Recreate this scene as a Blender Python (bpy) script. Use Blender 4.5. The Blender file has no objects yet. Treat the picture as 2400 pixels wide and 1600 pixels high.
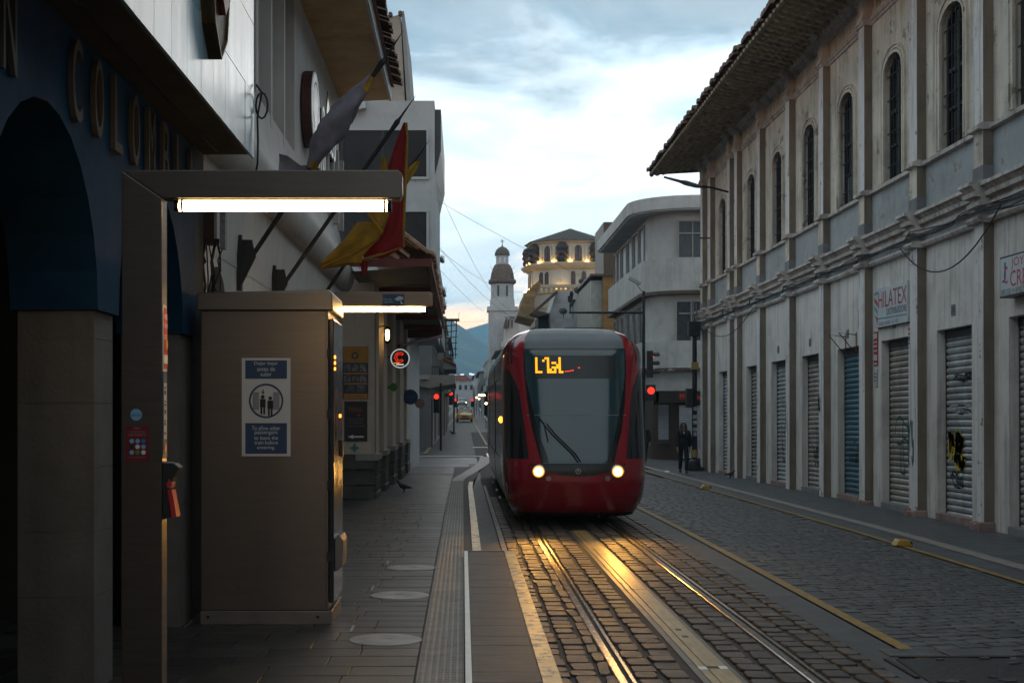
import bpy, bmesh, math, random
from mathutils import Vector, Matrix
R = math.radians
rnd = random.Random(7)
sc = bpy.context.scene
col = sc.collection
F = 3333.0

# ------------------------------------------------------------------ camera
cam_d = bpy.data.cameras.new('camera'); cam = bpy.data.objects.new('camera', cam_d); col.objects.link(cam)
cam.location = (0, 0, 2.0); cam.rotation_euler = (R(90), 0, 0)
cam_d.lens = 50; cam_d.sensor_width = 36
cam_d.shift_x = 115 / 2400; cam_d.shift_y = 165 / 2400
cam_d.clip_start = .05; cam_d.clip_end = 20000
cam_d.dof.use_dof = True; cam_d.dof.focus_distance = 25; cam_d.dof.aperture_fstop = 9
sc.camera = cam
# ------------------------------------------------------------------ sky
world = bpy.data.worlds.new('World'); sc.world = world; world.use_nodes = True
wn = world.node_tree; wn.nodes.clear()
def WN(t, **k):
    n = wn.nodes.new(t)
    for a, b in k.items(): setattr(n, a, b)
    return n
SUN_EL, SUN_ROT = R(4), R(8)
w_out = WN('ShaderNodeOutputWorld')
sky = WN('ShaderNodeTexSky', sky_type='NISHITA', sun_disc=False, sun_elevation=SUN_EL, sun_rotation=SUN_ROT, altitude=2500)
bg1 = WN('ShaderNodeBackground'); bg1.inputs[1].default_value = .12
wn.links.new(sky.outputs[0], bg1.inputs[0])
tc = WN('ShaderNodeTexCoord'); sep = WN('ShaderNodeSeparateXYZ'); wn.links.new(tc.outputs['Generated'], sep.inputs[0])
def WM(op, a, b=None, c=None):
    n = WN('ShaderNodeMath', operation=op)
    for i, x in enumerate((a, b, c)):
        if x is None: continue
        if isinstance(x, (int, float)): n.inputs[i].default_value = x
        else: wn.links.new(x, n.inputs[i])
    return n.outputs[0]
zc = WM('MAXIMUM', sep.outputs[2], 0.0)
den = WM('ADD', zc, .16)
comb = WN('ShaderNodeCombineXYZ')
wn.links.new(WM('DIVIDE', sep.outputs[0], den), comb.inputs[0]); wn.links.new(WM('DIVIDE', sep.outputs[1], den), comb.inputs[1])
def wnoise(scale, detail, rough, off, dist=0.0):
    mp = WN('ShaderNodeMapping'); mp.inputs['Location'].default_value = off
    wn.links.new(comb.outputs[0], mp.inputs[0])
    n = WN('ShaderNodeTexNoise'); n.inputs['Scale'].default_value = scale; n.inputs['Detail'].default_value = detail
    n.inputs['Roughness'].default_value = rough; n.inputs['Distortion'].default_value = dist
    wn.links.new(mp.outputs[0], n.inputs[0]); return n.outputs[0]
n1 = wnoise(1.3, 7, .6, (3.1, 1.7, 0), .4)
n2 = wnoise(3.4, 7, .6, (8.2, 4.4, 0), .4)
pert = WM('MULTIPLY_ADD', WM('SUBTRACT', n1, .5), .15, WM('MULTIPLY', WM('SUBTRACT', n2, .5), .09))
fade = WM('SMOOTH_MIN', WM('MULTIPLY', zc, 8.0), 1.0, .2)
el = WM('ADD', zc, WM('MULTIPLY', pert, fade))
ramp = WN('ShaderNodeValToRGB'); wn.links.new(el, ramp.inputs[0])
SKY = [(0, (1.8, .84, .40)), (.062, (1.9, 1.06, .62)), (.078, (1.1, .92, .80)), (.092, (.52, .62, .72)), (.125, (.66, .76, .84)),
       (.165, (.98, 1.03, 1.05)), (.215, (.80, .90, .95)), (.248, (.30, .38, .44)), (.33, (.20, .26, .30)), (.50, (.38, .43, .45)), (1.0, (.56, .60, .60))]
cr = ramp.color_ramp
while len(cr.elements) < len(SKY): cr.elements.new(.5)
for e, (p, c) in zip(cr.elements, SKY): e.position = p; e.color = (*c, 1)
# wisps: thinner grey-blue puffs in the bright band
wr = WN('ShaderNodeValToRGB'); wn.links.new(wnoise(2.3, 8, .62, (1.3, 9.1, 0), .6), wr.inputs[0])
wr.color_ramp.elements[0].position = .47; wr.color_ramp.elements[1].position = .66
mx = WN('ShaderNodeMixRGB', blend_type='MULTIPLY'); mx.inputs[2].default_value = (.52, .68, .79, 1)
wn.links.new(WM('MULTIPLY', wr.outputs[0], .7), mx.inputs[0]); wn.links.new(ramp.outputs[0], mx.inputs[1])
bg2 = WN('ShaderNodeBackground'); bg2.inputs[1].default_value = 1.1
wn.links.new(mx.outputs[0], bg2.inputs[0])
ms = WN('ShaderNodeMixShader'); ms.inputs[0].default_value = .88
wn.links.new(bg1.outputs[0], ms.inputs[1]); wn.links.new(bg2.outputs[0], ms.inputs[2]); wn.links.new(ms.outputs[0], w_out.inputs[0])
# ------------------------------------------------------------------ sun (dusk, behind cloud)
sun_d = bpy.data.lights.new('sun', 'SUN'); sun_d.energy = .12; sun_d.angle = R(25); sun_d.color = (1, .82, .66)
sun = bpy.data.objects.new('sun', sun_d); col.objects.link(sun)
sv = Vector((math.sin(SUN_ROT) * math.cos(SUN_EL), math.cos(SUN_ROT) * math.cos(SUN_EL), math.sin(SUN_EL + R(6))))
sun.rotation_euler = sv.to_track_quat('Z', 'Y').to_euler()
# ------------------------------------------------------------------ exposure
vs = sc.view_settings; vs.view_transform = 'Standard'; vs.look = 'None'; vs.exposure = 0.85; vs.gamma = 1.0; vs.use_curve_mapping = False
sc.render.engine = 'CYCLES'; sc.cycles.use_denoising = True; sc.cycles.max_bounces = 7; sc.cycles.volume_bounces = 1
sc.cycles.sample_clamp_indirect = 4.0; sc.cycles.caustics_reflective = False; sc.cycles.caustics_refractive = False

# ------------------------------------------------------------------ helpers
ORG = {}
def at(px, py, y):
    """world point seen in the 2400 px photo at (px, py) and really standing y metres away"""
    return Vector(((px - 1085) * y / F, y, 2 - (py - 965) * y / F))
def g(y):
    """height of the street along its length: it dips to the crossing and climbs beyond"""
    pts = [(-50, 0), (24, 0), (60, -.18), (150, .97), (320, 4.3), (900, 9)]
    for (a, za), (b, zb) in zip(pts, pts[1:]):
        if y <= b: return za + (zb - za) * (y - a) / (b - a)
    return pts[-1][1]

class MB:
    def __init__(s): s.v = []; s.f = []; s.m = []
    def add(s, vs, fs, m=0):
        b = len(s.v); s.v += [tuple(p) for p in vs]
        for f in fs: s.f.append(tuple(b + i for i in f)); s.m.append(m)
    def poly(s, pts, m=0): s.add(pts, [range(len(pts))], m)
    def box(s, x0, x1, y0, y1, z0, z1, m=0):
        s.add([(x0, y0, z0), (x1, y0, z0), (x1, y1, z0), (x0, y1, z0), (x0, y0, z1), (x1, y0, z1), (x1, y1, z1), (x0, y1, z1)],
              [(0, 3, 2, 1), (4, 5, 6, 7), (0, 1, 5, 4), (1, 2, 6, 5), (2, 3, 7, 6), (3, 0, 4, 7)], m)
    def prism(s, poly, ax, a, b, m=0):
        """poly: 2-D points in the two other axes (in xyz order), run from a to b along axis ax"""
        def P(p, t):
            return {'x': (t, p[0], p[1]), 'y': (p[0], t, p[1]), 'z': (p[0], p[1], t)}[ax]
        n = len(poly); vs = [P(p, a) for p in poly] + [P(p, b) for p in poly]
        s.add(vs, [tuple(range(n))[::-1], tuple(range(n, 2 * n))] + [(i, (i + 1) % n, n + (i + 1) % n, n + i) for i in range(n)], m)
    def tube(s, pts, r, n=6, m=0, cap=True):
        pts = [Vector(p) for p in pts]; k = len(pts)
        rs = r if isinstance(r, (list, tuple)) else [r] * k
        vs = []; up = None
        for i, p in enumerate(pts):
            d = (pts[min(i + 1, k - 1)] - pts[max(i - 1, 0)]).normalized()
            if up is None: up = d.orthogonal().normalized()
            else:
                up = up - d * up.dot(d); up = up.normalized() if up.length > 1e-6 else d.orthogonal().normalized()
            w = d.cross(up)
            for j in range(n):
                a = 2 * math.pi * j / n
                vs.append(p + (up * math.cos(a) + w * math.sin(a)) * rs[i])
        fs = [(i * n + j, i * n + (j + 1) % n, (i + 1) * n + (j + 1) % n, (i + 1) * n + j) for i in range(k - 1) for j in range(n)]
        if cap: fs += [tuple(range(n))[::-1], tuple(range((k - 1) * n, k * n))]
        s.add(vs, fs, m)
    def lathe(s, prof, c=(0, 0, 0), n=16, m=0, axis='z'):
        k = len(prof); vs = []
        for r, h in prof:
            for j in range(n):
                a = 2 * math.pi * (j + .5) / n; u, v = r * math.cos(a), r * math.sin(a)
                q = (u, v, h) if axis == 'z' else (h, u, v) if axis == 'x' else (u, h, v)
                vs.append((c[0] + q[0], c[1] + q[1], c[2] + q[2]))
        fs = [(i * n + j, i * n + (j + 1) % n, (i + 1) * n + (j + 1) % n, (i + 1) * n + j) for i in range(k - 1) for j in range(n)]
        fs += [tuple(range(n))[::-1], tuple(range((k - 1) * n, k * n))]
        s.add(vs, fs, m)
    def grid(s, rows, m=0, closed=False):
        k = len(rows); n = len(rows[0]); vs = [p for r in rows for p in r]
        w = n if closed else n - 1
        s.add(vs, [(i * n + j, i * n + (j + 1) % n, (i + 1) * n + (j + 1) % n, (i + 1) * n + j) for i in range(k - 1) for j in range(w)], m)
    def sweep(s, path, w0, w1, d0, d1, ax='x', m=0, closed=False):
        """ring of rectangular section along a flat path in (y,z) for ax='x' or (x,z) for ax='y'; w0/w1 in-plane offsets, d0/d1 along ax"""
        n = len(path); A = []; B = []
        for i in range(n):
            p0 = path[(i - 1) % n] if closed or i > 0 else path[i]; p1 = path[(i + 1) % n] if closed or i < n - 1 else path[i]
            t = Vector((p1[0] - p0[0], p1[1] - p0[1]))
            t = t.normalized() if t.length > 1e-9 else Vector((1, 0)); nn = Vector((-t.y, t.x))
            A.append((path[i][0] + nn.x * w0, path[i][1] + nn.y * w0)); B.append((path[i][0] + nn.x * w1, path[i][1] + nn.y * w1))
        def P(p, d): return (d, p[0], p[1]) if ax == 'x' else (p[0], d, p[1])
        vs = []
        for a, b in zip(A, B): vs += [P(a, d0), P(b, d0), P(b, d1), P(a, d1)]
        fs = []
        for i in range(n if closed else n - 1):
            j = (i + 1) % n
            for q in range(4): fs.append((i * 4 + q, i * 4 + (q + 1) % 4, j * 4 + (q + 1) % 4, j * 4 + q))
        if not closed: fs += [(0, 1, 2, 3), (n * 4 - 4, n * 4 - 1, n * 4 - 2, n * 4 - 3)]
        s.add(vs, fs, m)
    def build(s, name, mats, parent=None, smooth=False, bevel=0, origin=None, flip=False):
        if not isinstance(mats, (list, tuple)): mats = [mats]
        if origin is None:
            if parent is not None: origin = ORG[parent.name]
            else:
                xs, ys, zs = zip(*s.v); origin = Vector(((min(xs) + max(xs)) / 2, (min(ys) + max(ys)) / 2, min(zs)))
        origin = Vector(origin)
        me = bpy.data.meshes.new(name)
        me.from_pydata([(p[0] - origin[0], p[1] - origin[1], p[2] - origin[2]) for p in s.v], [], s.f)
        for mt in mats: me.materials.append(mt)
        me.polygons.foreach_set('material_index', s.m)
        bm = bmesh.new(); bm.from_mesh(me)
        if len(bm.faces) < 60000: bmesh.ops.recalc_face_normals(bm, faces=bm.faces)
        if smooth:
            for f in bm.faces: f.smooth = True
            for e in bm.edges:
                if len(e.link_faces) == 2 and e.calc_face_angle(0) > R(38): e.smooth = False
        bm.to_mesh(me); bm.free()
        o = bpy.data.objects.new(name, me); col.objects.link(o)
        if parent is not None: o.parent = parent
        else: o.location = origin
        ORG[o.name] = origin
        if bevel:
            b = o.modifiers.new('bevel', 'BEVEL'); b.width = bevel; b.segments = 2; b.limit_method = 'ANGLE'; b.angle_limit = R(40)
        return o

def tag(o, label=None, cat=None, group=None, kind=None):
    if label: o['label'] = label
    if cat: o['category'] = cat
    if group: o['group'] = group
    if kind: o['kind'] = kind
    return o
def thing(name, label, cat, loc=(0, 0, 0), group=None):
    o = bpy.data.objects.new(name, None); col.objects.link(o); o.location = loc; o.empty_display_size = .2
    ORG[o.name] = Vector(loc)
    return tag(o, label, cat, group)
def inst(src, name, loc, rot=0, scale=(1, 1, 1), parent=None):
    o = bpy.data.objects.new(name, src.data if isinstance(src, bpy.types.Object) else src); col.objects.link(o)
    p = Vector(loc)
    if parent is not None: o.parent = parent; p = p - ORG[parent.name]
    o.location = p; o.rotation_euler = (0, 0, rot) if isinstance(rot, (int, float)) else rot; o.scale = scale
    return o
def copy_tree(o, parent=None):
    c = o.copy(); col.objects.link(c)
    if parent is not None: c.parent = parent
    for ch in list(o.children): copy_tree(ch, c)
    return c

# ------------------------------------------------------------------ materials
MATS = {}
def mat(name, c, rough=.7, metal=0, var=.18, scale=3.0, bump=.0, bscale=30, dirt=None, dscale=.8, damt=.5, streak=0, emit=None, estr=0, coat=0, spec=.5,
        c2=None, c2t=(.5, .6), c2scale=2.0, aniso=0, stretch=(1, 1, 1)):
    if name in MATS: return MATS[name]
    m = bpy.data.materials.new(name); m.use_nodes = True; MATS[name] = m
    nt = m.node_tree; N = nt.nodes; L = nt.links; b = N['Principled BSDF']
    b.inputs['Roughness'].default_value = rough; b.inputs['Metallic'].default_value = metal
    b.inputs['Coat Weight'].default_value = coat; b.inputs['Specular IOR Level'].default_value = spec
    if aniso: b.inputs['Anisotropic'].default_value = aniso
    m.diffuse_color = (*c, 1)
    if emit:
        b.inputs['Emission Color'].default_value = (*emit, 1); b.inputs['Emission Strength'].default_value = estr
        b.inputs['Base Color'].default_value = (*c, 1); return m
    geo = N.new('ShaderNodeNewGeometry'); mp = N.new('ShaderNodeMapping'); mp.inputs['Scale'].default_value = stretch
    L.new(geo.outputs['Position'], mp.inputs[0])
    def noise(sc_, det=5, ro=.6, src=mp):
        n = N.new('ShaderNodeTexNoise'); n.inputs['Scale'].default_value = sc_; n.inputs['Detail'].default_value = det; n.inputs['Roughness'].default_value = ro
        L.new(src.outputs[0], n.inputs[0]); return n.outputs[0]
    def mix(f, a, bcol, t='MIX'):
        n = N.new('ShaderNodeMixRGB'); n.blend_type = t
        if isinstance(f, (int, float)): n.inputs[0].default_value = f
        else: L.new(f, n.inputs[0])
        for i, x in ((1, a), (2, bcol)):
            if isinstance(x, tuple): n.inputs[i].default_value = (*x, 1)
            else: L.new(x, n.inputs[i])
        return n.outputs[0]
    def ramp_(src, a, b_):
        n = N.new('ShaderNodeMapRange'); n.inputs[1].default_value = a; n.inputs[2].default_value = b_
        L.new(src, n.inputs[0]); return n.outputs[0]
    oi = N.new('ShaderNodeObjectInfo')
    lo = tuple(max(0, x * (1 - var)) for x in c); hi = tuple(min(1, x * (1 + var)) for x in c)
    cc = mix(ramp_(noise(scale), .3, .7), lo, hi)
    cc = mix(ramp_(oi.outputs['Random'], 0, 1), mix(1.0, cc, tuple([1 - var * .7] * 3), 'MULTIPLY'), cc)
    if c2: cc = mix(ramp_(noise(c2scale, 8, .65), *c2t), cc, c2)
    if dirt:
        cc = mix(mix_f(N, L, ramp_(noise(dscale, 8, .7), .48, .75), damt), cc, dirt)
    if streak:
        m2 = N.new('ShaderNodeMapping'); m2.inputs['Scale'].default_value = (4, 4, .25); L.new(geo.outputs['Position'], m2.inputs[0])
        cc = mix(mix_f(N, L, ramp_(noise(1.6, 6, .65, m2), .5, .72), streak), cc, tuple(x * .35 for x in (dirt or c)))
    L.new(cc, b.inputs['Base Color'])
    rr = N.new('ShaderNodeMapRange'); rr.inputs[3].default_value = max(.02, rough - .12); rr.inputs[4].default_value = min(1, rough + .12)
    L.new(noise(scale * 1.7), rr.inputs[0]); L.new(rr.outputs[0], b.inputs['Roughness'])
    if bump:
        bp = N.new('ShaderNodeBump'); bp.inputs['Strength'].default_value = bump; bp.inputs['Distance'].default_value = .02
        L.new(noise(bscale, 6, .6), bp.inputs['Height']); L.new(bp.outputs[0], b.inputs['Normal'])
    return m
def mix_f(N, L, sock, k):
    n = N.new('ShaderNodeMath'); n.operation = 'MULTIPLY'; L.new(sock, n.inputs[0]); n.inputs[1].default_value = k; return n.outputs[0]
def flat(name, c, rough=.6, **k): return mat(name, c, rough, var=.06, **k)
def glow(name, c, s): return mat(name, (0, 0, 0), .5, emit=c, estr=s)

ASPH = mat('asphalt', (.072, .077, .084), .62, var=.3, scale=1.6, bump=.25, bscale=60, dirt=(.03, .03, .034), dscale=.5)
ROADST = mat('road_stone_paving', (.085, .092, .102), .55, var=.35, scale=.9, bump=.25, bscale=25)
STONE = mat('street_stone', (.078, .078, .080), .5, var=.6, scale=3.5, bump=.35, bscale=45, dirt=(.04, .04, .045), dscale=3)
COBB = mat('track_cobble', (.080, .062, .050), .50, var=.65, scale=3.5, bump=.7, spec=.35, bscale=40, dirt=(.045, .04, .04), dscale=4)
MORTAR = mat('mortar', (.026, .022, .020), .75, var=.3, scale=8, bump=.4, bscale=60)
SLAB = mat('sidewalk_slab', (.027, .023, .022), .46, spec=.34, var=.75, scale=1.4, bump=.25, bscale=30, dirt=(.035, .033, .035), dscale=1.3, damt=.8)
TACT = mat('tactile_tile', (.215, .20, .185), .55, var=.2, scale=5, bump=.2, dirt=(.07, .065, .06), dscale=1.5)
PLATM = mat('platform_plank', (.030, .023, .022), .55, spec=.25, var=.45, scale=2.2, bump=.2, bscale=26, dirt=(.03, .025, .026), stretch=(1, 4, 1))
YELW = mat('yellow_line_paint', (.27, .155, .022), .55, var=.3, scale=6, c2=(.085, .08, .075), c2t=(.54, .62), c2scale=9)
YELP = mat('platform_edge_paint', (.60, .36, .07), .42, var=.3, scale=6, c2=(.05, .045, .04), c2t=(.53, .57), c2scale=9)
WHTP = mat('white_line_paint', (.72, .72, .70), .5, var=.1, scale=10, c2=(.35, .34, .33), c2t=(.6, .7), c2scale=20)
BUFF = mat('buff_paver_strip', (.23, .205, .185), .6, var=.25, scale=4, bump=.15)
STEEL = mat('rail_steel', (.40, .35, .30), .24, 1.0, var=.25, scale=8)
DGROOVE = mat('rail_groove', (.012, .011, .011), .6)
RESIN = mat('power_rail_cover', (.34, .225, .085), .42, var=.3, scale=5, stretch=(3, .5, 1), spec=.7)  # yellowish resin, made more golden to carry the headlight glow in its colour
RESIN2 = mat('power_rail_bed', (.09, .078, .062), .45, var=.25, scale=4)
BRUSH = mat('brushed_stainless', (.125, .113, .100), .34, .9, var=.10, scale=3, stretch=(1, 1, 14), dirt=(.06, .053, .046), dscale=2.2, damt=.12)
BRUSHK = mat('cabinet_stainless', (.185, .172, .155), .33, .9, var=.06, scale=3, stretch=(1, 1, 14))
BRUSHD = mat('brushed_stainless_base', (.20, .19, .18), .42, .8, var=.15, scale=4)
BLACK = mat('black_plastic', (.012, .012, .013), .5)
DKMET = mat('dark_metal', (.02, .021, .023), .45, .4)
WIRE = mat('black_cable', (.008, .008, .009), .6)
GLASSD = mat('dark_window_glass', (.016, .019, .023), .08, var=.3, spec=.6)
GLASSW = mat('grey_window_glass', (.035, .042, .05), .10, var=.3, spec=.6)
CURT = mat('window_curtain', (.11, .12, .125), .8, var=.4, scale=5, stretch=(6, 6, .4))
RED = flat('red_paint', (.42, .012, .016), .4); WHITE = flat('white_paint', (.72, .72, .70), .5); NAVY = flat('navy_print', (.018, .055, .12), .5)
GOLD = flat('ochre_print', (.62, .30, .04), .5); SKYB = flat('pale_blue_print', (.20, .42, .60), .5); GREENP = flat('green_print', (.05, .25, .06), .5)
CREAMT = flat('cream_letter', (.065, .058, .05), .7)

_tm = {}
def text(mb, s, o, right, up, w, h, m=0, depth=0.0, keep=False):
    """flat or raised lettering fitted to a w x h box at o (lower left), along right / up"""
    key = s
    if key not in _tm:
        cu = bpy.data.curves.new('t', 'FONT'); cu.body = s; cu.resolution_u = 4; cu.align_x = 'CENTER'
        ob = bpy.data.objects.new('t', cu); col.objects.link(ob)
        dg = bpy.context.evaluated_depsgraph_get(); me = bpy.data.meshes.new_from_object(ob.evaluated_get(dg))
        vs = [(v.co.x, v.co.y) for v in me.vertices]; fs = [tuple(p.vertices) for p in me.polygons]
        ed = {}
        for f in fs:
            for i in range(len(f)):
                a, b = f[i], f[(i + 1) % len(f)]; k = (min(a, b), max(a, b)); ed[k] = ed.get(k, 0) + 1
        bd = [k for k, n in ed.items() if n == 1]
        bpy.data.objects.remove(ob); bpy.data.curves.remove(cu); bpy.data.meshes.remove(me)
        _tm[key] = (vs, fs, bd)
    vs, fs, bd = _tm[key]
    x0 = min(p[0] for p in vs); x1 = max(p[0] for p in vs); y0 = min(p[1] for p in vs); y1 = max(p[1] for p in vs)
    o = Vector(o); right = Vector(right).normalized(); up = Vector(up).normalized(); nrm = right.cross(up)
    sx = w / (x1 - x0); sy = h / (y1 - y0)
    if keep: sx = sy = min(sx, sy)
    ox = (w - sx * (x1 - x0)) / 2; oy = (h - sy * (y1 - y0)) / 2
    P = [o + right * (ox + (p[0] - x0) * sx) + up * (oy + (p[1] - y0) * sy) for p in vs]
    if depth:
        n = len(P); mb.add(P + [p + nrm * depth for p in P], [tuple(n + i for i in f) for f in fs] + [(a, b, n + b, n + a) for a, b in bd], m)
    else: mb.add(P, fs, m)
def disc(mb, c, u, v, r0, r1=0, m=0, n=24, a0=0, a1=2 * math.pi):
    c = Vector(c); u = Vector(u); v = Vector(v)
    full = abs(a1 - a0 - 2 * math.pi) < 1e-6
    def ring(r): return [c + u * (r * math.cos(a0 + (a1 - a0) * i / n)) + v * (r * math.sin(a0 + (a1 - a0) * i / n)) for i in range(n if full else n + 1)]
    if r1 <= 0: mb.poly(ring(r0) if full else ring(r0) + [c], m)
    else:
        A, B = ring(r0), ring(r1); k = len(A); w = k if full else k - 1
        mb.add(A + B, [(i, (i + 1) % k, k + (i + 1) % k, k + i) for i in range(w)], m)

# ================================================================== GROUND
YS = [-12, 0, 6, 9, 12, 15, 18, 21, 24, 28, 32, 36, 40, 45, 50, 55, 60, 67, 75, 85, 100, 120, 150, 190, 240, 320, 420]
def strip(name, x0, x1, dz, m, ya=-12, yb=420, kind='structure', parent=None, thick=0):
    """sheet following the street's rise; x0/x1 numbers or functions of y; thick gives it a body below"""
    fx0 = x0 if callable(x0) else (lambda y: x0); fx1 = x1 if callable(x1) else (lambda y: x1)
    fz = dz if callable(dz) else (lambda y: g(y) + dz)
    ys = sorted(set([ya] + [y for y in YS if ya < y < yb] + [yb]))
    mb = MB(); rows = []
    for y in ys:
        a, b, z = fx0(y), fx1(y), fz(y)
        rows.append([(a, y, z - thick), (a, y, z), (b, y, z), (b, y, z - thick)] if thick else [(a, y, z), (b, y, z)])
    mb.grid(rows)
    if thick: mb.poly(rows[0]); mb.poly(rows[-1][::-1])
    return tag(mb.build(name, m, parent, origin=(0, 0, 0) if parent is None else None), kind=kind if parent is None else None)

ter = MB(); ter.add([(-2900, -550, -1.2), (2900, -550, -1.2), (2900, 4250, -1.2), (-2900, 4250, -1.2)], [(0, 1, 2, 3)])
tag(ter.build('ground', mat('earth', (.06, .065, .06), .9), origin=(0, 0, 0)), kind='structure')
strip('road', -70, 90, -.05, ASPH)
# --- track bed, rails, ground-level power rail
track = strip('track_bed', .62, 3.30, -.012, MORTAR, 6, 110)
TX = 1.95
def rail(x, label):
    mb = MB(); rows = []
    for y in [8, 12, 16, 20, 25, 30, 40, 50, 60, 70]:
        z = g(y); rows.append([(x - .055, y, z - .05), (x - .055, y, z + .008), (x - .045, y, z + .014), (x + .012, y, z + .014), (x + .02, y, z + .008), (x + .022, y, z - .03)])
    mb.grid(rows)
    rows = [[(x + .022, y, g(y) - .025), (x + .055, y, g(y) - .025)] for y in (8, 12, 16, 20, 24, 30, 40, 50, 60, 70)]; mb.grid(rows, 1)
    rows = [[(x + .055, y, g(y) - .03), (x + .057, y, g(y) + .006), (x + .083, y, g(y) + .008), (x + .085, y, g(y) - .05)] for y in (8, 12, 16, 20, 24, 30, 40, 50, 60, 70)]; mb.grid(rows, 0)
    tag(mb.build('rail', [STEEL, DGROOVE], smooth=False), label, 'tram rail', 'grooved tram rails')
rail(TX - .75, 'grooved steel tram rail between the platform edge and the power strip, golden with headlight')
rail(TX + .68, 'dull grooved steel tram rail nearer the shuttered building')
pr = thing('power_rail', 'wide flat power strip down the middle of the tram track', 'power rail', (TX, 8, 0))
mb = MB(); mb.box(TX - .165, TX + .165, 8, 24, -.05, -.004); mb.build('bed', RESIN2, pr)
for k, (a, b) in enumerate(((8.2, 11.05), (11.17, 16.0), (16.02, 20.0), (20.02, 24.0))):
    mb = MB(); mb.box(TX - .11, TX - .045, a, b, -.01, .004); mb.box(TX - .04, TX + .115, a, b, -.01, .007)
    mb.build('cover_plate', RESIN, pr, bevel=.003)
for a_ in ((-.11, -.045, .005), (.05, .115, .008)): mb = MB(); mb.box(TX + a_[0], TX + a_[1], 11.05, 11.17, -.01, a_[2]); mb.build('insulator_joint', WHITE, pr)
mb = MB(); mb.box(TX + .0, TX + .05, 13.0, 13.08, 0, .0085); mb.build('slot', DGROOVE, pr); mb = MB(); mb.box(TX + .0, TX + .05, 12.6, 12.68, 0, .0085); mb.build('slot', DGROOVE, pr)

# --- paving stones: nearest 300 of a kind single, the rest joined
def stone_rings(w, l, h, r, jit=.10):
    c = []; kk = r.uniform(.06, .17)
    for sx, sy in ((-1, -1), (1, -1), (1, 1), (-1, 1)):
        x = sx * w / 2 * (1 - r.random() * jit); y = sy * l / 2 * (1 - r.random() * jit); k = kk * min(w, l)
        if sx * sy > 0: c += [(x, y - sy * k), (x - sx * k, y)]
        else: c += [(x - sx * k, y), (x, y - sy * k)]
    top = [(x * .94, y * .965, h) for x, y in c]; mid = [(x, y, h * .45) for x, y in c]; bot = [(x, y, -.02) for x, y in c]
    vs = bot + mid + top; n = 8
    fs = [(i, (i + 1) % n, n + (i + 1) % n, n + i) for i in range(n)] + [(n + i, n + (i + 1) % n, 2 * n + (i + 1) % n, 2 * n + i) for i in range(n)] + [tuple(range(2 * n, 3 * n))]
    return vs, fs
def pave(name, spots, m, parent, stuffname, h=.016, nmax=300, jit=.1):
    """spots: (x, y, width, length, rot)"""
    spots = [s for s in spots if s[1] > 9.3]
    spots.sort(key=lambda s: s[1])
    var = []
    for k in range(10):
        mb = MB(); vs, fs = stone_rings(1, 1, 1, random.Random(k), jit); mb.add([(a, b, c) for a, b, c in vs], fs)
        me = bpy.data.meshes.new(name); me.from_pydata(vs, [], fs); me.materials.append(m)
        for p in me.polygons: p.use_smooth = False
        var.append(me)
    for i, (x, y, w, l, ro) in enumerate(spots[:nmax]):
        o = inst(var[i % 10], name, (x, y, g(y) - .012), ro, (w, l, h * rnd.uniform(.75, 1.25)), parent)
        o.rotation_euler = (rnd.uniform(-.012, .012), rnd.uniform(-.012, .012), ro)
    if len(spots) > nmax:
        mb = MB()
        for i, (x, y, w, l, ro) in enumerate(spots[nmax:]):
            vs, fs = stone_rings(w, l, h * rnd.uniform(.75, 1.25), rnd, jit); ca, sa = math.cos(ro), math.sin(ro)
            mb.add([(x + a * ca - b * sa, y + a * sa + b * ca, g(y) - .012 + c) for a, b, c in vs], fs)
        tag(mb.build(stuffname, m, parent), kind='stuff')
sp = []
COLS = [(.73, .17), (.93, .20), (1.10, .10), (1.395, .19), (1.62, .21), (2.235, .20), (2.46, .19), (2.83, .2), (3.04, .19), (3.22, .14)]
for x, w in COLS:
    y = 9 + rnd.random() * .3
    while y < 24.5:
        l = rnd.uniform(.22, .40) if w > .12 else rnd.uniform(.3, .6)
        sp.append((x + rnd.uniform(-.012, .012), y + l / 2, w * rnd.uniform(.86, 1.04), l - .035, rnd.uniform(-.05, .05))); y += l
    while y < 34:
        sp.append((x, y + .18, w * .95, .31, 0)); y += .35
pave('cobble', sp, COBB, track, 'cobblestones', h=.020)
# right-hand traffic lane of irregular stone
lane = strip('stone_lane', 3.80, 6.52, -.012, mat('lane_mortar', (.052, .054, .058), .7, var=.3, scale=6), 6, 46)
sp = []; a12 = R(14)
for r_ in range(-16, 200):
    t = 0.0
    while t < 3.4:
        w = rnd.uniform(.15, .30); l = .19
        bx = 3.8 + (t + w / 2) * math.cos(a12); by = 9.2 + r_ * .205 + (t + w / 2) * math.sin(a12) - .0
        if 3.9 < bx < 6.45 and 9.2 < by < 45: sp.append((bx, by, w - .012, l - .004, a12 + rnd.uniform(-.08, .08)))
        t += w
pave('paving_stone', sp, STONE, lane, 'paving_stones', h=.010, jit=.13)
strip('asphalt_strip', 3.30, 3.66, -.004, mat('patched_asphalt', (.062, .064, .068), .6, var=.25, scale=2, bump=.2, bscale=70), 6, 60)
strip('yellow_line', 3.68, 3.80, .004, YELW, 10.9, 60)
strip('yellow_line', 6.52, 6.62, .004, YELW, 6, 58)
strip('right_walkway', 6.62, 9.0, -.006, mat('walkway_paver', (.070, .076, .086), .5, var=.35, scale=2.5, bump=.2, bscale=25, dirt=(.035, .036, .04)), -12, 53)
strip('buff_line', 7.08, 7.34, .002, BUFF, 6, 60)
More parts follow.
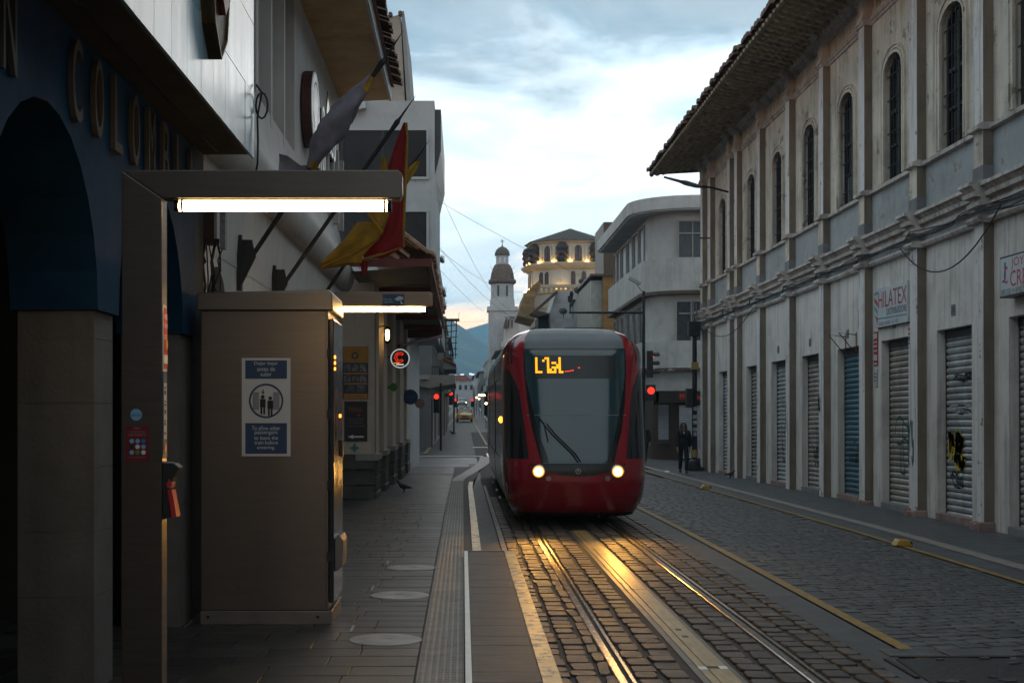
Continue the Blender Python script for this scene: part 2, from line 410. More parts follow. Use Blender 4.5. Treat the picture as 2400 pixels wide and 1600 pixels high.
# the crossing and the streets beyond
strip('crosswalk_line', -2.2, .95, .004, mat('worn_white_line', (.30, .32, .33), .6, var=.3, scale=3), 66.5, 67.6)
strip('stop_line', .55, 1.9, .004, WHTP, 78, 78.7)
strip('lane_line', lambda y: 1.25 - (y - 100) * .004, lambda y: 1.37 - (y - 100) * .004, .004, mat('faded_yellow_line', (.30, .24, .15), .6, c2=(.1, .1, .1), c2t=(.55, .65)), 82, 230)
strip('lane_line', lambda y: -2.05 + (y - 60) * .0085, lambda y: -1.87 + (y - 60) * .0085, .004, mat('faded_yellow_line', (.3, .24, .15)), 70, 260)
strip('buff_line', lambda y: -3.4 + (y - 62) * .010, lambda y: -2.75 + (y - 62) * .009, .006, mat('pale_strip', (.22, .225, .225), .6, var=.2), 62, 260)
strip('bus_lane_line', lambda y: 2.6 + 0 * y, lambda y: 2.82, .004, WHTP, 120, 240)
strip('bus_lane_line', lambda y: 3.9, lambda y: 4.1, .004, WHTP, 120, 240)
strip('cross_street_patch', -30, .8, -.02, mat('cross_paving', (.085, .088, .09), .5, var=.4, scale=.7, stretch=(1, 3, 1)), 54.5, 67)

# --- left pavement
def sz(y):
    """height of the left pavement, falling to the roadway at the crossing"""
    t = min(1, max(0, (y - 30) / 18)); return .18 * (1 - t) + (g(y) + .012) * t
def kx(y): return .02 if y < 17.9 else .235 if y < 38 else .235 + (y - 38) * .026
pav = strip('left_pavement', -9, kx, lambda y: sz(y) - .012, mat('slab_mortar', (.03, .029, .03), .7), -12, 56, thick=.3)
sp = []; slabs = []
y = 9.4; k = 0
while y < 55:
    d = rnd.choice([.30, .36, .42]) if y < 26 else .5
    x = -.33
    while x > -3.4:
        w = rnd.uniform(.36, .74); slabs.append((x - w / 2, y + d / 2, w - .006, d - .006)); x -= w
    y += d
slabs.sort(key=lambda s: s[1])
sv_ = []
for k in range(6):
    mb = MB(); e = .012; me = bpy.data.meshes.new('slab')
    r = random.Random(k); t = [(-.5, -.5), (.5, -.5), (.5, .5), (-.5, .5)]
    me.from_pydata([(a, b, -1) for a, b in t] + [(a, b, .5) for a, b in t] + [(a * .985, b * .96, 1 + r.uniform(-.1, .1)) for a, b in t], [],
                   [(0, 1, 5, 4), (1, 2, 6, 5), (2, 3, 7, 6), (3, 0, 4, 7), (4, 5, 9, 8), (5, 6, 10, 9), (6, 7, 11, 10), (7, 4, 8, 11), (8, 9, 10, 11)])
    me.materials.append(SLAB); sv_.append(me)
for i, (x, y, w, d) in enumerate(slabs[:298]): inst(sv_[i % 6], 'slab', (x, y, sz(y) - .009), 0, (w, d, rnd.uniform(.009, .0125)), pav)
mb = MB()
for x, y, w, d in slabs[298:]: mb.box(x - w / 2, x + w / 2, y - d / 2, y + d / 2, sz(y) - .03, sz(y) + rnd.uniform(-.001, .003))
tag(mb.build('slabs', SLAB, pav), kind='stuff')
# tactile strip of ribbed tiles
tac = thing('tactile_strip', 'pale ribbed tactile strip running along the pavement edge beside the platform', 'tactile paving', (-.15, 9, .18))
mb = MB(); mb.box(-.5, .5, -.5, .5, -.6, .2)
for i in range(7):
    for j in range(6):
        cx, cy = (i + .5) / 7 - .5, (j + .5) / 6 - .5
        a = [(-.045, -.055), (.045, -.055), (.045, .055), (-.045, .055)]
        mb.add([(cx + p * 1.1, cy + q, .2) for p, q in a] + [(cx + p * .6, cy + q * .7, .9) for p, q in a], [(0, 1, 5, 4), (1, 2, 6, 5), (2, 3, 7, 6), (3, 0, 4, 7), (4, 5, 6, 7)])
me = bpy.data.meshes.new('tile'); me.from_pydata(mb.v, [], mb.f); me.materials.append(TACT)
y = 9.2
while y < 39.8:
    inst(me, 'tile', (-.155, y + .2, sz(y) + .008 - (.0 if y < 30 else .0)), 0, (.325, .393, .010), tac); y += .4
mb = MB(); n = 16; rows = []
for i in range(n + 1):
    t = i / n; y = 40 + 26 * t; x = -.155 + 1.05 * t * t * (3 - 2 * t) * .95 + .2 * t
    rows.append([(x - .17 - .1 * t, y, sz(y) + .012), (x + .17 + .1 * t, y, sz(y) + .012)])
mb.grid(rows); mb.build('tile_run', TACT, tac)
# raised platform slab with worn edge line
plat = thing('tram_platform', 'low raised tram platform with dark boards and worn pale edge line', 'tram platform', (.35, 9, 0))
mb = MB(); mb.box(.062, .64, 4, 17.88, 0, .232); mb.build('platform_body', mat('platform_concrete', (.10, .09, .085), .6, bump=.2), plat)
y = 9.2; bd = []
while y < 17.8:
    d = min(rnd.uniform(.38, .62), 17.87 - y)
    mb = MB(); mb.box(.064, .515, y, y + d - .008, .20, .25 + rnd.uniform(-.001, .001)); mb.build('board', PLATM, plat); y += d
mb = MB(); mb.box(.017, .060, 4, 17.9, .10, .254); mb.build('white_edge', WHTP, plat)
mb = MB(); mb.box(.52, .645, 4, 17.88, .19, .254); mb.build('edge_line', YELP, plat)
mb = MB(); mb.box(.06, .648, 17.885, 17.93, 0, .257); mb.build('end_kerb', BUFF, plat)
strip('kerb_line', lambda y: kx(y) - .11, lambda y: kx(y) + .004, lambda y: sz(y) + .006, YELP, 17.95, 40, thick=.2)
strip('gutter', .24, .55, -.008, mat('gutter_asphalt', (.035, .036, .04), .6, var=.3, scale=3), 17.9, 60)
mb = MB(); y = 18
edge = strip('stone_edging', .56, .64, -.01, MORTAR, 17.9, 46)
while y < 40:
    mb = MB(); mb.box(.565, .64, y, y + .58, g(y) - .03, g(y) + .006); mb.build('edging_stone', BUFF, edge); y += .6
# pale round discs set in the pavement
for k, (y, x) in enumerate(((16.6, -.60), (14.1, -.625), (11.35, -.62))):
    mb = MB(); mb.lathe([(.275, -.02), (.295, .004), (.285, .010), (.06, .012), (.05, .007)], (x, y, .18), 32)
    o = mb.build('pavement_disc', mat('pale_disc', (.27, .262, .258), .5, var=.4, scale=4, dirt=(.07, .068, .07), dscale=2.5), smooth=False)
    tag(o, ('pale round disc in the pavement nearest the end of the platform', 'middle pale round disc in the pavement beside the tactile strip', 'pale round disc in the pavement nearest the metal post')[k], 'ground disc', 'pale round discs in the left pavement')
    mb = MB(); s = .18; mb.box(x - .32, x - .30, y + .42, y + .78, s - .01, s + .006)
    tag(mb.build('joint_strip', mat('zinc_strip', (.3, .3, .31), .4, .8)), ('short metal joint strip beyond the farthest pale disc', 'short metal joint strip beyond the middle pale disc', 'short metal joint strip beyond the nearest pale disc')[k], 'metal strip', 'metal joint strips in the left pavement')
# hatch of broken stone, lower right
ht = thing('utility_hatch', 'dark broken service hatch sunk in the stone paving at the corner of the lane', 'hatch', (4.0, 11.0, 0))
mb = MB(); mb.prism([(3.45, 10.4), (4.9, 10.4), (4.55, 11.45), (4.0, 11.58), (3.5, 11.5)], 'z', -.03, .006); mb.build('lid', mat('hatch_iron', (.022, .023, .025), .45, .3, var=.6, scale=5, bump=.6, bscale=20), ht)
for a in ((3.55, 4.45, 11.57, 11.60), (3.40, 3.44, 10.7, 11.50), (4.92, 4.96, 10.4, 11.2)):
    mb = MB(); mb.box(a[0], a[1], a[2], a[3], -.02, .012); mb.build('rim', DKMET, ht)
mb = MB()
for k in range(34):
    x, y, s_ = rnd.uniform(3.5, 5.6), rnd.uniform(10.2, 11.7), rnd.uniform(.04, .13); vs_, fs_ = stone_rings(s_ * 1.6, s_, .018, rnd, .6); mb.add([(x + a_, y + b_, c_) for a_, b_, c_ in vs_], fs_)
tag(mb.build('rubble', STONE, ht), kind='stuff')
for a in ((3.5, 3.95), (4.0, 4.6)):
    mb = MB(); mb.box(a[0], a[1], 11.64, 11.98, -.02, .010); mb.build('border_stone', STONE, ht, bevel=.006)

# ================================================================== RIGHT BUILDING
WALLC = mat('right_wall_plaster', (.68, .635, .59), .85, var=.10, scale=.9, bump=.25, bscale=22, dirt=(.17, .15, .13), dscale=1.1, damt=.45, streak=.45)
WALLU = mat('upper_wall_plaster', (.70, .63, .53), .85, var=.14, scale=.9, bump=.3, bscale=22, dirt=(.20, .165, .125), dscale=1.0, damt=.75, streak=.5, c2=(.33, .28, .22), c2t=(.60, .62), c2scale=1.7)
PILS = mat('pilaster_side_shade', (.22, .18, .14), .85, var=.2, scale=1.2, bump=.3, dirt=(.12, .09, .06), dscale=1.5, damt=.6, streak=.4)  # darker tan for camera-facing sides only; their shade is put into the colour
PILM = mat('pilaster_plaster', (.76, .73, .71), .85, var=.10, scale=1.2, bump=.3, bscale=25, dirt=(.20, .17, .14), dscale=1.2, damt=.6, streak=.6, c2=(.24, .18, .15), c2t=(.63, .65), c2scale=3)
BLUEP = mat('blue_grey_plaster', (.38, .41, .42), .85, var=.12, scale=1.2, bump=.3, dirt=(.15, .13, .12), dscale=1.6, damt=.6, c2=(.30, .25, .21), c2t=(.60, .64), c2scale=2.4)
CORN = mat('cornice_plaster', (.60, .55, .51), .85, var=.2, scale=2, bump=.4, dirt=(.09, .08, .075), dscale=2.2, damt=.75, streak=.6)
GREYB = mat('grey_block', (.20, .20, .21), .85, var=.15, dirt=(.1, .09, .09), dscale=2)
TILEM = mat('roof_tile', (.16, .085, .055), .85, var=.5, scale=6, bump=.4, dirt=(.05, .045, .035), dscale=4, damt=.8)
TILEU = mat('roof_underside', (.45, .37, .26), .9, var=.4, scale=5, bump=.4, dirt=(.035, .03, .022), dscale=3)
PINKST = mat('pink_base_stone', (.28, .19, .17), .8, var=.3, bump=.5)
SHUT = mat('grey_shutter', (.50, .53, .55), .42, .2, var=.25, scale=2.5, dirt=(.16, .10, .06), dscale=2.0, damt=.55, streak=.3)
SHUTB = mat('blue_shutter', (.09, .19, .25), .45, .3, var=.2, scale=2.5, dirt=(.05, .05, .05), damt=.5)
SHUTT = mat('tan_shutter', (.48, .45, .40), .42, .3, var=.25, scale=2.5, dirt=(.14, .085, .05), dscale=2.2, damt=.6, streak=.3)
RUST = mat('rusty_guide', (.10, .06, .04), .7, var=.4, scale=6)
IRON = mat('window_grille_iron', (.016, .015, .015), .6)
bld = thing('old_building', 'long two storey cream building with shuttered shops and overhanging tiled eave', 'building', (8.95, 24, 0))
bld.rotation_euler = (-.0062, 0, 0)
W = 8.95; PF = 8.77
P = [13.2, 16.8, 20.36, 23.94, 27.44, 31.04, 34.59, 38.2, 42.0, 45.5, 46.75, 50.4, 52.05]; PW = .45; YE = 52.6
BAYS = [(P[i] + PW, P[i + 1]) for i in range(len(P) - 1) if P[i + 1] - P[i] > 2]
TOP = 11.45
wl = MB(); wu = MB(); wb = MB()
DH = 3.55; WB, WT = 6.90, 9.05; WHW = .62; DHW = .92
def arch(c, hw, zb, zs, rise, n=9):
    return [(c - hw, zb), (c - hw, zs)] + [(c - hw * math.cos(math.pi * i / n), zs + rise * math.sin(math.pi * i / n) ** .8) for i in range(1, n)] + [(c + hw, zs), (c + hw, zb)]
bounds = []
for a, b in BAYS:
    c = (a + b) / 2
    bounds.append((a, b, c))
# full-width wall pieces between openings
edges_d = [12.0] + [v for a, b, c in bounds for v in (c - DHW, c + DHW)] + [YE]
edges_w = [12.0] + [v for a, b, c in bounds for v in (c - WHW, c + WHW)] + [YE]
for i in range(0, len(edges_d), 2): wl.box(W, W + .35, edges_d[i], edges_d[i + 1], -.4, 5.25)
for i in range(0, len(edges_w), 2): wu.box(W, W + .35, edges_w[i], edges_w[i + 1], 6.75, TOP)
wb.box(W - .005, W + .35, 12, YE, 5.25, 6.75)
for a, b, c in bounds:
    wl.box(W, W + .35, c - DHW, c + DHW, DH, 5.25)
    wu.box(W, W + .35, c - WHW, c + WHW, 6.75, WB)
    ar = arch(c, WHW, WB, WT, .42)[1:-1]
    wu.prism([(c - WHW, TOP), (c + WHW, TOP)] + ar[::-1], 'x', W, W + .35)
wl.build('ground_floor_wall', WALLC, bld); wu.build('upper_wall', WALLU, bld); wb.build('blue_band_wall', BLUEP, bld)
mb = MB(); mb.box(9.32, 9.5, 12, YE, -.3, TOP); mb.box(9.5, 22, YE - .3, YE - .05, -.3, TOP); mb.box(8.95, 9.5, YE - .02, YE + .02, -.3, TOP); mb.box(9.0, 22, -60, 11.9, -.3, TOP); mb.build('rear_wall', mat('dark_interior', (.02, .019, .018), .9), bld)
mb = MB(); mb.box(8.95, 8.999, -60, 11.98, -.3, TOP); mb.box(7.05, 9.0, -60, 13.9, 11.2, 11.5); mb.build('near_wing', WALLC, bld)
mb = MB(); mb.box(8.97, 20, YE + .03, YE + .06, -.4, TOP); mb.build('end_wall', WALLC, bld)
# pilasters
for p in P:
    pil = MB()
    pil.box(PF, W + .02, p, p + PW, -.3, 5.25)
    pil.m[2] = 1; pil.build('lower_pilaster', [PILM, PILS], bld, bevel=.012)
    mb = MB(); mb.box(PF - .01, W + .02, p - .02, p + PW + .02, 5.92, 6.16); mb.build('pilaster_block', GREYB, bld)
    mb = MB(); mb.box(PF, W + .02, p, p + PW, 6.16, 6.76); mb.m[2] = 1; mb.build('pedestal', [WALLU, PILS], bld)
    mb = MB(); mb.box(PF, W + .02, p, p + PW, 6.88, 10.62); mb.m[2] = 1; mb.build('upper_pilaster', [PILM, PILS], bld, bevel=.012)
    mb = MB(); mb.box(PF - .05, W, p - .05, p + PW + .05, 10.62, 10.70); mb.box(PF - .02, W, p - .02, p + PW + .02, 10.70, 11.1); mb.box(PF - .09, W, p - .09, p + PW + .09, 11.1, 11.28); mb.build('capital', CORN, bld)
    if p < 32:
        mb = MB()
        for q in range(4): mb.box(PF - rnd.uniform(.05, .14), W, p - .06 + q * .15, p + .08 + q * .15, -.2, rnd.uniform(.07, .15))
        mb.build('base_stone', PINKST, bld, bevel=.02)
# horizontal mouldings that break forward round each pilaster
def moulding(name, m, prof):
    """prof: (out, z) pairs; the run steps out by .18 at each pilaster"""
    mb = MB(); segs = []; y = 12.0
    for p in P:
        segs.append((y, p - .05, 0)); segs.append((p - .05, p + PW + .05, .18)); y = p + PW + .05
    segs.append((y, YE + .1, 0))
    for a, b, o in segs:
        if b - a > .01: mb.prism([(W + .01, prof[0][1])] + [(W - o - d, z) for d, z in prof] + [(W + .01, prof[-1][1])], 'y', a, b)
    return mb.build(name, m, bld)
moulding('roll_moulding', CORN, [(.02, 5.19), (.10, 5.20), (.13, 5.25), (.10, 5.30), (.02, 5.31)])
moulding('cornice', CORN, [(.03, 5.46), (.10, 5.47), (.11, 5.54), (.05, 5.55), (.06, 5.62), (.17, 5.63), (.19, 5.70), (.12, 5.71), (.22, 5.79), (.26, 5.80), (.26, 5.86), (.08, 5.90), (.0, 5.92)])
moulding('sill_course', CORN, [(.02, 6.76), (.10, 6.77), (.10, 6.84), (.02, 6.88)])
moulding('architrave', CORN, [(.0, 10.48), (.04, 10.49), (.04, 10.55), (.07, 10.56), (.07, 10.64), (.0, 10.66)])
moulding('eave_cornice', CORN, [(.0, 11.06), (.06, 11.07), (.06, 11.14), (.12, 11.15), (.13, 11.22), (.22, 11.26), (.24, 11.34), (.05, 11.40)])
# doors: roller shutters
GRAF = [flat('graffiti_black', (.012, .012, .014), .5), flat('graffiti_green', (.012, .10, .085), .5), flat('graffiti_yellow', (.50, .36, .03), .5), flat('graffiti_white', (.5, .5, .5), .5)]
def strokes(seed, n, o, right, up, w, h, width, closed=False):
    """spray-painted scrawl as thin ribbons on a plane"""
    r = random.Random(seed); mb = MB(); o = Vector(o); right = Vector(right); up = Vector(up)
    for k in range(n):
        x, z = r.uniform(0, w * .7), r.uniform(h * .2, h * .8); pts = [(x, z)]
        for q in range(r.randint(3, 6)):
            x += r.uniform(-.1, .28) * w; z = min(h, max(0, z + r.uniform(-.6, .6) * h)); x = min(w, max(0, x)); pts.append((x, z))
        for (a, b), (c, d) in zip(pts, pts[1:]):
            t = Vector((c - a, d - b)); 
            if t.length < 1e-4: continue
            nn = Vector((-t.y, t.x)).normalized() * width
            mb.poly([o + right * (a + nn.x) + up * (b + nn.y), o + right * (c + nn.x) + up * (d + nn.y), o + right * (c - nn.x) + up * (d - nn.y), o + right * (a - nn.x) + up * (b - nn.y)])
    return mb
slat_mesh = {}
for i, (a, b, c) in enumerate(bounds):
    near = i >= 2 and c < 40
    sm = {5: SHUTB, 4: SHUTT, 6: SHUTT, 8: SHUTT}.get(i, SHUT)
    if c > 47: sm = SHUT
    sh = MB(); X = 9.13; hh = DH + .02
    sh.box(X + .03, X + .05, c - DHW + .03, c + DHW - .03, 0, hh); 
    root = sh.build('shutter', RUST if sm is not SHUTB else SHUTB, bld)
    tag(root, {5: 'dusty blue roller shutter', 4: 'roller shutter with green zigzag graffiti', 3: 'pale roller shutter with yellow paint patch'}.get(i))
    if near:
        key = sm.name
        if key not in slat_mesh:
            q = MB(); L_ = 2 * DHW - .08; q.prism([(.03, 0), (.005, .012), (-.012, .045), (-.014, .07), (.004, .096), (.03, .1)], 'y', -L_ / 2, L_ / 2)
            me = bpy.data.meshes.new('slat'); me.from_pydata(q.v, [], q.f); me.materials.append(sm); slat_mesh[key] = me
        n = int(hh / .122)
        for k in range(n): 
            o = inst(slat_mesh[key], 'slat', (X, c, .05 + k * .122), 0, (1, 1, 1.08), root)
    else:
        q = MB()
        for k in range(int(hh / .122)): q.prism([(X + .03, .05 + k * .122), (X - .012, .09 + k * .122), (X - .014, .125 + k * .122), (X + .03, .16 + k * .122)], 'y', c - DHW + .04, c + DHW - .04)
        q.build('slat_panel', sm, root)
    q = MB(); q.box(X - .02, X + .03, c - DHW + .002, c - DHW + .05, 0, hh); q.box(X - .02, X + .03, c + DHW - .05, c + DHW - .002, 0, hh); q.build('guide_rail', RUST, root)
    q = MB(); q.box(X - .03, X + .1, c - DHW + .004, c + DHW - .004, DH - .16, DH - .003); q.build('roller_box', DKMET, root)
    q = MB(); q.box(W - .03, X + .04, c - DHW + .01, c + DHW - .01, -.2, .12); q.build('threshold', PINKST if i % 2 else GREYB, bld)
    Yr, Zu = (0, -1, 0), (0, 0, 1)
    if i == 4: strokes(3, 3, (X - .017, c + .55, .75), Yr, Zu, 1.1, 1.2, .022).build('graffiti', GRAF[1], root)
    if i == 3:
        strokes(77, 9, (X - .0172, c + .72, 1.02), Yr, Zu, .78, .62, .085).build('paint_patch', GRAF[2], root)
        strokes(9, 4, (X - .0185, c + .8, .62), Yr, Zu, .8, .45, .016).build('graffiti', GRAF[0], root)
        for zz in (2.55, 1.98): strokes(int(zz * 10), 9, (X - .0185, c + .8, zz), Yr, Zu, 1.5, .16, .012).build('lettering', GRAF[0 if zz > 2 else 3], root)
    if i in (6, 7, 8): strokes(20 + i, 5, (X - .0175, c + .7, .7), Yr, Zu, 1.2, 1.0, .018).build('graffiti', GRAF[0], root)
    if i == 5: strokes(31, 6, (X - .0175, c + .5, .9), Yr, Zu, 1.0, .5, .014).build('graffiti', GRAF[0], root)
    if i in (4, 3, 2, 5, 6, 7):   # small house-number plaque
        q = MB(); q.box(W - .012, W - .001, c - .1, c + .1, DH + .22, DH + .42); pl = q.build('number_plaque', mat('plaque_grey', (.17, .17, .17), .6), bld)
        q = MB(); text(q, '8-%d' % (40 + 2 * i), (W - .0135, c + .08, DH + .26), Yr, Zu, .16, .12); q.build('number', BLACK, pl)
    # window with stepped surround, glass, bars
    path = arch(c, WHW, WB, WT, .42)
    wq = MB(); wq.sweep(path, .0, .06, W - .05, W + .05); wq.sweep(path, .09, .13, W - .04, W + .02); wq.sweep(path, .16, .185, W - .05, W + .02)
    win = wq.build('window', WALLU, bld)
    q = MB(); q.prism(path, 'x', W + .15, W + .16); q.build('pane', GLASSD, win)
    if i in (3, 5, 8):
        q = MB(); q.box(W + .140, W + .148, c - WHW + .08, c - .05 if i != 5 else c + WHW - .08, WB + .08, 7.58); q.build('curtained_pane', CURT, win)
    q = MB(); q.sweep(path, -.06, .0, W + .09, W + .14)
    q.box(W + .09, W + .14, c - .035, c + .035, WB, WT + .3); q.box(W + .095, W + .135, c - WHW, c + WHW, 8.30, 8.37); q.box(W + .095, W + .135, c - WHW, c + WHW, 7.6, 7.65)
    q.build('sash_frame', IRON, win)
    q = MB()
    for k in range(1, 6):
        yy = c - WHW + k * 2 * WHW / 6; q.tube([(W + .05, yy, WB), (W + .05, yy, WT + .42 * math.sin(math.pi * k / 6) ** .8)], .012, 5)
    for zz in (7.2, 7.9, 8.6, 9.1): q.tube([(W + .05, c - WHW, zz), (W + .05, c + WHW, zz)], .012, 5)
    q.build('grille', IRON, win)
    q = MB(); q.box(W + .01, W + .22, c - WHW, c + WHW, WB - .06, WB + .004); q.build('sill', CORN, win)
# eave: soffit of channel tiles, gutter board, edge tiles
EX = 7.05
def ez(x): return 11.42 - (8.9 - x) * .17
q = MB(); nt_ = 0
y = 14.0; rows_e = []
while y < 53.4:
    rows_e.append(y); y += .38
for y in rows_e:
    for k in range(6):      # overlapping channel tiles seen from below, each lip a scallop
        xa = 8.9 - k * .31; xb = xa - .36; za, zb = ez(xa) + .07, ez(xb) - .02
        arcs = [(math.sin(t) * .18, -math.cos(t) * .10) for t in (-1.57, -1.05, -.52, 0, .52, 1.05, 1.57)]
        q.grid([[(xa, y + u * .9, za + .07 + v) for u, v in arcs], [(xb, y + u, zb + .05 + v * 1.15) for u, v in arcs]])
o = q.build('eave_underside_tiles', TILEU, bld); tag(o, kind='stuff')
for y in rows_e:      # scalloped rafter boards hanging below the tiles
    pts = []; n_ = 36; x0_, x1_ = EX + .10, 8.82
    for k in range(n_ + 1):
        x = x0_ + (x1_ - x0_) * k / n_; pts.append((x, ez(x) - .05 - .085 * abs(math.sin(math.pi * (x - x0_) / .29))))
    q = MB(); q.prism(pts + [(x1_, ez(x1_) + .05), (x0_, ez(x0_) + .05)], 'y', y - .05, y + .09); q.build('scalloped_rafter', TILEU, bld)
q = MB(); q.add([(EX + .0, 14, ez(EX) + .16), (EX, 53.7, ez(EX) + .16), (12, 53.7, 12.9), (12, 14, 12.9)], [(0, 1, 2, 3)]); q.add([(EX + .1, 14, ez(EX) + .10), (EX + .1, 53.7, ez(EX) + .10), (8.95, 53.7, 11.50), (8.95, 14, 11.5)], [(0, 1, 2, 3)])
q.add([(EX, 53.7, ez(EX)+.02), (EX, 53.7, ez(EX) + .16), (12, 53.7, 12.9), (12, 53.7, 11.4)], [(0, 1, 2, 3)]); q.build('roof_deck', TILEM, bld)
q = MB(); q.box(EX + .02, EX + .06, 14, 53.65, ez(EX) + .0, ez(EX) + .10); q.build('eave_board', DKMET, bld)
q = MB(); arcs = [(math.sin(t) * .185, math.cos(t) * .13) for t in (-1.57, -1, -.4, .4, 1, 1.57)]
q.grid([[(.02 - .10, u, v) for u, v in arcs], [(.45, u * .92, v * .9 + .07) for u, v in arcs]]); q.poly([(-.08, u, v) for u, v in arcs])
q.grid([[(-.08, u * .8, v * .75) for u, v in arcs], [(.45, u * .75, v * .7 + .07) for u, v in arcs]])
me = bpy.data.meshes.new('eave_tile'); me.from_pydata(q.v, [], q.f); me.materials.append(TILEM)
for y in rows_e:
    for k in range(2):
        o = inst(me, 'eave_tile', (EX + k * .42 - .02 + rnd.uniform(-.05, .05), y + .19 + rnd.uniform(-.03, .03), ez(EX) + .14 + k * .09 + rnd.uniform(-.045, .045)), (0, 0, rnd.uniform(-.05, .05)), (1, 1, 1), bld)
q = MB(); y = EX
while y < 9: q.lathe([(.07, 0), (.08, .4)], (y + .1, 53.45, ez(y) + .05), 8, axis='y'); y += .22
q.build('gable_tiles', TILEM, bld)
# cables along the cornice
def sag(a, b, s, n=10): 
    a, b = Vector(a), Vector(b); return [a.lerp(b, i / n) - Vector((0, 0, 4 * s * (i / n) * (1 - i / n))) for i in range(n + 1)]
q = MB()
for k in range(3):
    pts = []
    for y in [13 + .9 * j for j in range(44)]:
        near_p = min(abs(y - p - .2) for p in P); pts.append((W - .14 - (.19 if near_p < .6 else 0) - .012 * k, y, 5.36 + .03 * k + .05 * math.sin(y * 1.3 + k * 2) - .004 * (y - 24)))
    q.tube(pts, .012, 5)
tag(q.build('cable_bundle', WIRE), 'bundle of black cables strung along the cornice of the long cream building', 'cable')
CB = [((8.7, 28.3, 5.25), (8.7, 23.0, 5.35), .75, 'black cable drooping in a loop between the SHILATEX sign and the JOY sign'),
      ((8.65, 50.5, 4.9), (8.7, 42.2, 5.25), .55, 'black cable drooping above the farthest shuttered doors of the cream building'),
      ((8.75, 23.2, 5.3), (8.70, 17.5, 5.5), .15, 'black cable running out of frame above the JOY sign')]
for a, b, s, l in CB:
    q = MB(); q.tube(sag(a, b, s, 14), .014, 5); tag(q.build('hanging_cable', WIRE), l, 'cable', 'loose cables on the cream building')
q = MB()
q.tube([(8.9, 31.6, 5.2), (8.88, 31.75, 4.6), (8.9, 31.5, 4.2), (8.89, 31.9, 3.9), (8.92, 31.2, 3.75)], .012, 5); q.tube([(8.9, 31.3, 5.2), (8.88, 31.45, 4.7), (8.9, 31.35, 4.1)], .01, 5)
tag(q.build('hanging_cable', WIRE), 'thin tangled wires hanging from the cornice to the grey meter box', 'cable', 'loose cables on the cream building')
q = MB(); q.box(8.78, 8.94, 31.38, 31.62, 3.85, 4.28); mbx = q.build('meter_box', mat('meter_grey', (.26, .26, .26), .5, var=.2), bevel=.02)
tag(mbx, 'small grey meter box on the wall left of the SHILATEX sign', 'meter box')
q = MB()
for y0 in (33.2, 32.3):
    q.tube([(8.93, y0, 3.75), (8.55, y0 + .05, 3.8), (8.93, y0 + .1, 3.35)], .014, 5); q.tube([(8.93, y0, 3.8), (8.93, y0, 3.3)], .012, 5)
tag(q.build('sign_bracket', RUST), 'pair of empty rusty sign brackets above the blue shutter', 'bracket')
# shop signs
def wsign(y_far, y_near, zb, zt, x, frame=True): pass
yf, yn = 30.66, 28.35
sg = thing('shop_sign', 'white painted sign with red SHILATEX lettering above a shutter', 'sign', (8.9, 29, 4.0), 'shop signs on the cream building')
q = MB(); q.box(8.86, 8.93, yn, yf, 3.80, 4.62); q.build('board', mat('sign_white', (.50, .54, .55), .5, var=.08), sg)
q = MB(); text(q, 'HILATEX', (8.856, yf - .34, 4.20), (0, -1, 0), (0, 0, 1), 1.92, .34); q.build('lettering', flat('sign_red', (.36, .035, .045), .5), sg)
q = MB(); text(q, 'DISTRIBUIDORE', (8.856, yf - .92, 4.02), (0, -1, 0), (0, 0, 1), 1.36, .14); text(q, 'RUC 0102  13  02', (8.856, yf - .42, 3.83), (0, -1, 0), (0, 0, 1), 1.3, .07); q.build('small_lettering', flat('sign_grey', (.08, .10, .12), .5), sg)
q = MB(); xs = 8.855
q.poly([(xs, yf - .05, 4.46), (xs, yf - .29, 4.34), (xs, yf - .29, 4.24), (xs, yf - .05, 4.36)]); q.poly([(xs, yf - .16, 4.04), (xs, yf - .28, 4.02), (xs, yf - .28, 3.86), (xs, yf - .05, 4.12)])
q.build('letter_s_red', flat('sign_red', (.36, .035, .045)), sg)
q = MB(); xs = 8.8545
q.poly([(xs, yf - .05, 4.55), (xs, yf - .29, 4.58), (xs, yf - .29, 4.52), (xs, yf - .05, 4.48)]); q.poly([(xs, yf - .04, 4.30), (xs, yf - .28, 4.16), (xs, yf - .28, 4.08), (xs, yf - .04, 4.20)]); q.poly([(xs, yf - .30, 3.995), (xs, yn + .03, 3.965), (xs, yn + .03, 3.94), (xs, yf - .30, 3.97)])
q.build('letter_s_blue', flat('sign_blue', (.10, .28, .36)), sg)
sg = thing('shop_sign', 'black framed white sign with red JOY and CRE lettering', 'sign', (8.85, 22, 3.7), 'shop signs on the cream building')
yf2, yn2 = 23.1, 20.6
q = MB(); q.box(8.72, 8.93, yn2, yf2, 3.84, 4.50); q.build('frame', BLACK, sg)
q = MB(); q.box(8.712, 8.725, yn2 + .03, yf2 - .04, 3.87, 4.47); q.build('face', mat('sign_white', (.50, .54, .55), .5, var=.08), sg)
q = MB(); Yr, Zu = (0, -1, 0), (0, 0, 1)
text(q, 'JOY', (8.709, yf2 - .50, 4.26), Yr, Zu, .52, .18); text(q, 'CRE', (8.709, yf2 - .46, 3.99), Yr, Zu, .66, .25); q.build('lettering', flat('sign_pink', (.45, .03, .08)), sg)
q = MB(); text(q, 'ORO DE 14 18 KILTS PLA', (8.709, yf2 - .07, 3.88), Yr, Zu, 1.22, .09); q.build('small_lettering', flat('sign_dark', (.04, .05, .06)), sg)
q = MB(); text(q, 'J', (8.709, yf2 - .13, 4.08), Yr, Zu, .15, .32); q.build('letter_j', flat('sign_navy', (.02, .06, .20)), sg)
q = MB(); text(q, 'C', (8.7075, yf2 - .21, 4.05), Yr, Zu, .15, .28); q.build('letter_c', flat('sign_pink', (.45, .03, .08)), sg)
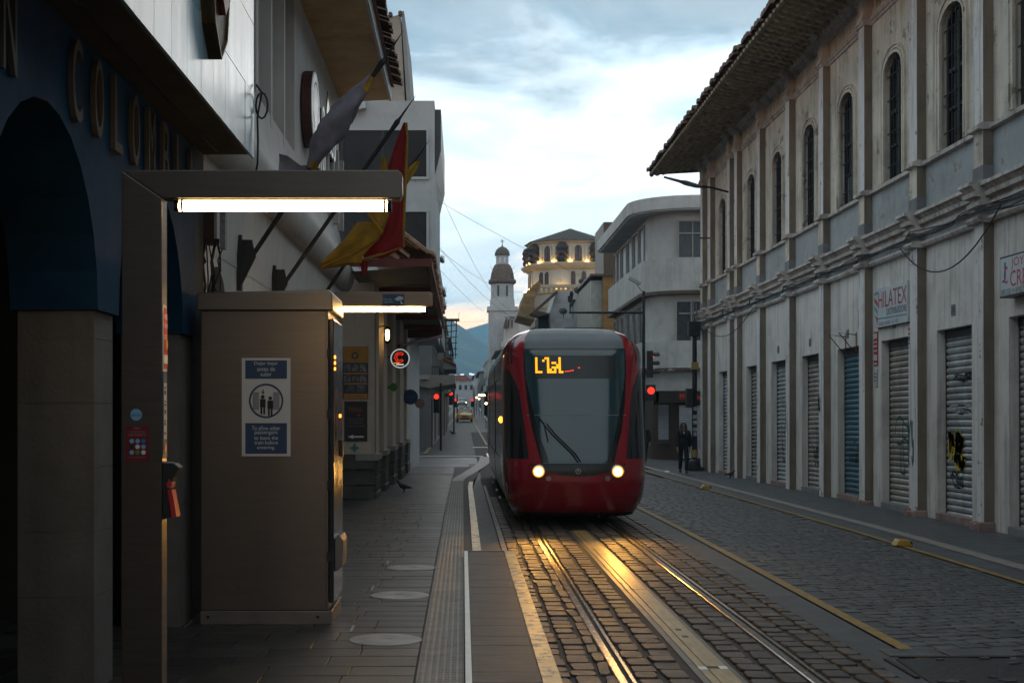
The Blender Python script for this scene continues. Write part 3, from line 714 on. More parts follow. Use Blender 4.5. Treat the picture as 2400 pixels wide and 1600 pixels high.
# small posters beside the SHILATEX door
def poster(label, y, zb, zt, w, base, bars, x=8.765, nm='poster'):
    r = thing(nm, label, 'poster', (x, y, zb)); q = MB(); q.box(x - .012, x, y - w / 2, y + w / 2, zb, zt); q.build('sheet', base, r)
    for k, (m, segs) in enumerate(bars.items()):
        q = MB()
        for a, b in segs: q.box(x - .016 - .001 * k, x - .011, y - w / 2 + .015, y + w / 2 - .015, zb + a * (zt - zb), zb + b * (zt - zb))
        q.build('print', m, r)
    return r
WP = flat('paper_white', (.5, .5, .5), .7); RP = flat('paper_red', (.40, .02, .03), .7); BP = flat('paper_grey', (.12, .12, .13), .7)
poster('red and white striped banner hanging left of the SHILATEX shutter', 30.78, 3.0, 3.73, .28, RP, {WP: [(.03, .08), (.15, .32), (.42, .46), (.55, .60), (.68, .72), (.80, .95)]}, 8.94)
poster('torn white paper note stuck below the striped banner', 30.78, 2.55, 2.93, .22, WP, {BP: [(.3, .36), (.5, .58), (.7, .76)]}, 8.94)
poster('red and white notice on the wall right of the SHILATEX shutter', 28.35, 3.30, 3.84, .34, WP, {RP: [(.45, .52), (.62, .7), (.88, .97)], BP: [(.1, .16), (.22, .38)]}, 8.94)
for (y, z, s, w, h, m, l) in ((27.65, .95, 4, .35, .9, 1, 'teal star shaped graffiti on the pilaster right of the green zigzag shutter'), (34.75, 2.0, 8, .25, .5, 0, 'small dark scrawl on the pilaster left of the tan shutter'), (38.35, 1.5, 12, .3, 1.1, 3, 'white torn paper scraps and scrawl on the pilaster left of the blue shutter')):
    q = strokes(s, 4, (PF - .006, y + .38, z), Yr, Zu, w, h, .018); tag(q.build('graffiti', GRAF[m]), l, 'graffiti')
# delineator studs on the outer yellow line
STUD = mat('brass_stud', (.50, .30, .05), .35, .3, var=.2)
for (x, y, l) in ((6.57, 21.3, 'yellow reflective stud on the outer yellow line nearest the camera'), (6.57, 38.5, 'small yellow reflective stud farther up the outer yellow line')):
    st = thing('lane_stud', l, 'road stud', (x, y, g(y)), 'yellow studs on the outer line')
    q = MB(); q.prism([(-.13 + x, g(y)), (.13 + x, g(y)), (.08 + x, g(y) + .09), (-.07 + x, g(y) + .10)], 'y', y - .12, y + .12); q.build('body', STUD, st, bevel=.015)
    q = MB(); q.box(x + .03, x + .135, y - .10, y + .10, g(y) + .004, g(y) + .07); q.build('reflector', BLACK, st, bevel=.01)

# ================================================================== LEFT: BLUE ARCADE
BLUE = mat('arcade_blue_paint', (.004, .034, .080), .75, spec=.15, var=.25, scale=1.5, bump=.15, dirt=(.006, .02, .04))
PIERS = mat('pier_stone', (.115, .112, .106), .7, var=.2, scale=2.5, bump=.25, bscale=30, dirt=(.08, .075, .068), dscale=1.2, streak=.3)
DARKIN = mat('arcade_interior', (.03, .028, .026), .9)
SOFF = mat('canopy_soffit', (.045, .041, .038), .8, var=.2, spec=.2)
PANEL = mat('glossy_white_panel', (.33, .50, .60), .20, var=.16, scale=1.0, stretch=(3, 3, .3), spec=.6)
XW, XB = -2.36, -2.93
arc = thing('arcade_building', 'dark blue arcaded building with raised COLOMBIA letters and stone piers', 'building', (XW, 9, .18))
PY = [(.8, 1.35), (3.6, 4.15), (6.4, 6.95), (9.2, 9.75), (12.0, 12.55)]
ZS, ZT = 2.66, 4.32
mb = MB()
for (a0, a1), (b0, b1) in zip(PY, PY[1:]):
    c, hw = (a1 + b0) / 2, (b0 - a1) / 2
    ar = [(c - hw * math.cos(math.pi * i / 14), ZS + hw * .98 * math.sin(math.pi * i / 14)) for i in range(15)]
    mb.prism([(b0, ZT), (a1, ZT)] + ar, 'x', XB, XW)
for a, b in PY: mb.box(XB, XW, a, b, ZS, ZT)
mb.build('blue_wall', BLUE, arc)
for a, b in PY:
    mb = MB(); zz = .18
    for h in (.62, .42, .42, .42, .42, .36): 
        if zz < ZS - .02: mb.box(XB + .04, XW - .035, a + .03, b - .03, zz, min(zz + h - .004, ZS - .003)); mb.box(XB + .045, XW - .04, a + .035, b - .035, zz + h - .005, min(zz + h, ZS)); zz += h
    mb.build('stone_pier', PIERS, arc)
mb = MB(); mb.box(-6.2, XW - .0, .5, 12.55, ZT - .005, ZT + .3); mb.build('ceiling', DARKIN, arc)
mb = MB(); mb.box(-6.3, -6.1, .5, 13.0, 1.55, ZT); mb.build('rear_wall', mat('ochre_wall', (.30, .17, .04), .8), arc)
mb = MB(); mb.box(-6.28, -6.09, .5, 13.0, .1, 1.55); mb.build('rear_dado', mat('red_dado', (.17, .02, .015), .8), arc)
mb = MB(); mb.box(-6.2, XW - .02, 12.56, 13.05, .1, ZT); mb.box(-14, XW - .02, .5, 13.05, 4.62, 9.6); mb.build('end_wall', DARKIN, arc)
mb = MB(); mb.box(-14, -1.95, -60, .48, 4.32, 9.2); mb.box(-14, XB - .6, -60, .48, -.2, 4.32); mb.build('rear_wing', mat('wing_render', (.2, .2, .2), .8), arc)
# raised letters
for ch, yy in zip('GRAN', (5.86, 6.38, 6.88, 7.32)):
    mb = MB(); text(mb, ch, (XW + .004, yy - .13, 3.74), (0, 1, 0), (0, 0, 1), .22, .50, depth=.035); mb.build('letter', CREAMT, arc)
for k, ch in enumerate('COLOMBIA'):
    yy = 8.60 + .512 * k
    mb = MB(); text(mb, ch, (XW + .004, yy - .13, 3.75), (0, 1, 0), (0, 0, 1), 0.07 if ch == 'I' else .22, .50, depth=.035); mb.build('letter', CREAMT, arc)
# fascia of glossy panels
mb = MB()
mb.prism([(.5, ZT), (12.55, ZT), (12.95, ZT + .02), (13.1, ZT + .12), (13.1, 9.2), (.5, 9.2)], 'x', XW, -1.945); mb.build('canopy_body', SOFF, arc)
mb = MB(); mb.box(-2.2, -2.18, 1, 12.7, ZT - .006, ZT + .01); mb.build('soffit_joint', DKMET, arc)
js = [13.1 - .53 * k for k in range(18)]
zz = [ZT + .01, 4.92, 5.56, 6.20, 6.84]
for i in range(len(js) - 1):
    for j in range(4):
        mb = MB(); mb.box(-1.944, -1.925 + rnd.uniform(-.002, .002), js[i + 1] + .004, js[i] - .004, zz[j] + .003, zz[j + 1] - .005); mb.build('panel', PANEL, arc)
mb = MB(); mb.box(-1.944, -1.925, .6, 13.1, 6.845, 9.2); mb.build('upper_panelling', PANEL, arc)
cs = thing('crest', 'dark gilt edged shield mounted on the glossy white fascia', 'shield', (-1.9, 10.75, 4.7))
pts = [(10.75, 4.66), (11.02, 4.86), (11.12, 5.2), (11.12, 5.9), (10.95, 6.05), (10.75, 5.98), (10.55, 6.05), (10.38, 5.9), (10.38, 5.2), (10.48, 4.86)]
mb = MB(); mb.prism(pts, 'x', -1.92, -1.84); mb.build('plate', mat('crest_dark', (.06, .045, .03), .45, .3, var=.6, scale=10, bump=.5), cs)
mb = MB(); mb.sweep(pts, -.0, .018, -1.93, -1.82, closed=True); mb.build('rim', mat('crest_gilt', (.09, .055, .015), .4, .6, var=.4), cs)
mb = MB(); mb.prism([(10.75 + (a - 10.75) * .5, 5.4 + (b - 5.4) * .55) for a, b in pts], 'x', -1.84, -1.79); mb.build('boss', mat('crest_red', (.14, .03, .02), .4, var=.5, scale=12), cs)
mb = MB(); mb.tube([(-1.91, 13.13, 5.02)] + [(-1.86 + .055 * math.sin(a), 13.15, 4.83 + .12 * math.cos(a)) for a in [math.pi * 2 * k / 12 for k in range(13)]] + [(-1.90, 13.15, 4.72), (-1.895, 13.15, 4.5), (-1.90, 13.16, 4.3), (-1.94, 13.18, 4.1), (-2.02, 13.2, 3.9)], .010, 6)
tag(mb.build('cable_loop', WIRE), 'black cable looped at the far end of the glossy white fascia', 'cable')
# wiring clutter and drainpipe in the gap after the arcade
wc = thing('wiring_cluster', 'dark tangle of wires and junction boxes between blue arcade and white building', 'wiring', (-2.4, 13.4, 3))
mb = MB(); mb.box(-2.62, -2.30, 13.15, 13.3, 3.55, 4.1); mb.build('junction_box', mat('rusty_box', (.05, .025, .018), .7), wc)
mb = MB(); mb.box(-2.24, -2.19, 13.1, 13.2, 3.5, 4.05); mb.build('label_strip', mat('grey_label', (.22, .24, .27), .6, var=.5, scale=30), wc)
mb = MB()
for k in range(16):
    x = -2.58 + .022 * k; z = 3.6; pts = []
    for q in range(7): pts.append((x + rnd.uniform(-.03, .03), 13.12 + rnd.uniform(-.03, .05), z)); z -= rnd.uniform(.05, .22)
    mb.tube(pts, rnd.uniform(.006, .014), 5)
mb.build('loose_wires', WIRE, wc)
mb = MB(); mb.tube([(-2.62, 12.75, .2), (-2.62, 12.75, 4.2)], .035, 8); tag(mb.build('drainpipe', mat('old_pipe', (.10, .075, .05), .7)), 'thin brown drainpipe at the end of the blue arcade', 'pipe')

# ================================================================== LEFT: WHITE BANK WITH FLARED BASE
BANKW = mat('bank_white_render', (.50, .48, .46), .75, var=.08, scale=1, bump=.12, dirt=(.30, .27, .24), dscale=.8, damt=.4, streak=.25)
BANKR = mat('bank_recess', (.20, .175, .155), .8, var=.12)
EAVEW = mat('eave_soffit_render', (.62, .39, .18), .8, var=.15, scale=1.2, dirt=(.24, .14, .07), dscale=.9, damt=.6)
XK = -2.5
bank = thing('bank_building', 'white building with flared base, ribbed upper wall and wide ochre eave', 'building', (XK, 20, .18))
mb = MB(); prof = []
for i in range(9): t = i / 8; prof.append((XK + .0 + .33 * (t ** 2.2), 5.85 - 1.05 * t))        # cove sweeping out
for i in range(1, 9): t = math.pi / 2 * i / 8; prof.append((XK + .33 - .22 * (1 - math.cos(t)), 4.8 - .42 * math.sin(t)))
prof += [(XK + .06, 3.7), (XK + .06, 3.55)]
ys = [13.12, 16, 20, 24, 28.6]
mb.grid([[(x, y, z) for x, z in prof] for y in ys]); mb.poly([(x, 28.6, z) for x, z in prof] + [(XK - .3, 28.6, 3.55), (XK - .3, 28.6, 5.85)]); mb.poly([(x, 13.12, z) for x, z in prof] + [(XK - .3, 13.12, 3.55), (XK - .3, 13.12, 5.85)])
mb.build('flared_cove', BANKW, bank, smooth=True)
mb = MB(); cs_ = [(14.15, .75), (17.2, .75), (20.2, .75), (23.2, .75), (26.2, .75)]; y0 = 13.12
for c, hw in cs_:
    ar = [(c - hw * math.cos(math.pi * i / 12), 2.45 + 1.0 * math.sin(math.pi * i / 12)) for i in range(13)]
    mb.box(XK - .3, XK + .055, y0, c - hw, .1, 3.6); mb.prism([(c + hw, 3.6), (c - hw, 3.6)] + ar, 'x', XK - .3, XK + .055); y0 = c + hw
mb.box(XK - .3, XK + .055, y0, 28.6, .1, 3.6); mb.build('ground_wall', BANKW, bank)
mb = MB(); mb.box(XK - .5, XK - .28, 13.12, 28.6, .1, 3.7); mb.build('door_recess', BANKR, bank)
mb = MB(); mb.box(XK - .3, XK, 21.1, 23.9, 5.84, 8.4); mb.box(XK - .3, XK, 23.9, 28.6, 5.84, 8.4); mb.box(XK - .3, XK - .14, 13.12, 21.1, 5.84, 8.4); mb.build('upper_wall', BANKW, bank)
for y, w in ((13.3, .35), (14.6, .12), (15.7, .12), (17.15, .14), (18.45, .13), (19.8, .14)):
    mb = MB(); mb.box(XK - .15, XK + .01, y, y + w, 5.7, 8.4); mb.build('rib', BANKW, bank)
for y in (25.2, 26.2, 27.2, 28.3):
    mb = MB(); mb.box(XK, XK + .12, y, y + .16, 5.6, 7.0); mb.build('rib', BANKW, bank)
for y in (25.4, 26.4, 27.4):
    mb = MB(); mb.box(XK + .002, XK + .01, y, y + .78, 5.7, 7.0); mb.build('recess', BANKR, bank)
mb = MB(); mb.prism([(25.9, 6.9), (26.5, 6.9), (26.5, 7.5), (26.2, 7.9), (25.9, 7.5)], 'x', XK, XK + .02); mb.build('pointed_window', mat('amber_glass', (.12, .07, .03), .3), bank)
mb = MB(); mb.poly([(XK, 13.12, 8.3), (-1.50, 13.12, 8.36), (-1.50, 29.0, 8.36), (XK, 29.0, 8.3)]); mb.poly([(XK, 29.0, 8.3), (-1.5, 29.0, 8.36), (-1.5, 29.0, 8.56), (XK, 29.0, 9.3)]); mb.build('eave_soffit', EAVEW, bank)
mb = MB(); mb.box(-1.51, -1.46, 13.1, 29.02, 8.34, 8.58); mb.build('fascia_board', mat('fascia_white', (.50, .50, .50), .6), bank)
mb = MB(); mb.add([(-1.4, 13.1, 8.6), (-1.4, 29, 8.6), (-6, 29, 10.3), (-6, 13.1, 10.3)], [(0, 1, 2, 3)]); mb.build('roof', TILEM, bank)
q = MB(); arcs = [(math.sin(t) * .10, math.cos(t) * .08) for t in (-1.57, -.8, 0, .8, 1.57)]
q.grid([[(.12, u, v - .03) for u, v in arcs], [(-.5, u * .9, v + .17) for u, v in arcs]]); q.poly([(.118, u, v - .03) for u, v in arcs])
me = bpy.data.meshes.new('eave_tile'); me.from_pydata(q.v, [], q.f); me.materials.append(TILEM)
y = 16.0
while y < 28.9:
    inst(me, 'eave_tile', (-1.36 + rnd.uniform(-.03, .03), y, 8.62 + rnd.uniform(-.015, .02)), (0, 0, rnd.uniform(-.08, .08)), (1, 1, 1), bank); y += .22
mb = MB(); mb.box(XK - 4, XK - .28, 28.5, 28.65, .1, 9.0); mb.build('gable_wall', BANKW, bank)
lg = thing('logo_disc', 'big round white logo sign with dark red edge on the white wall', 'sign', (XK, 22.4, 6.1))
mb = MB(); mb.lathe([(.59, 0), (.60, .03), (.60, .16)], (XK + .01, 22.4, 6.75), 32, axis='x'); mb.build('drum', mat('maroon_edge', (.07, .018, .014), .5), lg)
mb = MB(); mb.lathe([(.585, .16), (.575, .175)], (XK + .01, 22.4, 6.75), 32, axis='x'); mb.build('face', flat('sign_white_face', (.62, .66, .68), .35), lg)
mb = MB(); disc(mb, (XK + .19, 22.4, 6.78), (0, 1, 0), (0, 0, 1), .40, .37, n=28, a0=-.4, a1=4.2)
mb.poly([(XK + .19, 22.0, 6.65), (XK + .19, 22.06, 6.65), (XK + .19, 22.38, 6.25), (XK + .19, 22.9, 6.95), (XK + .19, 22.38, 6.18)]); mb.build('emblem', BLACK, lg)
bs = thing('wall_lettering', 'raised black and white lettering on the white wall beyond the round logo', 'lettering', (XK, 25, 6))
for k, ch in enumerate('Banco'):
    mb = MB(); text(mb, ch, (XK + .13, 23.75 + .50 * k, 6.55), (0, 1, 0), (0, 0, 1), .42, .56 if k == 0 else .48, 1, depth=.03); mb.box(XK + .002, XK + .13, 23.78 + .50 * k, 24.14 + .50 * k, 6.58, 6.98 + (.1 if k == 0 else 0)); mb.build('letter', [BLACK, flat('sign_white_face', (.62, .66, .68), .35)], bs)
for k, ch in enumerate('Ro'):
    mb = MB(); text(mb, ch, (XK + .13, 23.2 + .58 * k, 5.98), (0, 1, 0), (0, 0, 1), .42, .50, 1, depth=.03); mb.box(XK + .002, XK + .13, 23.22 + .58 * k, 23.6 + .58 * k, 6.0, 6.44); mb.build('letter', [BLACK, flat('sign_white_face', (.62, .66, .68), .35)], bs)
# floodlight bracket and little lamps
mb = MB(); mb.tube([(XK + .28, 17.0, 4.75), (XK + .55, 17.0, 4.85)], .015, 5); mb.box(XK + .45, XK + .72, 16.9, 17.15, 4.82, 4.9)
tag(mb.build('floodlight', mat('lamp_grey', (.2, .19, .18), .5)), 'small floodlight fixed under the flared white cove', 'floodlight')
mb = MB(); mb.tube([(-2.2, 25.5, 4.85), (-1.62, 25.5, 4.92), (-1.40, 25.5, 4.95)], .018, 5); mb.tube([(-1.9, 25.5, 4.9), (-1.85, 25.5, 4.55), (-1.6, 25.5, 4.75)], .008, 4); mb.box(-1.55, -1.35, 25.4, 25.6, 4.93, 5.08)
tag(mb.build('camera_bracket', DKMET), 'dark bracket arm with a small camera on the white flared wall', 'bracket')

# flag poles
POLEM = mat('flag_pole_black', (.015, .014, .015), .45, .3)
FPURP = mat('flag_cloth_pale', (.18, .165, .20), .9, var=.3, scale=4); FGOLD = mat('flag_cloth_gold', (.27, .155, .010), .9, var=.3, scale=6); FRED = mat('flag_cloth_red', (.17, .003, .006), .9, var=.25, scale=5)
def flagpole(y, base, tip, label):
    r = thing('flag_pole', label, 'flag pole', (base[0], y, base[1]), 'slanted flag poles on the white building')
    b = Vector((base[0], y, base[1])); t = Vector((tip[0], y, tip[1])); d = (t - b).normalized()
    mb = MB(); mb.tube([b, b + (t - b) * .86], .027, 8); mb.build('shaft', POLEM, r)
    mb = MB(); mb.tube([b + (t - b) * .82, b + (t - b) * .86, b + (t - b) * .875, b + (t - b) * .885, t], [.03, .036, .02, .016, .002], 8); mb.build('spearhead', POLEM, r)
    mb = MB(); mb.box(XK + .04, XK + .11, y - .05, y + .05, base[1] - .35, base[1] + .25); mb.prism([(XK + .1, base[1] - .3), (b.x + .06, base[1] + .02), (b.x + .02, base[1] + .2), (XK + .1, base[1] + .2)], 'y', y - .025, y + .025); mb.build('socket', DKMET, r)
    return b, t, d
b1, t1, d1 = flagpole(15.4, (-2.3, 3.66), (-.64, 6.13), 'black flag pole wrapped in the pale furled flag, nearest the metal shelter beam')
b2, t2, d2 = flagpole(18.2, (-2.3, 3.62), (-.60, 6.05), 'black flag pole carrying the big red and yellow flag')
b3, t3, d3 = flagpole(21.4, (-2.3, 3.45), (-.51, 6.08), 'black flag pole with a scrap of yellow flag, farthest of the poles')
# furled pale flag
fl = thing('furled_flag', 'pale lilac flag with gold edge wrapped round its pole', 'flag', tuple(b1))
pts = []; rad = []
for i in range(15):
    s = .40 + .40 * i / 14; p = b1 + (t1 - b1) * s + Vector((-.0, -.03, -.03)); pts.append(p); k = i / 14
    rad.append(.042 + .10 * math.sin(math.pi * (1 - k) ** 1.25) ** 1.1)
rows = []; nrm = d1.cross(Vector((0, 1, 0)))
for i, (p, r_) in enumerate(zip(pts, rad)):
    row = []
    for j in range(20):
        a = 2 * math.pi * j / 20; rr = r_ * (1 + .16 * math.sin(3 * a + i * .8) + .1 * math.sin(5 * a - i * 1.3))
        row.append(p + nrm * (math.cos(a) * rr) + Vector((0, 1, 0)) * (math.sin(a) * rr) + nrm * (r_ * .45))
    rows.append(row)
mb = MB(); mb.grid(rows, closed=True); mb.poly(rows[0]); mb.poly(rows[-1]); mb.build('cloth', FPURP, fl, smooth=True)
mb = MB()
for a, b_ in ((0, 1), (12, 14)):
    rs = [[p + (p - pts[i]) * .10 for p in rows[i]] for i in range(a, b_ + 1)]; mb.grid([r_[6:16] for r_ in rs])
mb.build('gold_edge', FGOLD, fl)
tail = [(b1 + (t1 - b1) * .40) + Vector(v) for v in ((.0, 0, -.02), (-.12, .02, -.10), (-.27, .03, .0), (-.36, .03, .09))]
mb = MB(); rows = []
for i, p in enumerate(tail):
    hw = (.05, .12, .13, .06)[i]; rows.append([p + Vector((0, math.sin(j) * .03, hw * (1 - j / 3))) + Vector((0, 0, -hw * j / 4)) for j in range(7)])
mb.grid(rows); mb.build('loose_end', FPURP, fl, smooth=True)
# big flag on pole 2: red upper triangle falling to a wide skirt, yellow drape swept to the lower left
fl = thing('big_flag', 'torn red and yellow flag with gold fringe hanging from the middle pole', 'flag', (-.7, 18.2, 4))
def cloth(rows_xy, y, amp, ph=0.0, n=12):
    """rows of (left px, right px, py) of the photograph at real distance y, rippled in depth"""
    rows = []
    for i, (l, r_, py) in enumerate(rows_xy):
        row = []
        for j in range(n + 1):
            k = j / n; p = at(l + (r_ - l) * k, py, y); p.y += amp * math.sin(k * 9 + i * .7 + ph) * (.3 + .7 * i / len(rows_xy)); row.append(p)
        rows.append(row)
    return rows
mb = MB(); mb.grid(cloth([(946, 950, 287), (934, 952, 315), (922, 951, 350), (909, 949, 392), (912, 948, 430), (917, 946, 470), (911, 945, 510), (893, 945, 550), (862, 944, 580), (850, 900, 606)], 18.2, .035)); mb.build('red_field', FRED, fl, smooth=True)
mb = MB(); mb.grid(cloth([(852, 914, 480), (862, 911, 505), (878, 903, 530), (890, 896, 552)], 18.1, .03)); 
mb.grid(cloth([(838, 893, 520), (822, 897, 540), (806, 890, 560), (788, 868, 580), (768, 850, 600), (752, 848, 616), (749, 775, 627)], 18.0, .05, 1.0)); mb.build('yellow_field', FGOLD, fl, smooth=True)
mb = MB(); mb.tube([at(*p) for p in ((952, 288, 18.2), (954, 330, 18.22), (952, 400, 18.2), (948, 480, 18.2), (945, 578, 18.25), (900, 594, 18.2), (850, 608, 18.1), (800, 622, 18), (752, 628, 18))], .018, 5)
mb.tube([at(*p) for p in ((862, 500, 18.0), (895, 545, 17.95), (880, 562, 17.95), (820, 598, 17.95), (755, 625, 17.98))], .016, 5); mb.build('fringe', FGOLD, fl)
mb = MB(); mb.grid(cloth([(896, 904, 368), (892, 910, 385), (890, 914, 402)], 18.25, .02)); mb.build('yellow_corner', FGOLD, fl)
mb = MB(); mb.grid(cloth([(842, 863, 612), (846, 862, 630), (850, 858, 645)], 18.15, .02)); mb.build('red_tip', FRED, fl)
fl = thing('flag_scrap', 'small yellow end of a flag bound to the farthest pole', 'flag', tuple(at(975, 395, 21.3)))
mb = MB(); mb.grid(cloth([(974, 984, 378), (962, 982, 388), (952, 976, 400), (948, 964, 418), (940, 950, 440), (936, 942, 460)], 21.3, .02)); mb.build('cloth', FGOLD, fl, smooth=True)

# ================================================================== SHELTER FRAMES, CABINET
TUBE = glow('lamp_tube_light', (1.0, .60, .22), 26)
def shelter(y, first):
    r = thing('light_frame', 'brushed steel post with a long beam and lit tube, nearest the camera' if first else 'brushed steel lit beam behind the tall cabinet, with a camera notice', 'lamp post', (-1.65, y, .18), 'lit steel frames on the platform')
    zt, zb, xl, xr, d = 3.24, 3.095, -1.752, -.312, .125
    xp = -1.545
    mb = MB(); mb.prism([(xl, .18), (xp, .18), (xp, zb), (xl, zt - .004)], 'y', y, y + d); mb.build('post', BRUSH, r, bevel=.004)
    mb = MB(); mb.prism([(xl, zt), (xp + .001, zb + .001), (xr - .01, zb + .001), (xr, zb + .03), (xr, zt - .02), (xr - .02, zt)], 'y', y + .001, y + d - .001); mb.build('beam', BRUSH, r, bevel=.004)
    mb = MB(); mb.tube([(-1.475, y + .06, 3.062), (-.385, y + .06, 3.062)], .025, 12); lt = mb.build('lamp_tube', TUBE, r)
    mb = MB()
    for x in (-1.452, -.405): mb.lathe([(.027, -.006), (.027, .006)], (x, y + .06, 3.062), 12, axis='x')
    for x in (-1.48, -.38): mb.lathe([(.028, -.012), (.028, .012)], (x, y + .06, 3.062), 12, axis='x')
    mb.build('tube_clamp', DKMET, r)
    mb = MB(); mb.box(-1.49, -.37, y + .02, y + .10, 3.088, 3.094); mb.build('reflector', STEEL, r)
    return r
p1 = shelter(7.3, True)
p2 = shelter(14.7, False)
mb = MB(); mb.box(-.83, -.605, 14.692, 14.702, 3.09, 3.215); nt1 = mb.build('notice', NAVY, p2)
mb = MB(); text(mb, 'Para tu', (-.82, 14.69, 3.155), (1, 0, 0), (0, 0, 1), .085, .02); text(mb, 'seguridad', (-.82, 14.69, 3.125), (1, 0, 0), (0, 0, 1), .10, .022)
mb.poly([(-.71, 14.69, 3.165), (-.66, 14.69, 3.195), (-.62, 14.69, 3.185), (-.615, 14.69, 3.16), (-.68, 14.69, 3.145)]); mb.poly([(-.65, 14.69, 3.145), (-.635, 14.69, 3.145), (-.615, 14.69, 3.11), (-.64, 14.69, 3.11)]); mb.build('print', mat('notice_pale', (.45, .55, .62), .5), nt1)
# things stuck on the first post
def sticker(name, label, cat, loc): return thing(name, label, cat, loc)
Yp = 7.298; RX, UZ = (1, 0, 0), (0, 0, 1)
st = sticker('round_sticker', 'round pale blue sticker on the steel post', 'sticker', (-1.675, Yp, 2))
mb = MB(); disc(mb, (-1.676, Yp - .003, 1.986), RX, UZ, .030, n=28); mb.build('disc', SKYB, st)
mb = MB(); text(mb, 'ubícate', (-1.702, Yp - .005, 1.979), RX, UZ, .052, .014); mb.build('lettering', NAVY, st)
st = sticker('red_notice', 'small dark red notice with nine round icons on the steel post', 'notice', (-1.67, Yp, 1.75))
mb = MB(); mb.box(-1.732, -1.610, Yp - .003, Yp + .001, 1.745, 1.928); mb.build('sheet', flat('notice_red', (.16, .008, .012), .5), st)
mb = MB(); text(mb, 'COBRO', (-1.69, Yp - .005, 1.912), RX, UZ, .035, .008); text(mb, 'transacciones', (-1.71, Yp - .005, 1.896), RX, UZ, .08, .007); text(mb, 'ELECTRÓNICO', (-1.715, Yp - .005, 1.878), RX, UZ, .09, .014); text(mb, 'consulta las tarifas vigentes', (-1.715, Yp - .005, 1.765), RX, UZ, .09, .006); mb.build('lettering', flat('notice_pink', (.40, .25, .25), .5), st)
IC = [SKYB, SKYB, flat('icon_blue', (.03, .15, .45)), BLACK, WHITE, SKYB, SKYB, GREENP, WHITE]
for k in range(9):
    mb = MB(); disc(mb, (-1.698 + .030 * (k % 3), Yp - .006, 1.851 - .029 * (k // 3)), RX, UZ, .0115, n=16); mb.build('icon', IC[k], st)
Xs = -1.5445
st = sticker('payment_sign', 'red and white card payment sign on the side of the steel post', 'sign', (-1.54, 7.36, 2.2))
mb = MB(); oc = [(7.315, 2.21), (7.405, 2.21), (7.412, 2.24), (7.412, 2.48), (7.39, 2.545), (7.33, 2.555), (7.312, 2.52), (7.312, 2.24)]; mb.prism(oc, 'x', Xs, Xs + .004); mb.build('plate', WHITE, st)
ctr = (7.362, 2.38); mb = MB(); mb.prism([(ctr[0] + (a - ctr[0]) * .86, ctr[1] + (b - ctr[1]) * .93) for a, b in oc], 'x', Xs + .004, Xs + .0055); mb.build('red_field', flat('sign_bright_red', (.50, .03, .02), .5), st)
mb = MB(); text(mb, 'paga', (Xs + .0075, 7.325, 2.475), (0, 1, 0), UZ, .07, .03); text(mb, 'Aquí', (Xs + .0075, 7.325, 2.425), (0, 1, 0), UZ, .075, .04); text(mb, 'con', (Xs + .0075, 7.325, 2.375), (0, 1, 0), UZ, .05, .025); mb.box(Xs + .0055, Xs + .007, 7.32, 7.405, 2.25, 2.295); mb.build('lettering', WHITE, st)
mb = MB(); disc(mb, (Xs + .0075, 7.382, 2.35), (0, 1, 0), UZ, .03, n=18); mb.build('spot', GOLD, st)
st = sticker('instruction_strip', 'tall blue and white instruction strip below the payment sign', 'sign', (-1.54, 7.36, 1.75))
mb = MB(); mb.box(Xs, Xs + .003, 7.315, 7.41, 1.76, 2.205); mb.build('strip', NAVY, st)
mb = MB(); mb.box(Xs + .003, Xs + .005, 7.33, 7.395, 1.86, 2.15); mb.build('white_panel', mat('strip_white', (.45, .45, .45), .5), st)
mb = MB(); 
for zz, h in ((2.12, .012), (2.09, .02), (2.05, .008), (2.03, .012), (1.99, .02), (1.95, .008), (1.93, .016), (1.885, .01)): mb.box(Xs + .005, Xs + .006, 7.338, 7.338 + rnd.uniform(.025, .05), zz, zz + h)
mb.build('print', BLACK, st)
mb = MB(); disc(mb, (Xs + .006, 7.362, 1.815), (0, 1, 0), UZ, .022, n=16); mb.build('spot', RED, st)
st = sticker('card_reader', 'black card validator with red flap on the side of the steel post', 'card reader', (-1.5, 7.36, 1.4))
mb = MB(); mb.prism([(Xs, 1.745), (Xs + .062, 1.735), (Xs + .085, 1.715), (Xs + .055, 1.66), (Xs + .035, 1.60), (Xs + .045, 1.46), (Xs, 1.45)], 'y', 7.31, 7.42); mb.build('housing', BLACK, st, bevel=.004)
mb = MB(); mb.prism([(Xs + .028, 1.60), (Xs + .05, 1.60), (Xs + .075, 1.462), (Xs + .05, 1.455)], 'y', 7.302, 7.40); mb.prism([(Xs + .022, 1.63), (Xs + .035, 1.655), (Xs + .05, 1.635), (Xs + .046, 1.61), (Xs + .028, 1.61)], 'y', 7.302, 7.40); mb.build('red_flap', flat('flap_red', (.50, .02, .03), .45), st)
mb = MB(); mb.box(Xs + .002, Xs + .06, 7.309, 7.312, 1.738, 1.744); mb.build('slot_edge', flat('pale_edge', (.5, .42, .44), .4), st)

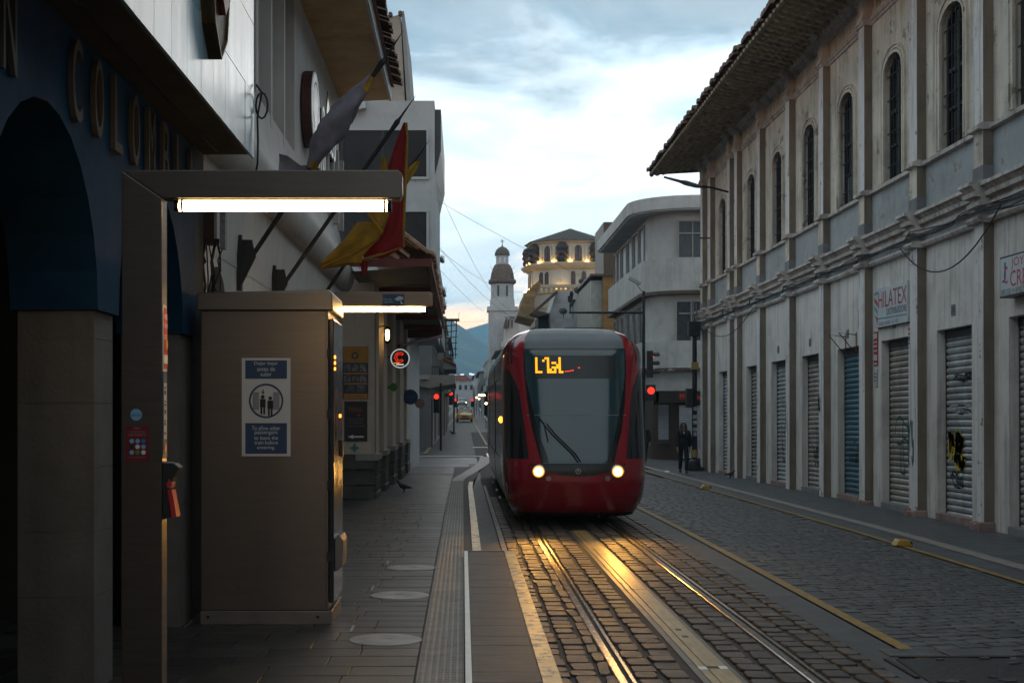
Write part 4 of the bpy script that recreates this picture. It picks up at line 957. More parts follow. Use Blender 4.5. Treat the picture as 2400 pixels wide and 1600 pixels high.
# cabinet
kb = thing('ticket_cabinet', 'tall brushed steel ticket cabinet with bilingual boarding notice', 'cabinet', (-1.7, 12.7, .18))
kx0, kx1, ky0, ky1 = -2.245, -1.155, 12.2, 13.15
mb = MB(); mb.box(kx0, kx1, ky0, ky1, .30, 2.87); mb.build('body', BRUSHK, kb, bevel=.006)
mb = MB(); mb.box(kx0 - .006, kx1 + .03, ky0 - .006, ky1, .18, .296); mb.build('plinth', BRUSHD, kb, bevel=.004)
mb = MB(); mb.prism([(kx0 - .03, 2.865), (kx1 + .04, 2.865), (kx1 + .045, 2.875), (kx1 + .035, 3.02), (kx1 + .01, 3.045), (kx0 - .01, 3.02), (kx0 - .03, 3.0)], 'y', ky0 - .05, ky1 + .06); mb.build('cap', BRUSHK, kb, bevel=.012)
mb = MB(); mb.box(kx1 + .001, kx1 + .045, ky0 + .04, ky1 - .02, .36, 2.80); mb.build('front_door', mat('dark_glossy_door', (.06, .06, .065), .12, .5, var=.1), kb, bevel=.008)
for x in (kx0 + .06, kx1 - .09):
    mb = MB(); mb.lathe([(.014, -.004), (.012, .0)], (x, ky0 - .008, .245), 10, axis='y'); mb.build('screw', DKMET, kb)
mb = MB(); mb.box(kx0 + .004, kx1 - .004, ky0 - .002, ky0 + .01, .296, .302); mb.box(kx1 - .022, kx1 - .018, ky0 - .0015, ky0 + .01, .302, 2.86); mb.build('seam', BLACK, kb)
for z in (2.5, 1.98, 1.37, .76):
    mb = MB(); mb.box(kx1 - .012, kx1 + .02, ky0 - .004, ky0 + .035, z - .04, z + .04); mb.build('hinge', BLACK, kb)
mb = MB(); mb.prism([(kx1 + .046, .62), (kx1 + .11, .66), (kx1 + .12, .88), (kx1 + .095, .93), (kx1 + .046, .90)], 'y', ky0 + .1, ky0 + .55); mb.build('cash_tray', BRUSHD, kb, bevel=.006)
mb = MB(); mb.box(kx1 + .046, kx1 + .052, ky0 + .2, ky0 + .7, 1.75, 2.2); mb.build('screen', GLASSD, kb)
LED = glow('orange_led', (1.0, .22, .02), 4)
for z in (2.36, 2.41, 2.46):
    mb = MB(); mb.box(kx1 + .046, kx1 + .054, ky0 + .07, ky0 + .12, z, z + .026); mb.build('led', LED, kb)
mb = MB(); mb.box(kx1 + .053, kx1 + .056, ky0 + .5, ky0 + .64, 1.95, 1.98); mb.build('led', LED, kb)
mb = MB(); mb.box(kx1 + .046, kx1 + .075, ky0 + .6, ky0 + .66, 1.6, 1.75); mb.build('handle', BLACK, kb)
# notice on the cabinet
nt = thing('boarding_notice', 'white and navy notice about letting passengers leave the train', 'notice', (-1.66, 12.19, 1.6))
nx0, nx1, nz0, nz1 = -1.895, -1.478, 1.622, 2.462; NYY = 12.188
mb = MB(); mb.box(nx0, nx1, NYY, NYY + .008, nz0, nz1); mb.build('sheet', mat('notice_white', (.62, .60, .57), .5, var=.05), nt)
mb = MB(); mb.box(nx0 + .03, nx1 - .03, NYY - .002, NYY, 2.285, nz1 - .02); mb.box(nx0 + .03, nx1 - .03, NYY - .002, NYY, nz0 + .02, 1.905); disc(mb, ((nx0 + nx1) / 2, NYY - .002, 2.095), RX, UZ, .148, .132, n=40); mb.build('navy_block', NAVY, nt)
mb = MB(); cx = (nx0 + nx1) / 2; yy = NYY - .004; TW = flat('notice_text', (.62, .63, .63), .5)
for s, z, w in (('Dejar bajar', 2.395, .205), ('antes de', 2.350, .155), ('subir', 2.305, .095)): text(mb, s, (cx - w / 2, yy, z), RX, UZ, w, .036)
for s, z, w in (('To allow other', 1.845, .245), ('passengers', 1.80, .195), ('to leave the', 1.762, .205), ('train before', 1.722, .20), ('entering.', 1.675, .155)): text(mb, s, (cx - w / 2, yy, z), RX, UZ, w, .034)
mb.build('lettering', TW, nt)
mb = MB()
for dx, dz in ((-.028, 0), (.036, -.012)):
    c = Vector((cx + dx, yy, 2.085 + dz)); disc(mb, c + Vector((0, 0, .045)), RX, UZ, .016, n=14)
    mb.box(c.x - .024, c.x + .024, yy - .001, yy, c.z - .045, c.z + .026); mb.box(c.x - .020, c.x - .004, yy - .001, yy, c.z - .105, c.z - .045); mb.box(c.x + .004, c.x + .020, yy - .001, yy, c.z - .105, c.z - .045)
mb.poly([(cx - .042, yy, 2.172), (cx - .026, yy, 2.155), (cx - .010, yy, 2.172)]); mb.box(cx - .030, cx - .022, yy - .001, yy, 2.165, 2.195); mb.build('figures', flat('figure_dark', (.015, .012, .02)), nt)
mb = MB()
for a in (-.115, .06): mb.box(cx + a, cx + a + .055, yy, yy + .001, 2.02, 2.17)
mb.build('door_print', flat('notice_grey', (.27, .27, .28)), nt)

# ================================================================== LEFT: CORNER SHOP WITH TILED CANOPY
SHOPW = mat('shop_cream_plaster', (.54, .47, .39), .8, var=.12, scale=1.2, bump=.2, dirt=(.2, .17, .13), dscale=1.2, damt=.5, streak=.3)
BASEST = mat('shop_base_stone', (.075, .068, .063), .6, var=.35, scale=4, bump=.5, bscale=25)
REDF = mat('red_fascia', (.16, .028, .02), .5, var=.2)
XS = -1.86
shop = thing('corner_shop', 'cream shop with stone plinth and red edged tiled canopy', 'building', (XS, 38, .18))
mb = MB(); mb.box(-6, XS - .0, 30.0, 30.3, -.1, 4.9); mb.build('near_wall', SHOPW, shop)
mb = MB(); mb.box(-6, XS - .35, 30.3, 49, -.1, 4.9); mb.build('street_wall', SHOPW, shop)
for y0, w in ((30.0, 1.5), (33.4, 1.6), (37.6, 1.9), (42.2, 2.4), (47, 2.0)):
    mb = MB(); mb.box(XS - .4, XS, y0 + .02, y0 + w, -.1, 4.9); mb.build('pillar', SHOPW, shop)
    mb = MB(); mb.box(XS - .4, XS + .07, y0 - .05, y0 + w + .06, .98, 1.10); mb.build('plinth_cap', mat('plinth_cap_stone', (.30, .28, .26), .7), shop)
    for k in range(3):
        mb = MB(); mb.box(XS - .4, XS + .05 - .012 * (k % 2), y0 - .03, y0 + w + .03, -.02 + .335 * k, .30 + .335 * k); mb.build('base_stone', BASEST, shop, bevel=.02)
    mb = MB(); mb.box(XS - .30, XS - .2, y0 + w, y0 + w + 1.7, .1, 3.6); mb.build('door_reveal', mat('warm_door', (.30, .20, .08), .6), shop)
for k in range(3):
    mb = MB(); mb.box(-3.2, XS - .02, 29.96 - .03 * (2 - k) , 30.0 + .01, .15 + .33 * k, .45 + .33 * k); mb.box(-3.2, XS + .0, 29.88, 30.0, .14 + .33 * k, .175 + .33 * k) ; mb.build('base_course', BASEST, shop)
# canopy
mb = MB(); mb.add([(-2.2, 27.6, 4.72), (-.72, 27.6, 4.82), (-.72, 48, 4.82), (-2.2, 48, 4.72)], [(0, 1, 2, 3)]); mb.add([(-2.2, 27.5, 5.7), (-.62, 27.5, 5.05), (-.62, 48.1, 5.05), (-2.2, 48.1, 5.7)], [(0, 1, 2, 3)]); mb.build('canopy_soffit', mat('canopy_board', (.22, .18, .14), .7, var=.2, stretch=(1, .3, 1)), shop)
mb = MB(); mb.box(-2.35, -.63, 27.44, 27.5, 4.80, 4.95); mb.box(-.68, -.60, 27.45, 48.1, 4.80, 4.96); mb.box(-2.35, -.70, 48, 48.1, 4.5, 4.9); mb.build('red_fascia', REDF, shop)
for y in (31.5, 36, 40.5, 45):
    mb = MB(); mb.box(-2.1, -.70, y, y + .14, 4.62, 4.76); mb.build('canopy_beam', REDF, shop)
mb = MB(); mb.tube([(-1.85, 41, 3.9), (-.72, 47, 4.5)], .05, 6); mb.build('canopy_strut', REDF, shop)
q = MB(); arcs = [(math.sin(t) * .11, math.cos(t) * .09) for t in (-1.57, -.8, 0, .8, 1.57)]
q.grid([[(.10, u, v - .02) for u, v in arcs], [(-.45, u * .85, v + .17) for u, v in arcs]]); q.poly([(.098, u, v - .02) for u, v in arcs])
me = bpy.data.meshes.new('roof_tile'); me.from_pydata(q.v, [], q.f)
TILEC = mat('clay_tile', (.36, .20, .12), .85, var=.5, scale=5, bump=.4, dirt=(.05, .04, .03), dscale=3); me.materials.append(TILEC)
for k in range(64):
    for j in range(3):
        o = inst(me, 'roof_tile', (-.66 - .42 * j + rnd.uniform(-.03, .03), 27.62 + .235 * k, 5.04 + .172 * j + rnd.uniform(-.01, .02)), (rnd.uniform(-.06, .06), 0, rnd.uniform(-.06, .06)), (1, 1, 1), shop)
for (px, py, rot) in ((968, 580, .0), (990, 590, .1), (945, 600, .2), (925, 606, -.2)):   # displaced ridge tiles at the near end
    p = at(px, py, 27.6); o = inst(me, 'roof_tile', p, (0, R(18), rot), (1.1, 1.1, 1.1), shop)
# posters on the shop's near wall
PURP = flat('poster_purple', (.05, .035, .09)); 
ps = thing('event_poster', 'yellow poster with rows of photographs on the cream shop wall', 'poster', (-2.3, 29.98, 2.3))
def pz(py, y=29.98): return 2 - (py - 965) * y / F
def pxx(px, y=29.98): return (px - 1085) * y / F
Yq = 29.985
def rect(mb, x0, y0, x1, y1, d=0.0): mb.box(pxx(x0), pxx(x1), Yq - d - .002, Yq - d, pz(y1), pz(y0))
mb = MB(); rect(mb, 801, 812, 863, 935, .0); mb.build('sheet', PURP, ps)
mb = MB(); rect(mb, 805, 813, 862, 850, .003)
for a, b in ((873, 877), (897, 901), (922, 934)): rect(mb, 806, a, 861, b, .003)
mb.build('yellow_band', mat('poster_yellow', (.42, .21, .02), .55, var=.1), ps)
mb = MB(); disc(mb, (pxx(832), Yq - .006, pz(833)), RX, UZ, .075, .045, n=16); mb.build('sun_emblem', PURP, ps)
mb = MB(); text(mb, 'GALARDONES', (pxx(817), Yq - .006, pz(823)), RX, UZ, .26, .04); text(mb, 'LUCES Y SOMBRAS', (pxx(816), Yq - .006, pz(930)), RX, UZ, .30, .04); mb.build('lettering', RED, ps)
PHO = mat('poster_photo', (.20, .20, .20), .5, var=.95, scale=14)
for (x0, y0, x1, y1) in ((806, 853, 822, 871), (824, 853, 840, 871), (843, 853, 859, 871), (807, 879, 822, 895), (825, 879, 841, 895), (843, 879, 859, 895), (808, 903, 832, 919), (836, 903, 856, 919)):
    mb = MB(); rect(mb, x0, y0, x1, y1, .004); mb.build('photo', PHO, ps)
ps = thing('direction_poster', 'black poster with white arrow pointing left below the yellow poster', 'poster', (-2.3, 29.98, 1.4))
mb = MB(); rect(mb, 807, 940, 861, 1034); mb.build('sheet', flat('poster_black', (.012, .010, .016), .4), ps)
mb = MB(); mb.poly([(pxx(815), Yq - .004, pz(1023)), (pxx(828), Yq - .004, pz(1018)), (pxx(828), Yq - .004, pz(1028))]); rect(mb, 828, 1021, 852, 1025, .003); mb.build('arrow', WHITE, ps)
mb = MB()
for s, y0, w in (('Programación Diaria', 983, 40), ('No Compra CPU', 988, 34), ('Participaciones', 993, 32), ('Cuadrante de Tiendas', 999, 44)): text(mb, s, (pxx(834 - w / 2), Yq - .004, pz(y0)), RX, UZ, w * Yq / F, .035)
mb.build('lettering', flat('poster_grey_text', (.20, .18, .22)), ps)
mb = MB(); text(mb, 'FERIA', (pxx(818), Yq - .004, pz(965)), RX, UZ, .27, .10); mb.build('title', flat('poster_orange', (.24, .09, .02)), ps)
mb = MB(); disc(mb, (pxx(841), Yq - .004, pz(972)), RX, UZ, .03, n=10); mb.build('red_dot', RED, ps)
mb = MB(); c = (pxx(831), Yq, pz(1049)); mb.poly([(c[0] + .11 * math.cos(t) * (1 if i % 2 == 0 else .45), Yq - .001, c[2] + .11 * math.sin(t) * (1 if i % 2 == 0 else .45)) for i, t in enumerate([k * math.pi / 4 for k in range(8)])])
tag(mb.build('star_decal', flat('decal_teal', (.05, .16, .18))), 'small teal star decal below the black poster', 'decal')
# lanterns and round illuminated sign
WARM = glow('warm_lantern', (1.0, .62, .22), 14)
for k, (px, py, y, l) in enumerate(((908, 785, 33.0, 'lit wall lantern on the cream shop, upper of the two'), (914, 803, 38.0, 'lit wall lantern on the cream shop, lower of the two'))):
    p = at(px, py, y); r = thing('wall_lantern', l, 'lantern', tuple(p), 'lanterns on the cream shop')
    mb = MB(); mb.lathe([(.03, -.12), (.05, 0), (.035, .12)], tuple(p), 8); mb.build('bulb', WARM, r)
    mb = MB(); mb.tube([p + Vector((0, 0, .14)), p + Vector((-.08, 0, .22)), Vector((XS - .38, y, p.z + .1))], .015, 5)
    mb.lathe([(.09, -.14), (.02, -.2)], tuple(p), 8); mb.lathe([(.10, .12), (.03, .2)], tuple(p), 8); mb.build('bracket', DKMET, r)
sy = 36.0; c = at(938, 840, sy)
rs = thing('round_sign', 'round black projecting sign with red C and white rim', 'sign', tuple(c))
mb = MB(); mb.lathe([(.235, -.05), (.235, .05)], tuple(c), 32, axis='y'); mb.build('drum', BLACK, rs)
mb = MB(); disc(mb, c + Vector((0, -.053, 0)), RX, UZ, .245, .215, n=36); mb.build('rim', glow('sign_rim_glow', (.75, .85, .85), .28), rs)
mb = MB(); disc(mb, c + Vector((-.01, -.055, .03)), RX, UZ, .135, .115, n=24, a0=.75, a1=5.5); disc(mb, c + Vector((-.01, -.055, .03)), RX, UZ, .085, .065, n=24, a0=.75, a1=5.5)
for a in (.75, 5.5, 2.2, 4.0): 
    u = Vector((math.cos(a), 0, math.sin(a))); v = Vector((-math.sin(a), 0, math.cos(a))) * .01; p = c + Vector((-.01, -.055, .03)); mb.poly([p + u * .065 - v, p + u * .135 - v, p + u * .135 + v, p + u * .065 + v])
mb.build('letter_c', glow('red_neon', (1, .04, .015), .45), rs)
mb = MB(); mb.box(c.x - .10, c.x + .09, c.y - .056, c.y - .055, c.z - .165, c.z - .14); mb.build('caption', glow('caption_glow', (.8, .8, .75), .5), rs)
mb = MB(); mb.box(c.x - .16, c.x - .02, c.y - .056, c.y - .055, c.z - .125, c.z - .105); mb.build('orange_caption', glow('orange_glow', (1, .3, .03), .6), rs)
mb = MB(); mb.box(XS - .4, c.x - .23, sy - .02, sy + .02, c.z + .02, c.z + .06); mb.box(c.x - .50, c.x - .33, sy - .05, sy + .05, c.z - .12, c.z + .12); mb.build('arm', DKMET, rs)
mb = MB(); p = at(918, 908, 37); mb.box(XS - .3, p.x + .02, 36.95, 37.05, p.z - .03, p.z + .04); disc(mb, p + Vector((.05, -.06, .01)), RX, UZ, .11, n=10)
tag(mb.build('green_sign', mat('green_board', (.05, .20, .04), .5)), 'small green arrow shaped sign on the shop pillar', 'sign')
p = at(962, 930, 47); bs_ = thing('bank_round_sign', 'round blue sign hanging under the awning past the shop', 'sign', tuple(p))
mb = MB(); mb.lathe([(.25, -.04), (.25, .04)], tuple(p), 28, axis='y'); mb.build('disc', mat('sign_deep_blue', (.012, .05, .12), .5), bs_)
mb = MB(); text(mb, 'SPORTS BAR', p + Vector((-.17, -.045, -.025)), RX, UZ, .34, .05); mb.build('lettering', flat('sign_teal_text', (.05, .17, .22)), bs_)
mb = MB(); mb.box(XS - .3, p.x - .1, 47, 47.03, p.z + .2, p.z + .23); mb.build('arm', DKMET, bs_)
p = at(984, 945, 49); mb = MB(); mb.lathe([(.17, -.02), (.17, .02)], tuple(p), 20, axis='y'); tag(mb.build('pink_sign', mat('sign_pale_pink', (.22, .13, .12), .6)), 'small pale pink round sign half behind the blue round sign', 'sign')

# ================================================================== TRAM
TRED = mat('tram_red_paint', (.27, .006, .016), .22, var=.06, scale=1, coat=.6)
TGREY = mat('tram_grey_paint', (.16, .18, .19), .32, var=.06, scale=1, coat=.3)
TROOF = mat('tram_roof_grey', (.085, .105, .118), .48, var=.1)
TSCR = mat('tram_windscreen', (.022, .056, .068), .07, var=.05, spec=.8)
TWIN = mat('tram_side_glass', (.010, .011, .013), .07, var=.1, spec=.7)
TBLK = mat('tram_black_trim', (.010, .010, .011), .3)
TSIL = mat('tram_silver', (.35, .36, .37), .3, .8)
YN = 24.05; EXP = .52; LT = 1.4
def lerp_t(tab, z):
    if z <= tab[0][0]: return tab[0][1]
    for (a, va), (b, vb) in zip(tab, tab[1:]):
        if z <= b:
            t = (z - a) / (b - a); return va + (vb - va) * t
    return tab[-1][1]
T_Y0 = [(.22, .30), (.34, .16), (.5, .07), (.8, .0), (1.02, .0), (1.15, .03), (2.0, .32), (3.0, .68), (3.1, .74), (3.25, .88), (3.38, 1.10), (3.47, 1.42), (3.52, 1.85), (3.53, 2.3)]
T_HW = [(.22, 1.06), (.5, 1.20), (.9, 1.245), (1.5, 1.25), (2.3, 1.25), (3.0, 1.25), (3.15, 1.215), (3.28, 1.14), (3.42, .99), (3.5, .82), (3.52, .72), (3.53, .5)]
T_XW = [(.22, .60), (1.10, .60), (1.25, .63), (1.7, .755), (2.15, .83), (2.7, .875), (3.08, .88), (3.11, .875), (3.3, .85), (3.42, .79), (3.5, .70), (3.52, .62), (3.53, .42)]
T_XP = [(.22, .80), (1.15, .82), (1.7, .885), (2.15, .945), (2.45, .985), (2.75, 1.07), (3.0, 1.06), (3.11, 1.03), (3.3, .96), (3.42, .87), (3.5, .74), (3.52, .66), (3.53, .45)]
def tsurf(t, z, off=0.0):
    s = 1 if t >= 0 else -1; a = abs(t); hw = lerp_t(T_HW, z)
    ex = hw * math.sin(a) ** EXP; ey = lerp_t(T_Y0, z) + LT * (1 - max(0, math.cos(a)) ** EXP)
    n = Vector((s * math.sin(a) ** 1.0, -math.cos(a), 0))
    return Vector((TX + s * ex, YN + ey, z)) + n * off
def tx2t(x, z): return math.asin(min(1, max(0, x / lerp_t(T_HW, z)) ** (1 / EXP)))
tram = thing('tram', 'red fronted tram with lit headlights and amber L1 destination display', 'tram', (TX, YN + 5, 0))
zs = [.22, .28, .34, .40, .46, .54, .62, .70, .76, .80, .84, .87, .89, .905, .92, .935, .95, .965, .98, 1.0, 1.03, 1.06, 1.09, 1.12, 1.15] + [1.2 + .08 * i for i in range(19)] + [2.70, 2.75, 2.80, 2.85, 2.90, 2.95, 3.0, 3.04, 3.08, 3.11, 3.15, 3.19, 3.23, 3.27, 3.31, 3.35, 3.38, 3.41, 3.44, 3.46, 3.48, 3.50, 3.515, 3.53]
NW_, NP_, NS_, NB_ = 16, 6, 20, 4
TR_ = R(76)
def cols(z):
    tw = tx2t(lerp_t(T_XW, z), z); tp = max(tw + .02, tx2t(lerp_t(T_XP, z), z)); tr = max(TR_, tp + .05)
    c = [tw * i / NW_ for i in range(NW_ + 1)] + [tw + (tp - tw) * i / NP_ for i in range(1, NP_ + 1)] + [tp + (tr - tp) * i / NS_ for i in range(1, NS_ + 1)] + [tr + (math.pi / 2 - tr) * i / NB_ for i in range(1, NB_ + 1)]
    return c
REG = {}
def face(reg, pts): REG.setdefault(reg, MB()).poly(pts)
CL = [cols(z) for z in zs]
for i in range(len(zs) - 1):
    z = (zs[i] + zs[i + 1]) / 2
    for sgn in (-1, 1):
        for j in range(len(CL[0]) - 1):
            q = [tsurf(sgn * CL[i][j], zs[i]), tsurf(sgn * CL[i][j + 1], zs[i]), tsurf(sgn * CL[i + 1][j + 1], zs[i + 1]), tsurf(sgn * CL[i + 1][j], zs[i + 1])]
            x = abs(sum(p.x for p in q) / 4 - TX)
            zone = 'w' if j < NW_ else 'p' if j < NW_ + NP_ else 's' if j < NW_ + NP_ + NS_ else 'b'
            reg = 'shell'
            if zone == 'w' and z > 3.11: reg = 'roof_cap'
            elif zone == 'w' and z > 3.08: reg = 'trim'
            elif zone == 'w' and z > 1.12: reg = 'screen'
            elif .905 + .09 * (x / .55) ** 2 < z < 1.12 and x < .83: reg = 'band'
            elif zone == 's':
                k = (j - NW_ - NP_) / NS_
                zt = 2.42 + .33 * min(1, k * 2.6) ** .6
                if 1.18 + .03 * (1 - k) < z < zt: reg = 'win' + ('L' if sgn < 0 else 'R')
                elif z > 2.84 and z < 3.36 and ((k * 3.2 - (z - 2.9) * 1.6) % 1.0) < .5 and .02 < k < .95: reg = 'slit'
            if z < .30: reg = 'skirt'
            face(reg, q)
def weld(mb):
    d = {}; nv = []; nf = []
    for f in mb.f:
        g_ = []
        for i in f:
            k = tuple(round(c, 4) for c in mb.v[i])
            if k not in d: d[k] = len(nv); nv.append(mb.v[i])
            g_.append(d[k])
        h = [a for n, a in enumerate(g_) if a != g_[n - 1]]
        if len(set(h)) > 2: nf.append(tuple(h))
        else: nf.append(None)
    keep = [i for i, f in enumerate(nf) if f]; mb.m = [mb.m[i] for i in keep]; mb.f = [nf[i] for i in keep]; mb.v = nv; return mb
for reg, nm, m in (('shell', 'front_shell', TRED), ('roof_cap', 'roof_cap', TROOF), ('screen', 'windscreen', TSCR), ('band', 'headlight_band', TBLK), ('winL', 'cab_window', TWIN), ('winR', 'cab_window', TWIN), ('slit', 'louvre_slots', TBLK), ('skirt', 'skirt', TBLK), ('trim', 'screen_seam', TBLK)):
    weld(REG[reg]).build(nm, m, tram, smooth=True)
# gaskets and dark inner border of the windscreen
mb = MB()
for s in (-1, 1):
    mb.tube([tsurf(s * tx2t(lerp_t(T_XW, z), z), z, .002) for z in [1.12 + .1 * i for i in range(20)] + [3.09]], .011, 5)
    mb.tube([tsurf(s * tx2t(lerp_t(T_XW, z), z), z, .002) for z in (3.11, 3.2, 3.3, 3.4, 3.46, 3.5)], .007, 5)
mb.tube([tsurf(t, 1.12, .003) for t in [-tx2t(.6, 1.12) + 2 * tx2t(.6, 1.12) * i / 12 for i in range(13)]], .010, 5)
mb.tube([tsurf(R(-88 + 176 * i / 40), .57, .001) for i in range(41)], .005, 4)
for s in (-1, 1): mb.tube([tsurf(s * R(80), z, .001) for z in (.32, .6, .9, 1.16)], .005, 4); mb.tube([tsurf(s * tx2t(.97, z), z, .001) for z in (.32, .45, .57)], .004, 4)
mb.build('gasket', TBLK, tram)
mb = MB()
T_IN = [(1.12, .49), (1.3, .53), (1.5, .61), (1.9, .715), (2.3, .80), (2.6, .86), (2.75, .868)]
for s in (-1, 1):
    mb = MB(); rows = []
    for i in range(18):
        z = 1.14 + 1.58 * i / 17; rows.append([tsurf(s * tx2t(lerp_t(T_IN, z) + (lerp_t(T_XW, z) - .012 - lerp_t(T_IN, z)) * k / 4, z), z, .004) for k in range(5)])
    mb.grid(rows); mb.build('screen_border', mat('screen_border_black', (.006, .006, .007), .25), tram, smooth=True)
mb = MB()
for z in (1.94,): mb.grid([[tsurf(t, z + d, .004) for t in [-.50 + 1.0 * i / 12 for i in range(13)]] for d in (0, .014)])
mb.build('screen_line', mat('screen_line_pale', (.16, .22, .23), .4), tram)
# wiper
mb = MB()
wp = [tsurf(-.0, 1.15, .03), tsurf(-tx2t(.10, 1.3), 1.3, .03), tsurf(-tx2t(.42, 1.6), 1.62, .035), tsurf(-tx2t(.56, 1.8), 1.80, .035)]
mb.tube(wp, .010, 5); mb.tube([p + Vector((.045, 0, .01)) for p in wp], .008, 5); mb.tube([tsurf(-tx2t(.66, 2.0), 1.92, .03), wp[-1], tsurf(-tx2t(.50, 1.5), 1.50, .03)], .012, 5)
mb.build('wiper', TBLK, tram)
# lamps
HL = glow('headlight_lens', (1.0, .36, .03), 1.3); HLC = glow('headlight_core', (1.0, .70, .26), 24)
for s in (-1, 1):
    t = tx2t(.665, .99); c = tsurf(s * t, .995, .006); n = (tsurf(s * t, .995, 1) - c).normalized(); n = (n + Vector((0, -1.2, 0))).normalized()
    u = n.cross(Vector((0, 0, 1))).normalized(); v = u.cross(n)
    mb = MB(); rows = [[c + u * (r_ * math.cos(a)) + v * (r_ * math.sin(a)) + n * h for a in [2 * math.pi * k / 20 for k in range(20)]] for r_, h in ((.118, -.03), (.118, .02), (.10, .028), (.092, .012))]
    mb.grid(rows, closed=True); hl = mb.build('headlight', TSIL, tram, smooth=True)
    mb = MB(); disc(mb, c + n * .024, u, v, .098, n=22); lens = mb.build('lens', HL, hl); mb = MB(); disc(mb, c + n * .027, u, v, .068, n=22); mb.build('bulb', HLC, hl)
    ld = bpy.data.lights.new('headlight_beam', 'SPOT'); ld.energy = 85; ld.color = (1, .46, .08); ld.spot_size = R(62); ld.spot_blend = .9; ld.shadow_soft_size = .08
    lo = bpy.data.objects.new('headlight_beam', ld); col.objects.link(lo); lo.parent = tram; lo.location = c + n * .10 - ORG[tram.name]; lo.rotation_euler = (R(90 - 5), 0, R(180))
    t2 = tx2t(.50, .88); c2 = tsurf(s * t2, .875, .004); mb = MB(); disc(mb, c2, u, v, .045, .03, n=16); disc(mb, c2 + n * .002, u, v, .03, n=14); mb.build('fog_lamp', TSIL, tram)
c = tsurf(0, 1.0, .004); mb = MB(); disc(mb, c, RX, UZ, .048, .036, n=20); mb.poly([c + Vector((-.02, -.001, .02)), c + Vector((.02, -.001, .02)), c + Vector((.0, -.001, -.02))]); mb.build('badge', TSIL, tram)
# destination display: lit dots on the upper left of the screen
AMB = glow('amber_led', (1.0, .36, .01), 1.15); REDL = glow('red_led', (1, .06, .02), .9)
ds = MB(); ds.grid([[tsurf(-tx2t(.70, z) + (tx2t(.70, z) + tx2t(.70, z)) * k / 10, z, .004) for k in range(11)] for z in (2.58, 2.98)]); disp = ds.build('destination_display', mat('display_black', (.008, .010, .012), .3), tram, smooth=True)
LED_ROWS = ["X...XX....X", "X..X.X....X", "X....X.XX.X", "X....X...XX", "X....X.XXXX", "X....XX.X.X", "XXX..XXXX.XX"]
mb = MB()
for r_, row in enumerate(LED_ROWS):
    for k, ch in enumerate(row):
        if ch == 'X':
            z = 2.93 - .040 * r_; x = -.672 + .040 * k
            p = tsurf(-tx2t(-x, z) if x < 0 else tx2t(x, z), z, .010); mb.box(p.x - .019, p.x + .019, p.y - .002, p.y + .002, p.z - .018, p.z + .018)
mb.build('lit_dots', AMB, disp)
mb = MB()
for x, z in ((-.17, 2.70), (-.13, 2.705), (-.09, 2.71), (-.05, 2.72), (.06, 2.765)):
    p = tsurf(-tx2t(-x, z) if x < 0 else tx2t(x, z), z, .010); mb.box(p.x - .017, p.x + .017, p.y - .002, p.y + .002, p.z - .008, p.z + .008)
mb.build('red_dots', REDL, disp)
for s in (-1, 1):
    p = Vector((TX + s * 1.255, YN + 2.0, 1.86)); mb = MB(); mb.lathe([(.06, -.02), (.055, .02)], tuple(p), 12, axis='x'); mb.lathe([(.05, -.05), (.05, -.02)], (p.x, p.y - .05, p.z), 12, axis='y'); mb.build('marker_lamp', glow('amber_marker', (1, .26, .02), 5), tram)
# white emblem low on the cab side
mb = MB()
for (a, b, w) in (((-1.07, .90), (-1.10, .52), .03), ((-1.10, .72), (-1.16, .72), .03)):
    pass
q = [tsurf(-R(80), z, .006) for z in (.92, .80, .66, .55)]; mb.tube(q, .014, 5); mb.tube([tsurf(-R(80), .55, .006), tsurf(-R(74), .52, .006)], .012, 5); mb.tube([tsurf(-R(82), .80, .006), tsurf(-R(86), .80, .006)], .012, 5)
mb.tube([tsurf(-R(72) - R(4) * math.cos(a), .66 + .11 * math.sin(a), .006) for a in [2 * math.pi * k / 14 for k in range(15)]], .008, 4)
mb.build('white_emblem', mat('emblem_white', (.32, .28, .28), .5), tram)
# straight body sections behind the cab
PROFZ = [.28, .45, .9, 1.14, 1.16, 2.5, 2.62, 2.64, 2.9, 3.1, 3.25]
def body(y0, y1, veer0=0, veer1=0):
    for s in (-1, 1):
        for (za, zb_, nm, m, ins) in ((.28, 1.14, 'lower_panel', TGREY, 0), (1.14, 2.64, 'window_band', TWIN, .012), (2.64, 3.28, 'upper_panel', TGREY, 0)):
            mb = MB(); z_ = [za + (zb_ - za) * k / 6 for k in range(7)]
            rows = [[(TX + s * (lerp_t(T_HW, z) - ins) + v, y, z) for z in z_] for y, v in ((y0, veer0), (y1, veer1))]
            mb.grid(rows); mb.build(nm, m, tram, smooth=True)
        n = max(2, round((y1 - y0) / 1.35))
        for k in range(n + 1):
            y = y0 + (y1 - y0 - .12) * k / n; v = veer0 + (veer1 - veer0) * (y - y0) / (y1 - y0); mb = MB(); z_ = [1.14, 1.6, 2.3, 2.64]
            mb.grid([[(TX + s * (lerp_t(T_HW, z) + .003) + v, y, z) for z in z_], [(TX + s * (lerp_t(T_HW, z) + .003) + v, y + .12, z) for z in z_]]); mb.build('window_pillar', TGREY, tram)
    mb = MB(); mb.grid([[(TX + x + v, y, z) for x, z in ((-.97, 3.26), (-.8, 3.36), (-.3, 3.42), (.3, 3.42), (.8, 3.36), (.97, 3.26))] for y, v in ((y0, veer0), (y1, veer1))]); mb.build('roof_panel', TROOF, tram)
    mb = MB(); mb.poly([(TX + s * lerp_t(T_HW, z) + veer1, y1, z) for s, zz_ in ((-1, PROFZ), (1, PROFZ[::-1])) for z in zz_]); mb.build('end_panel', TBLK, tram)
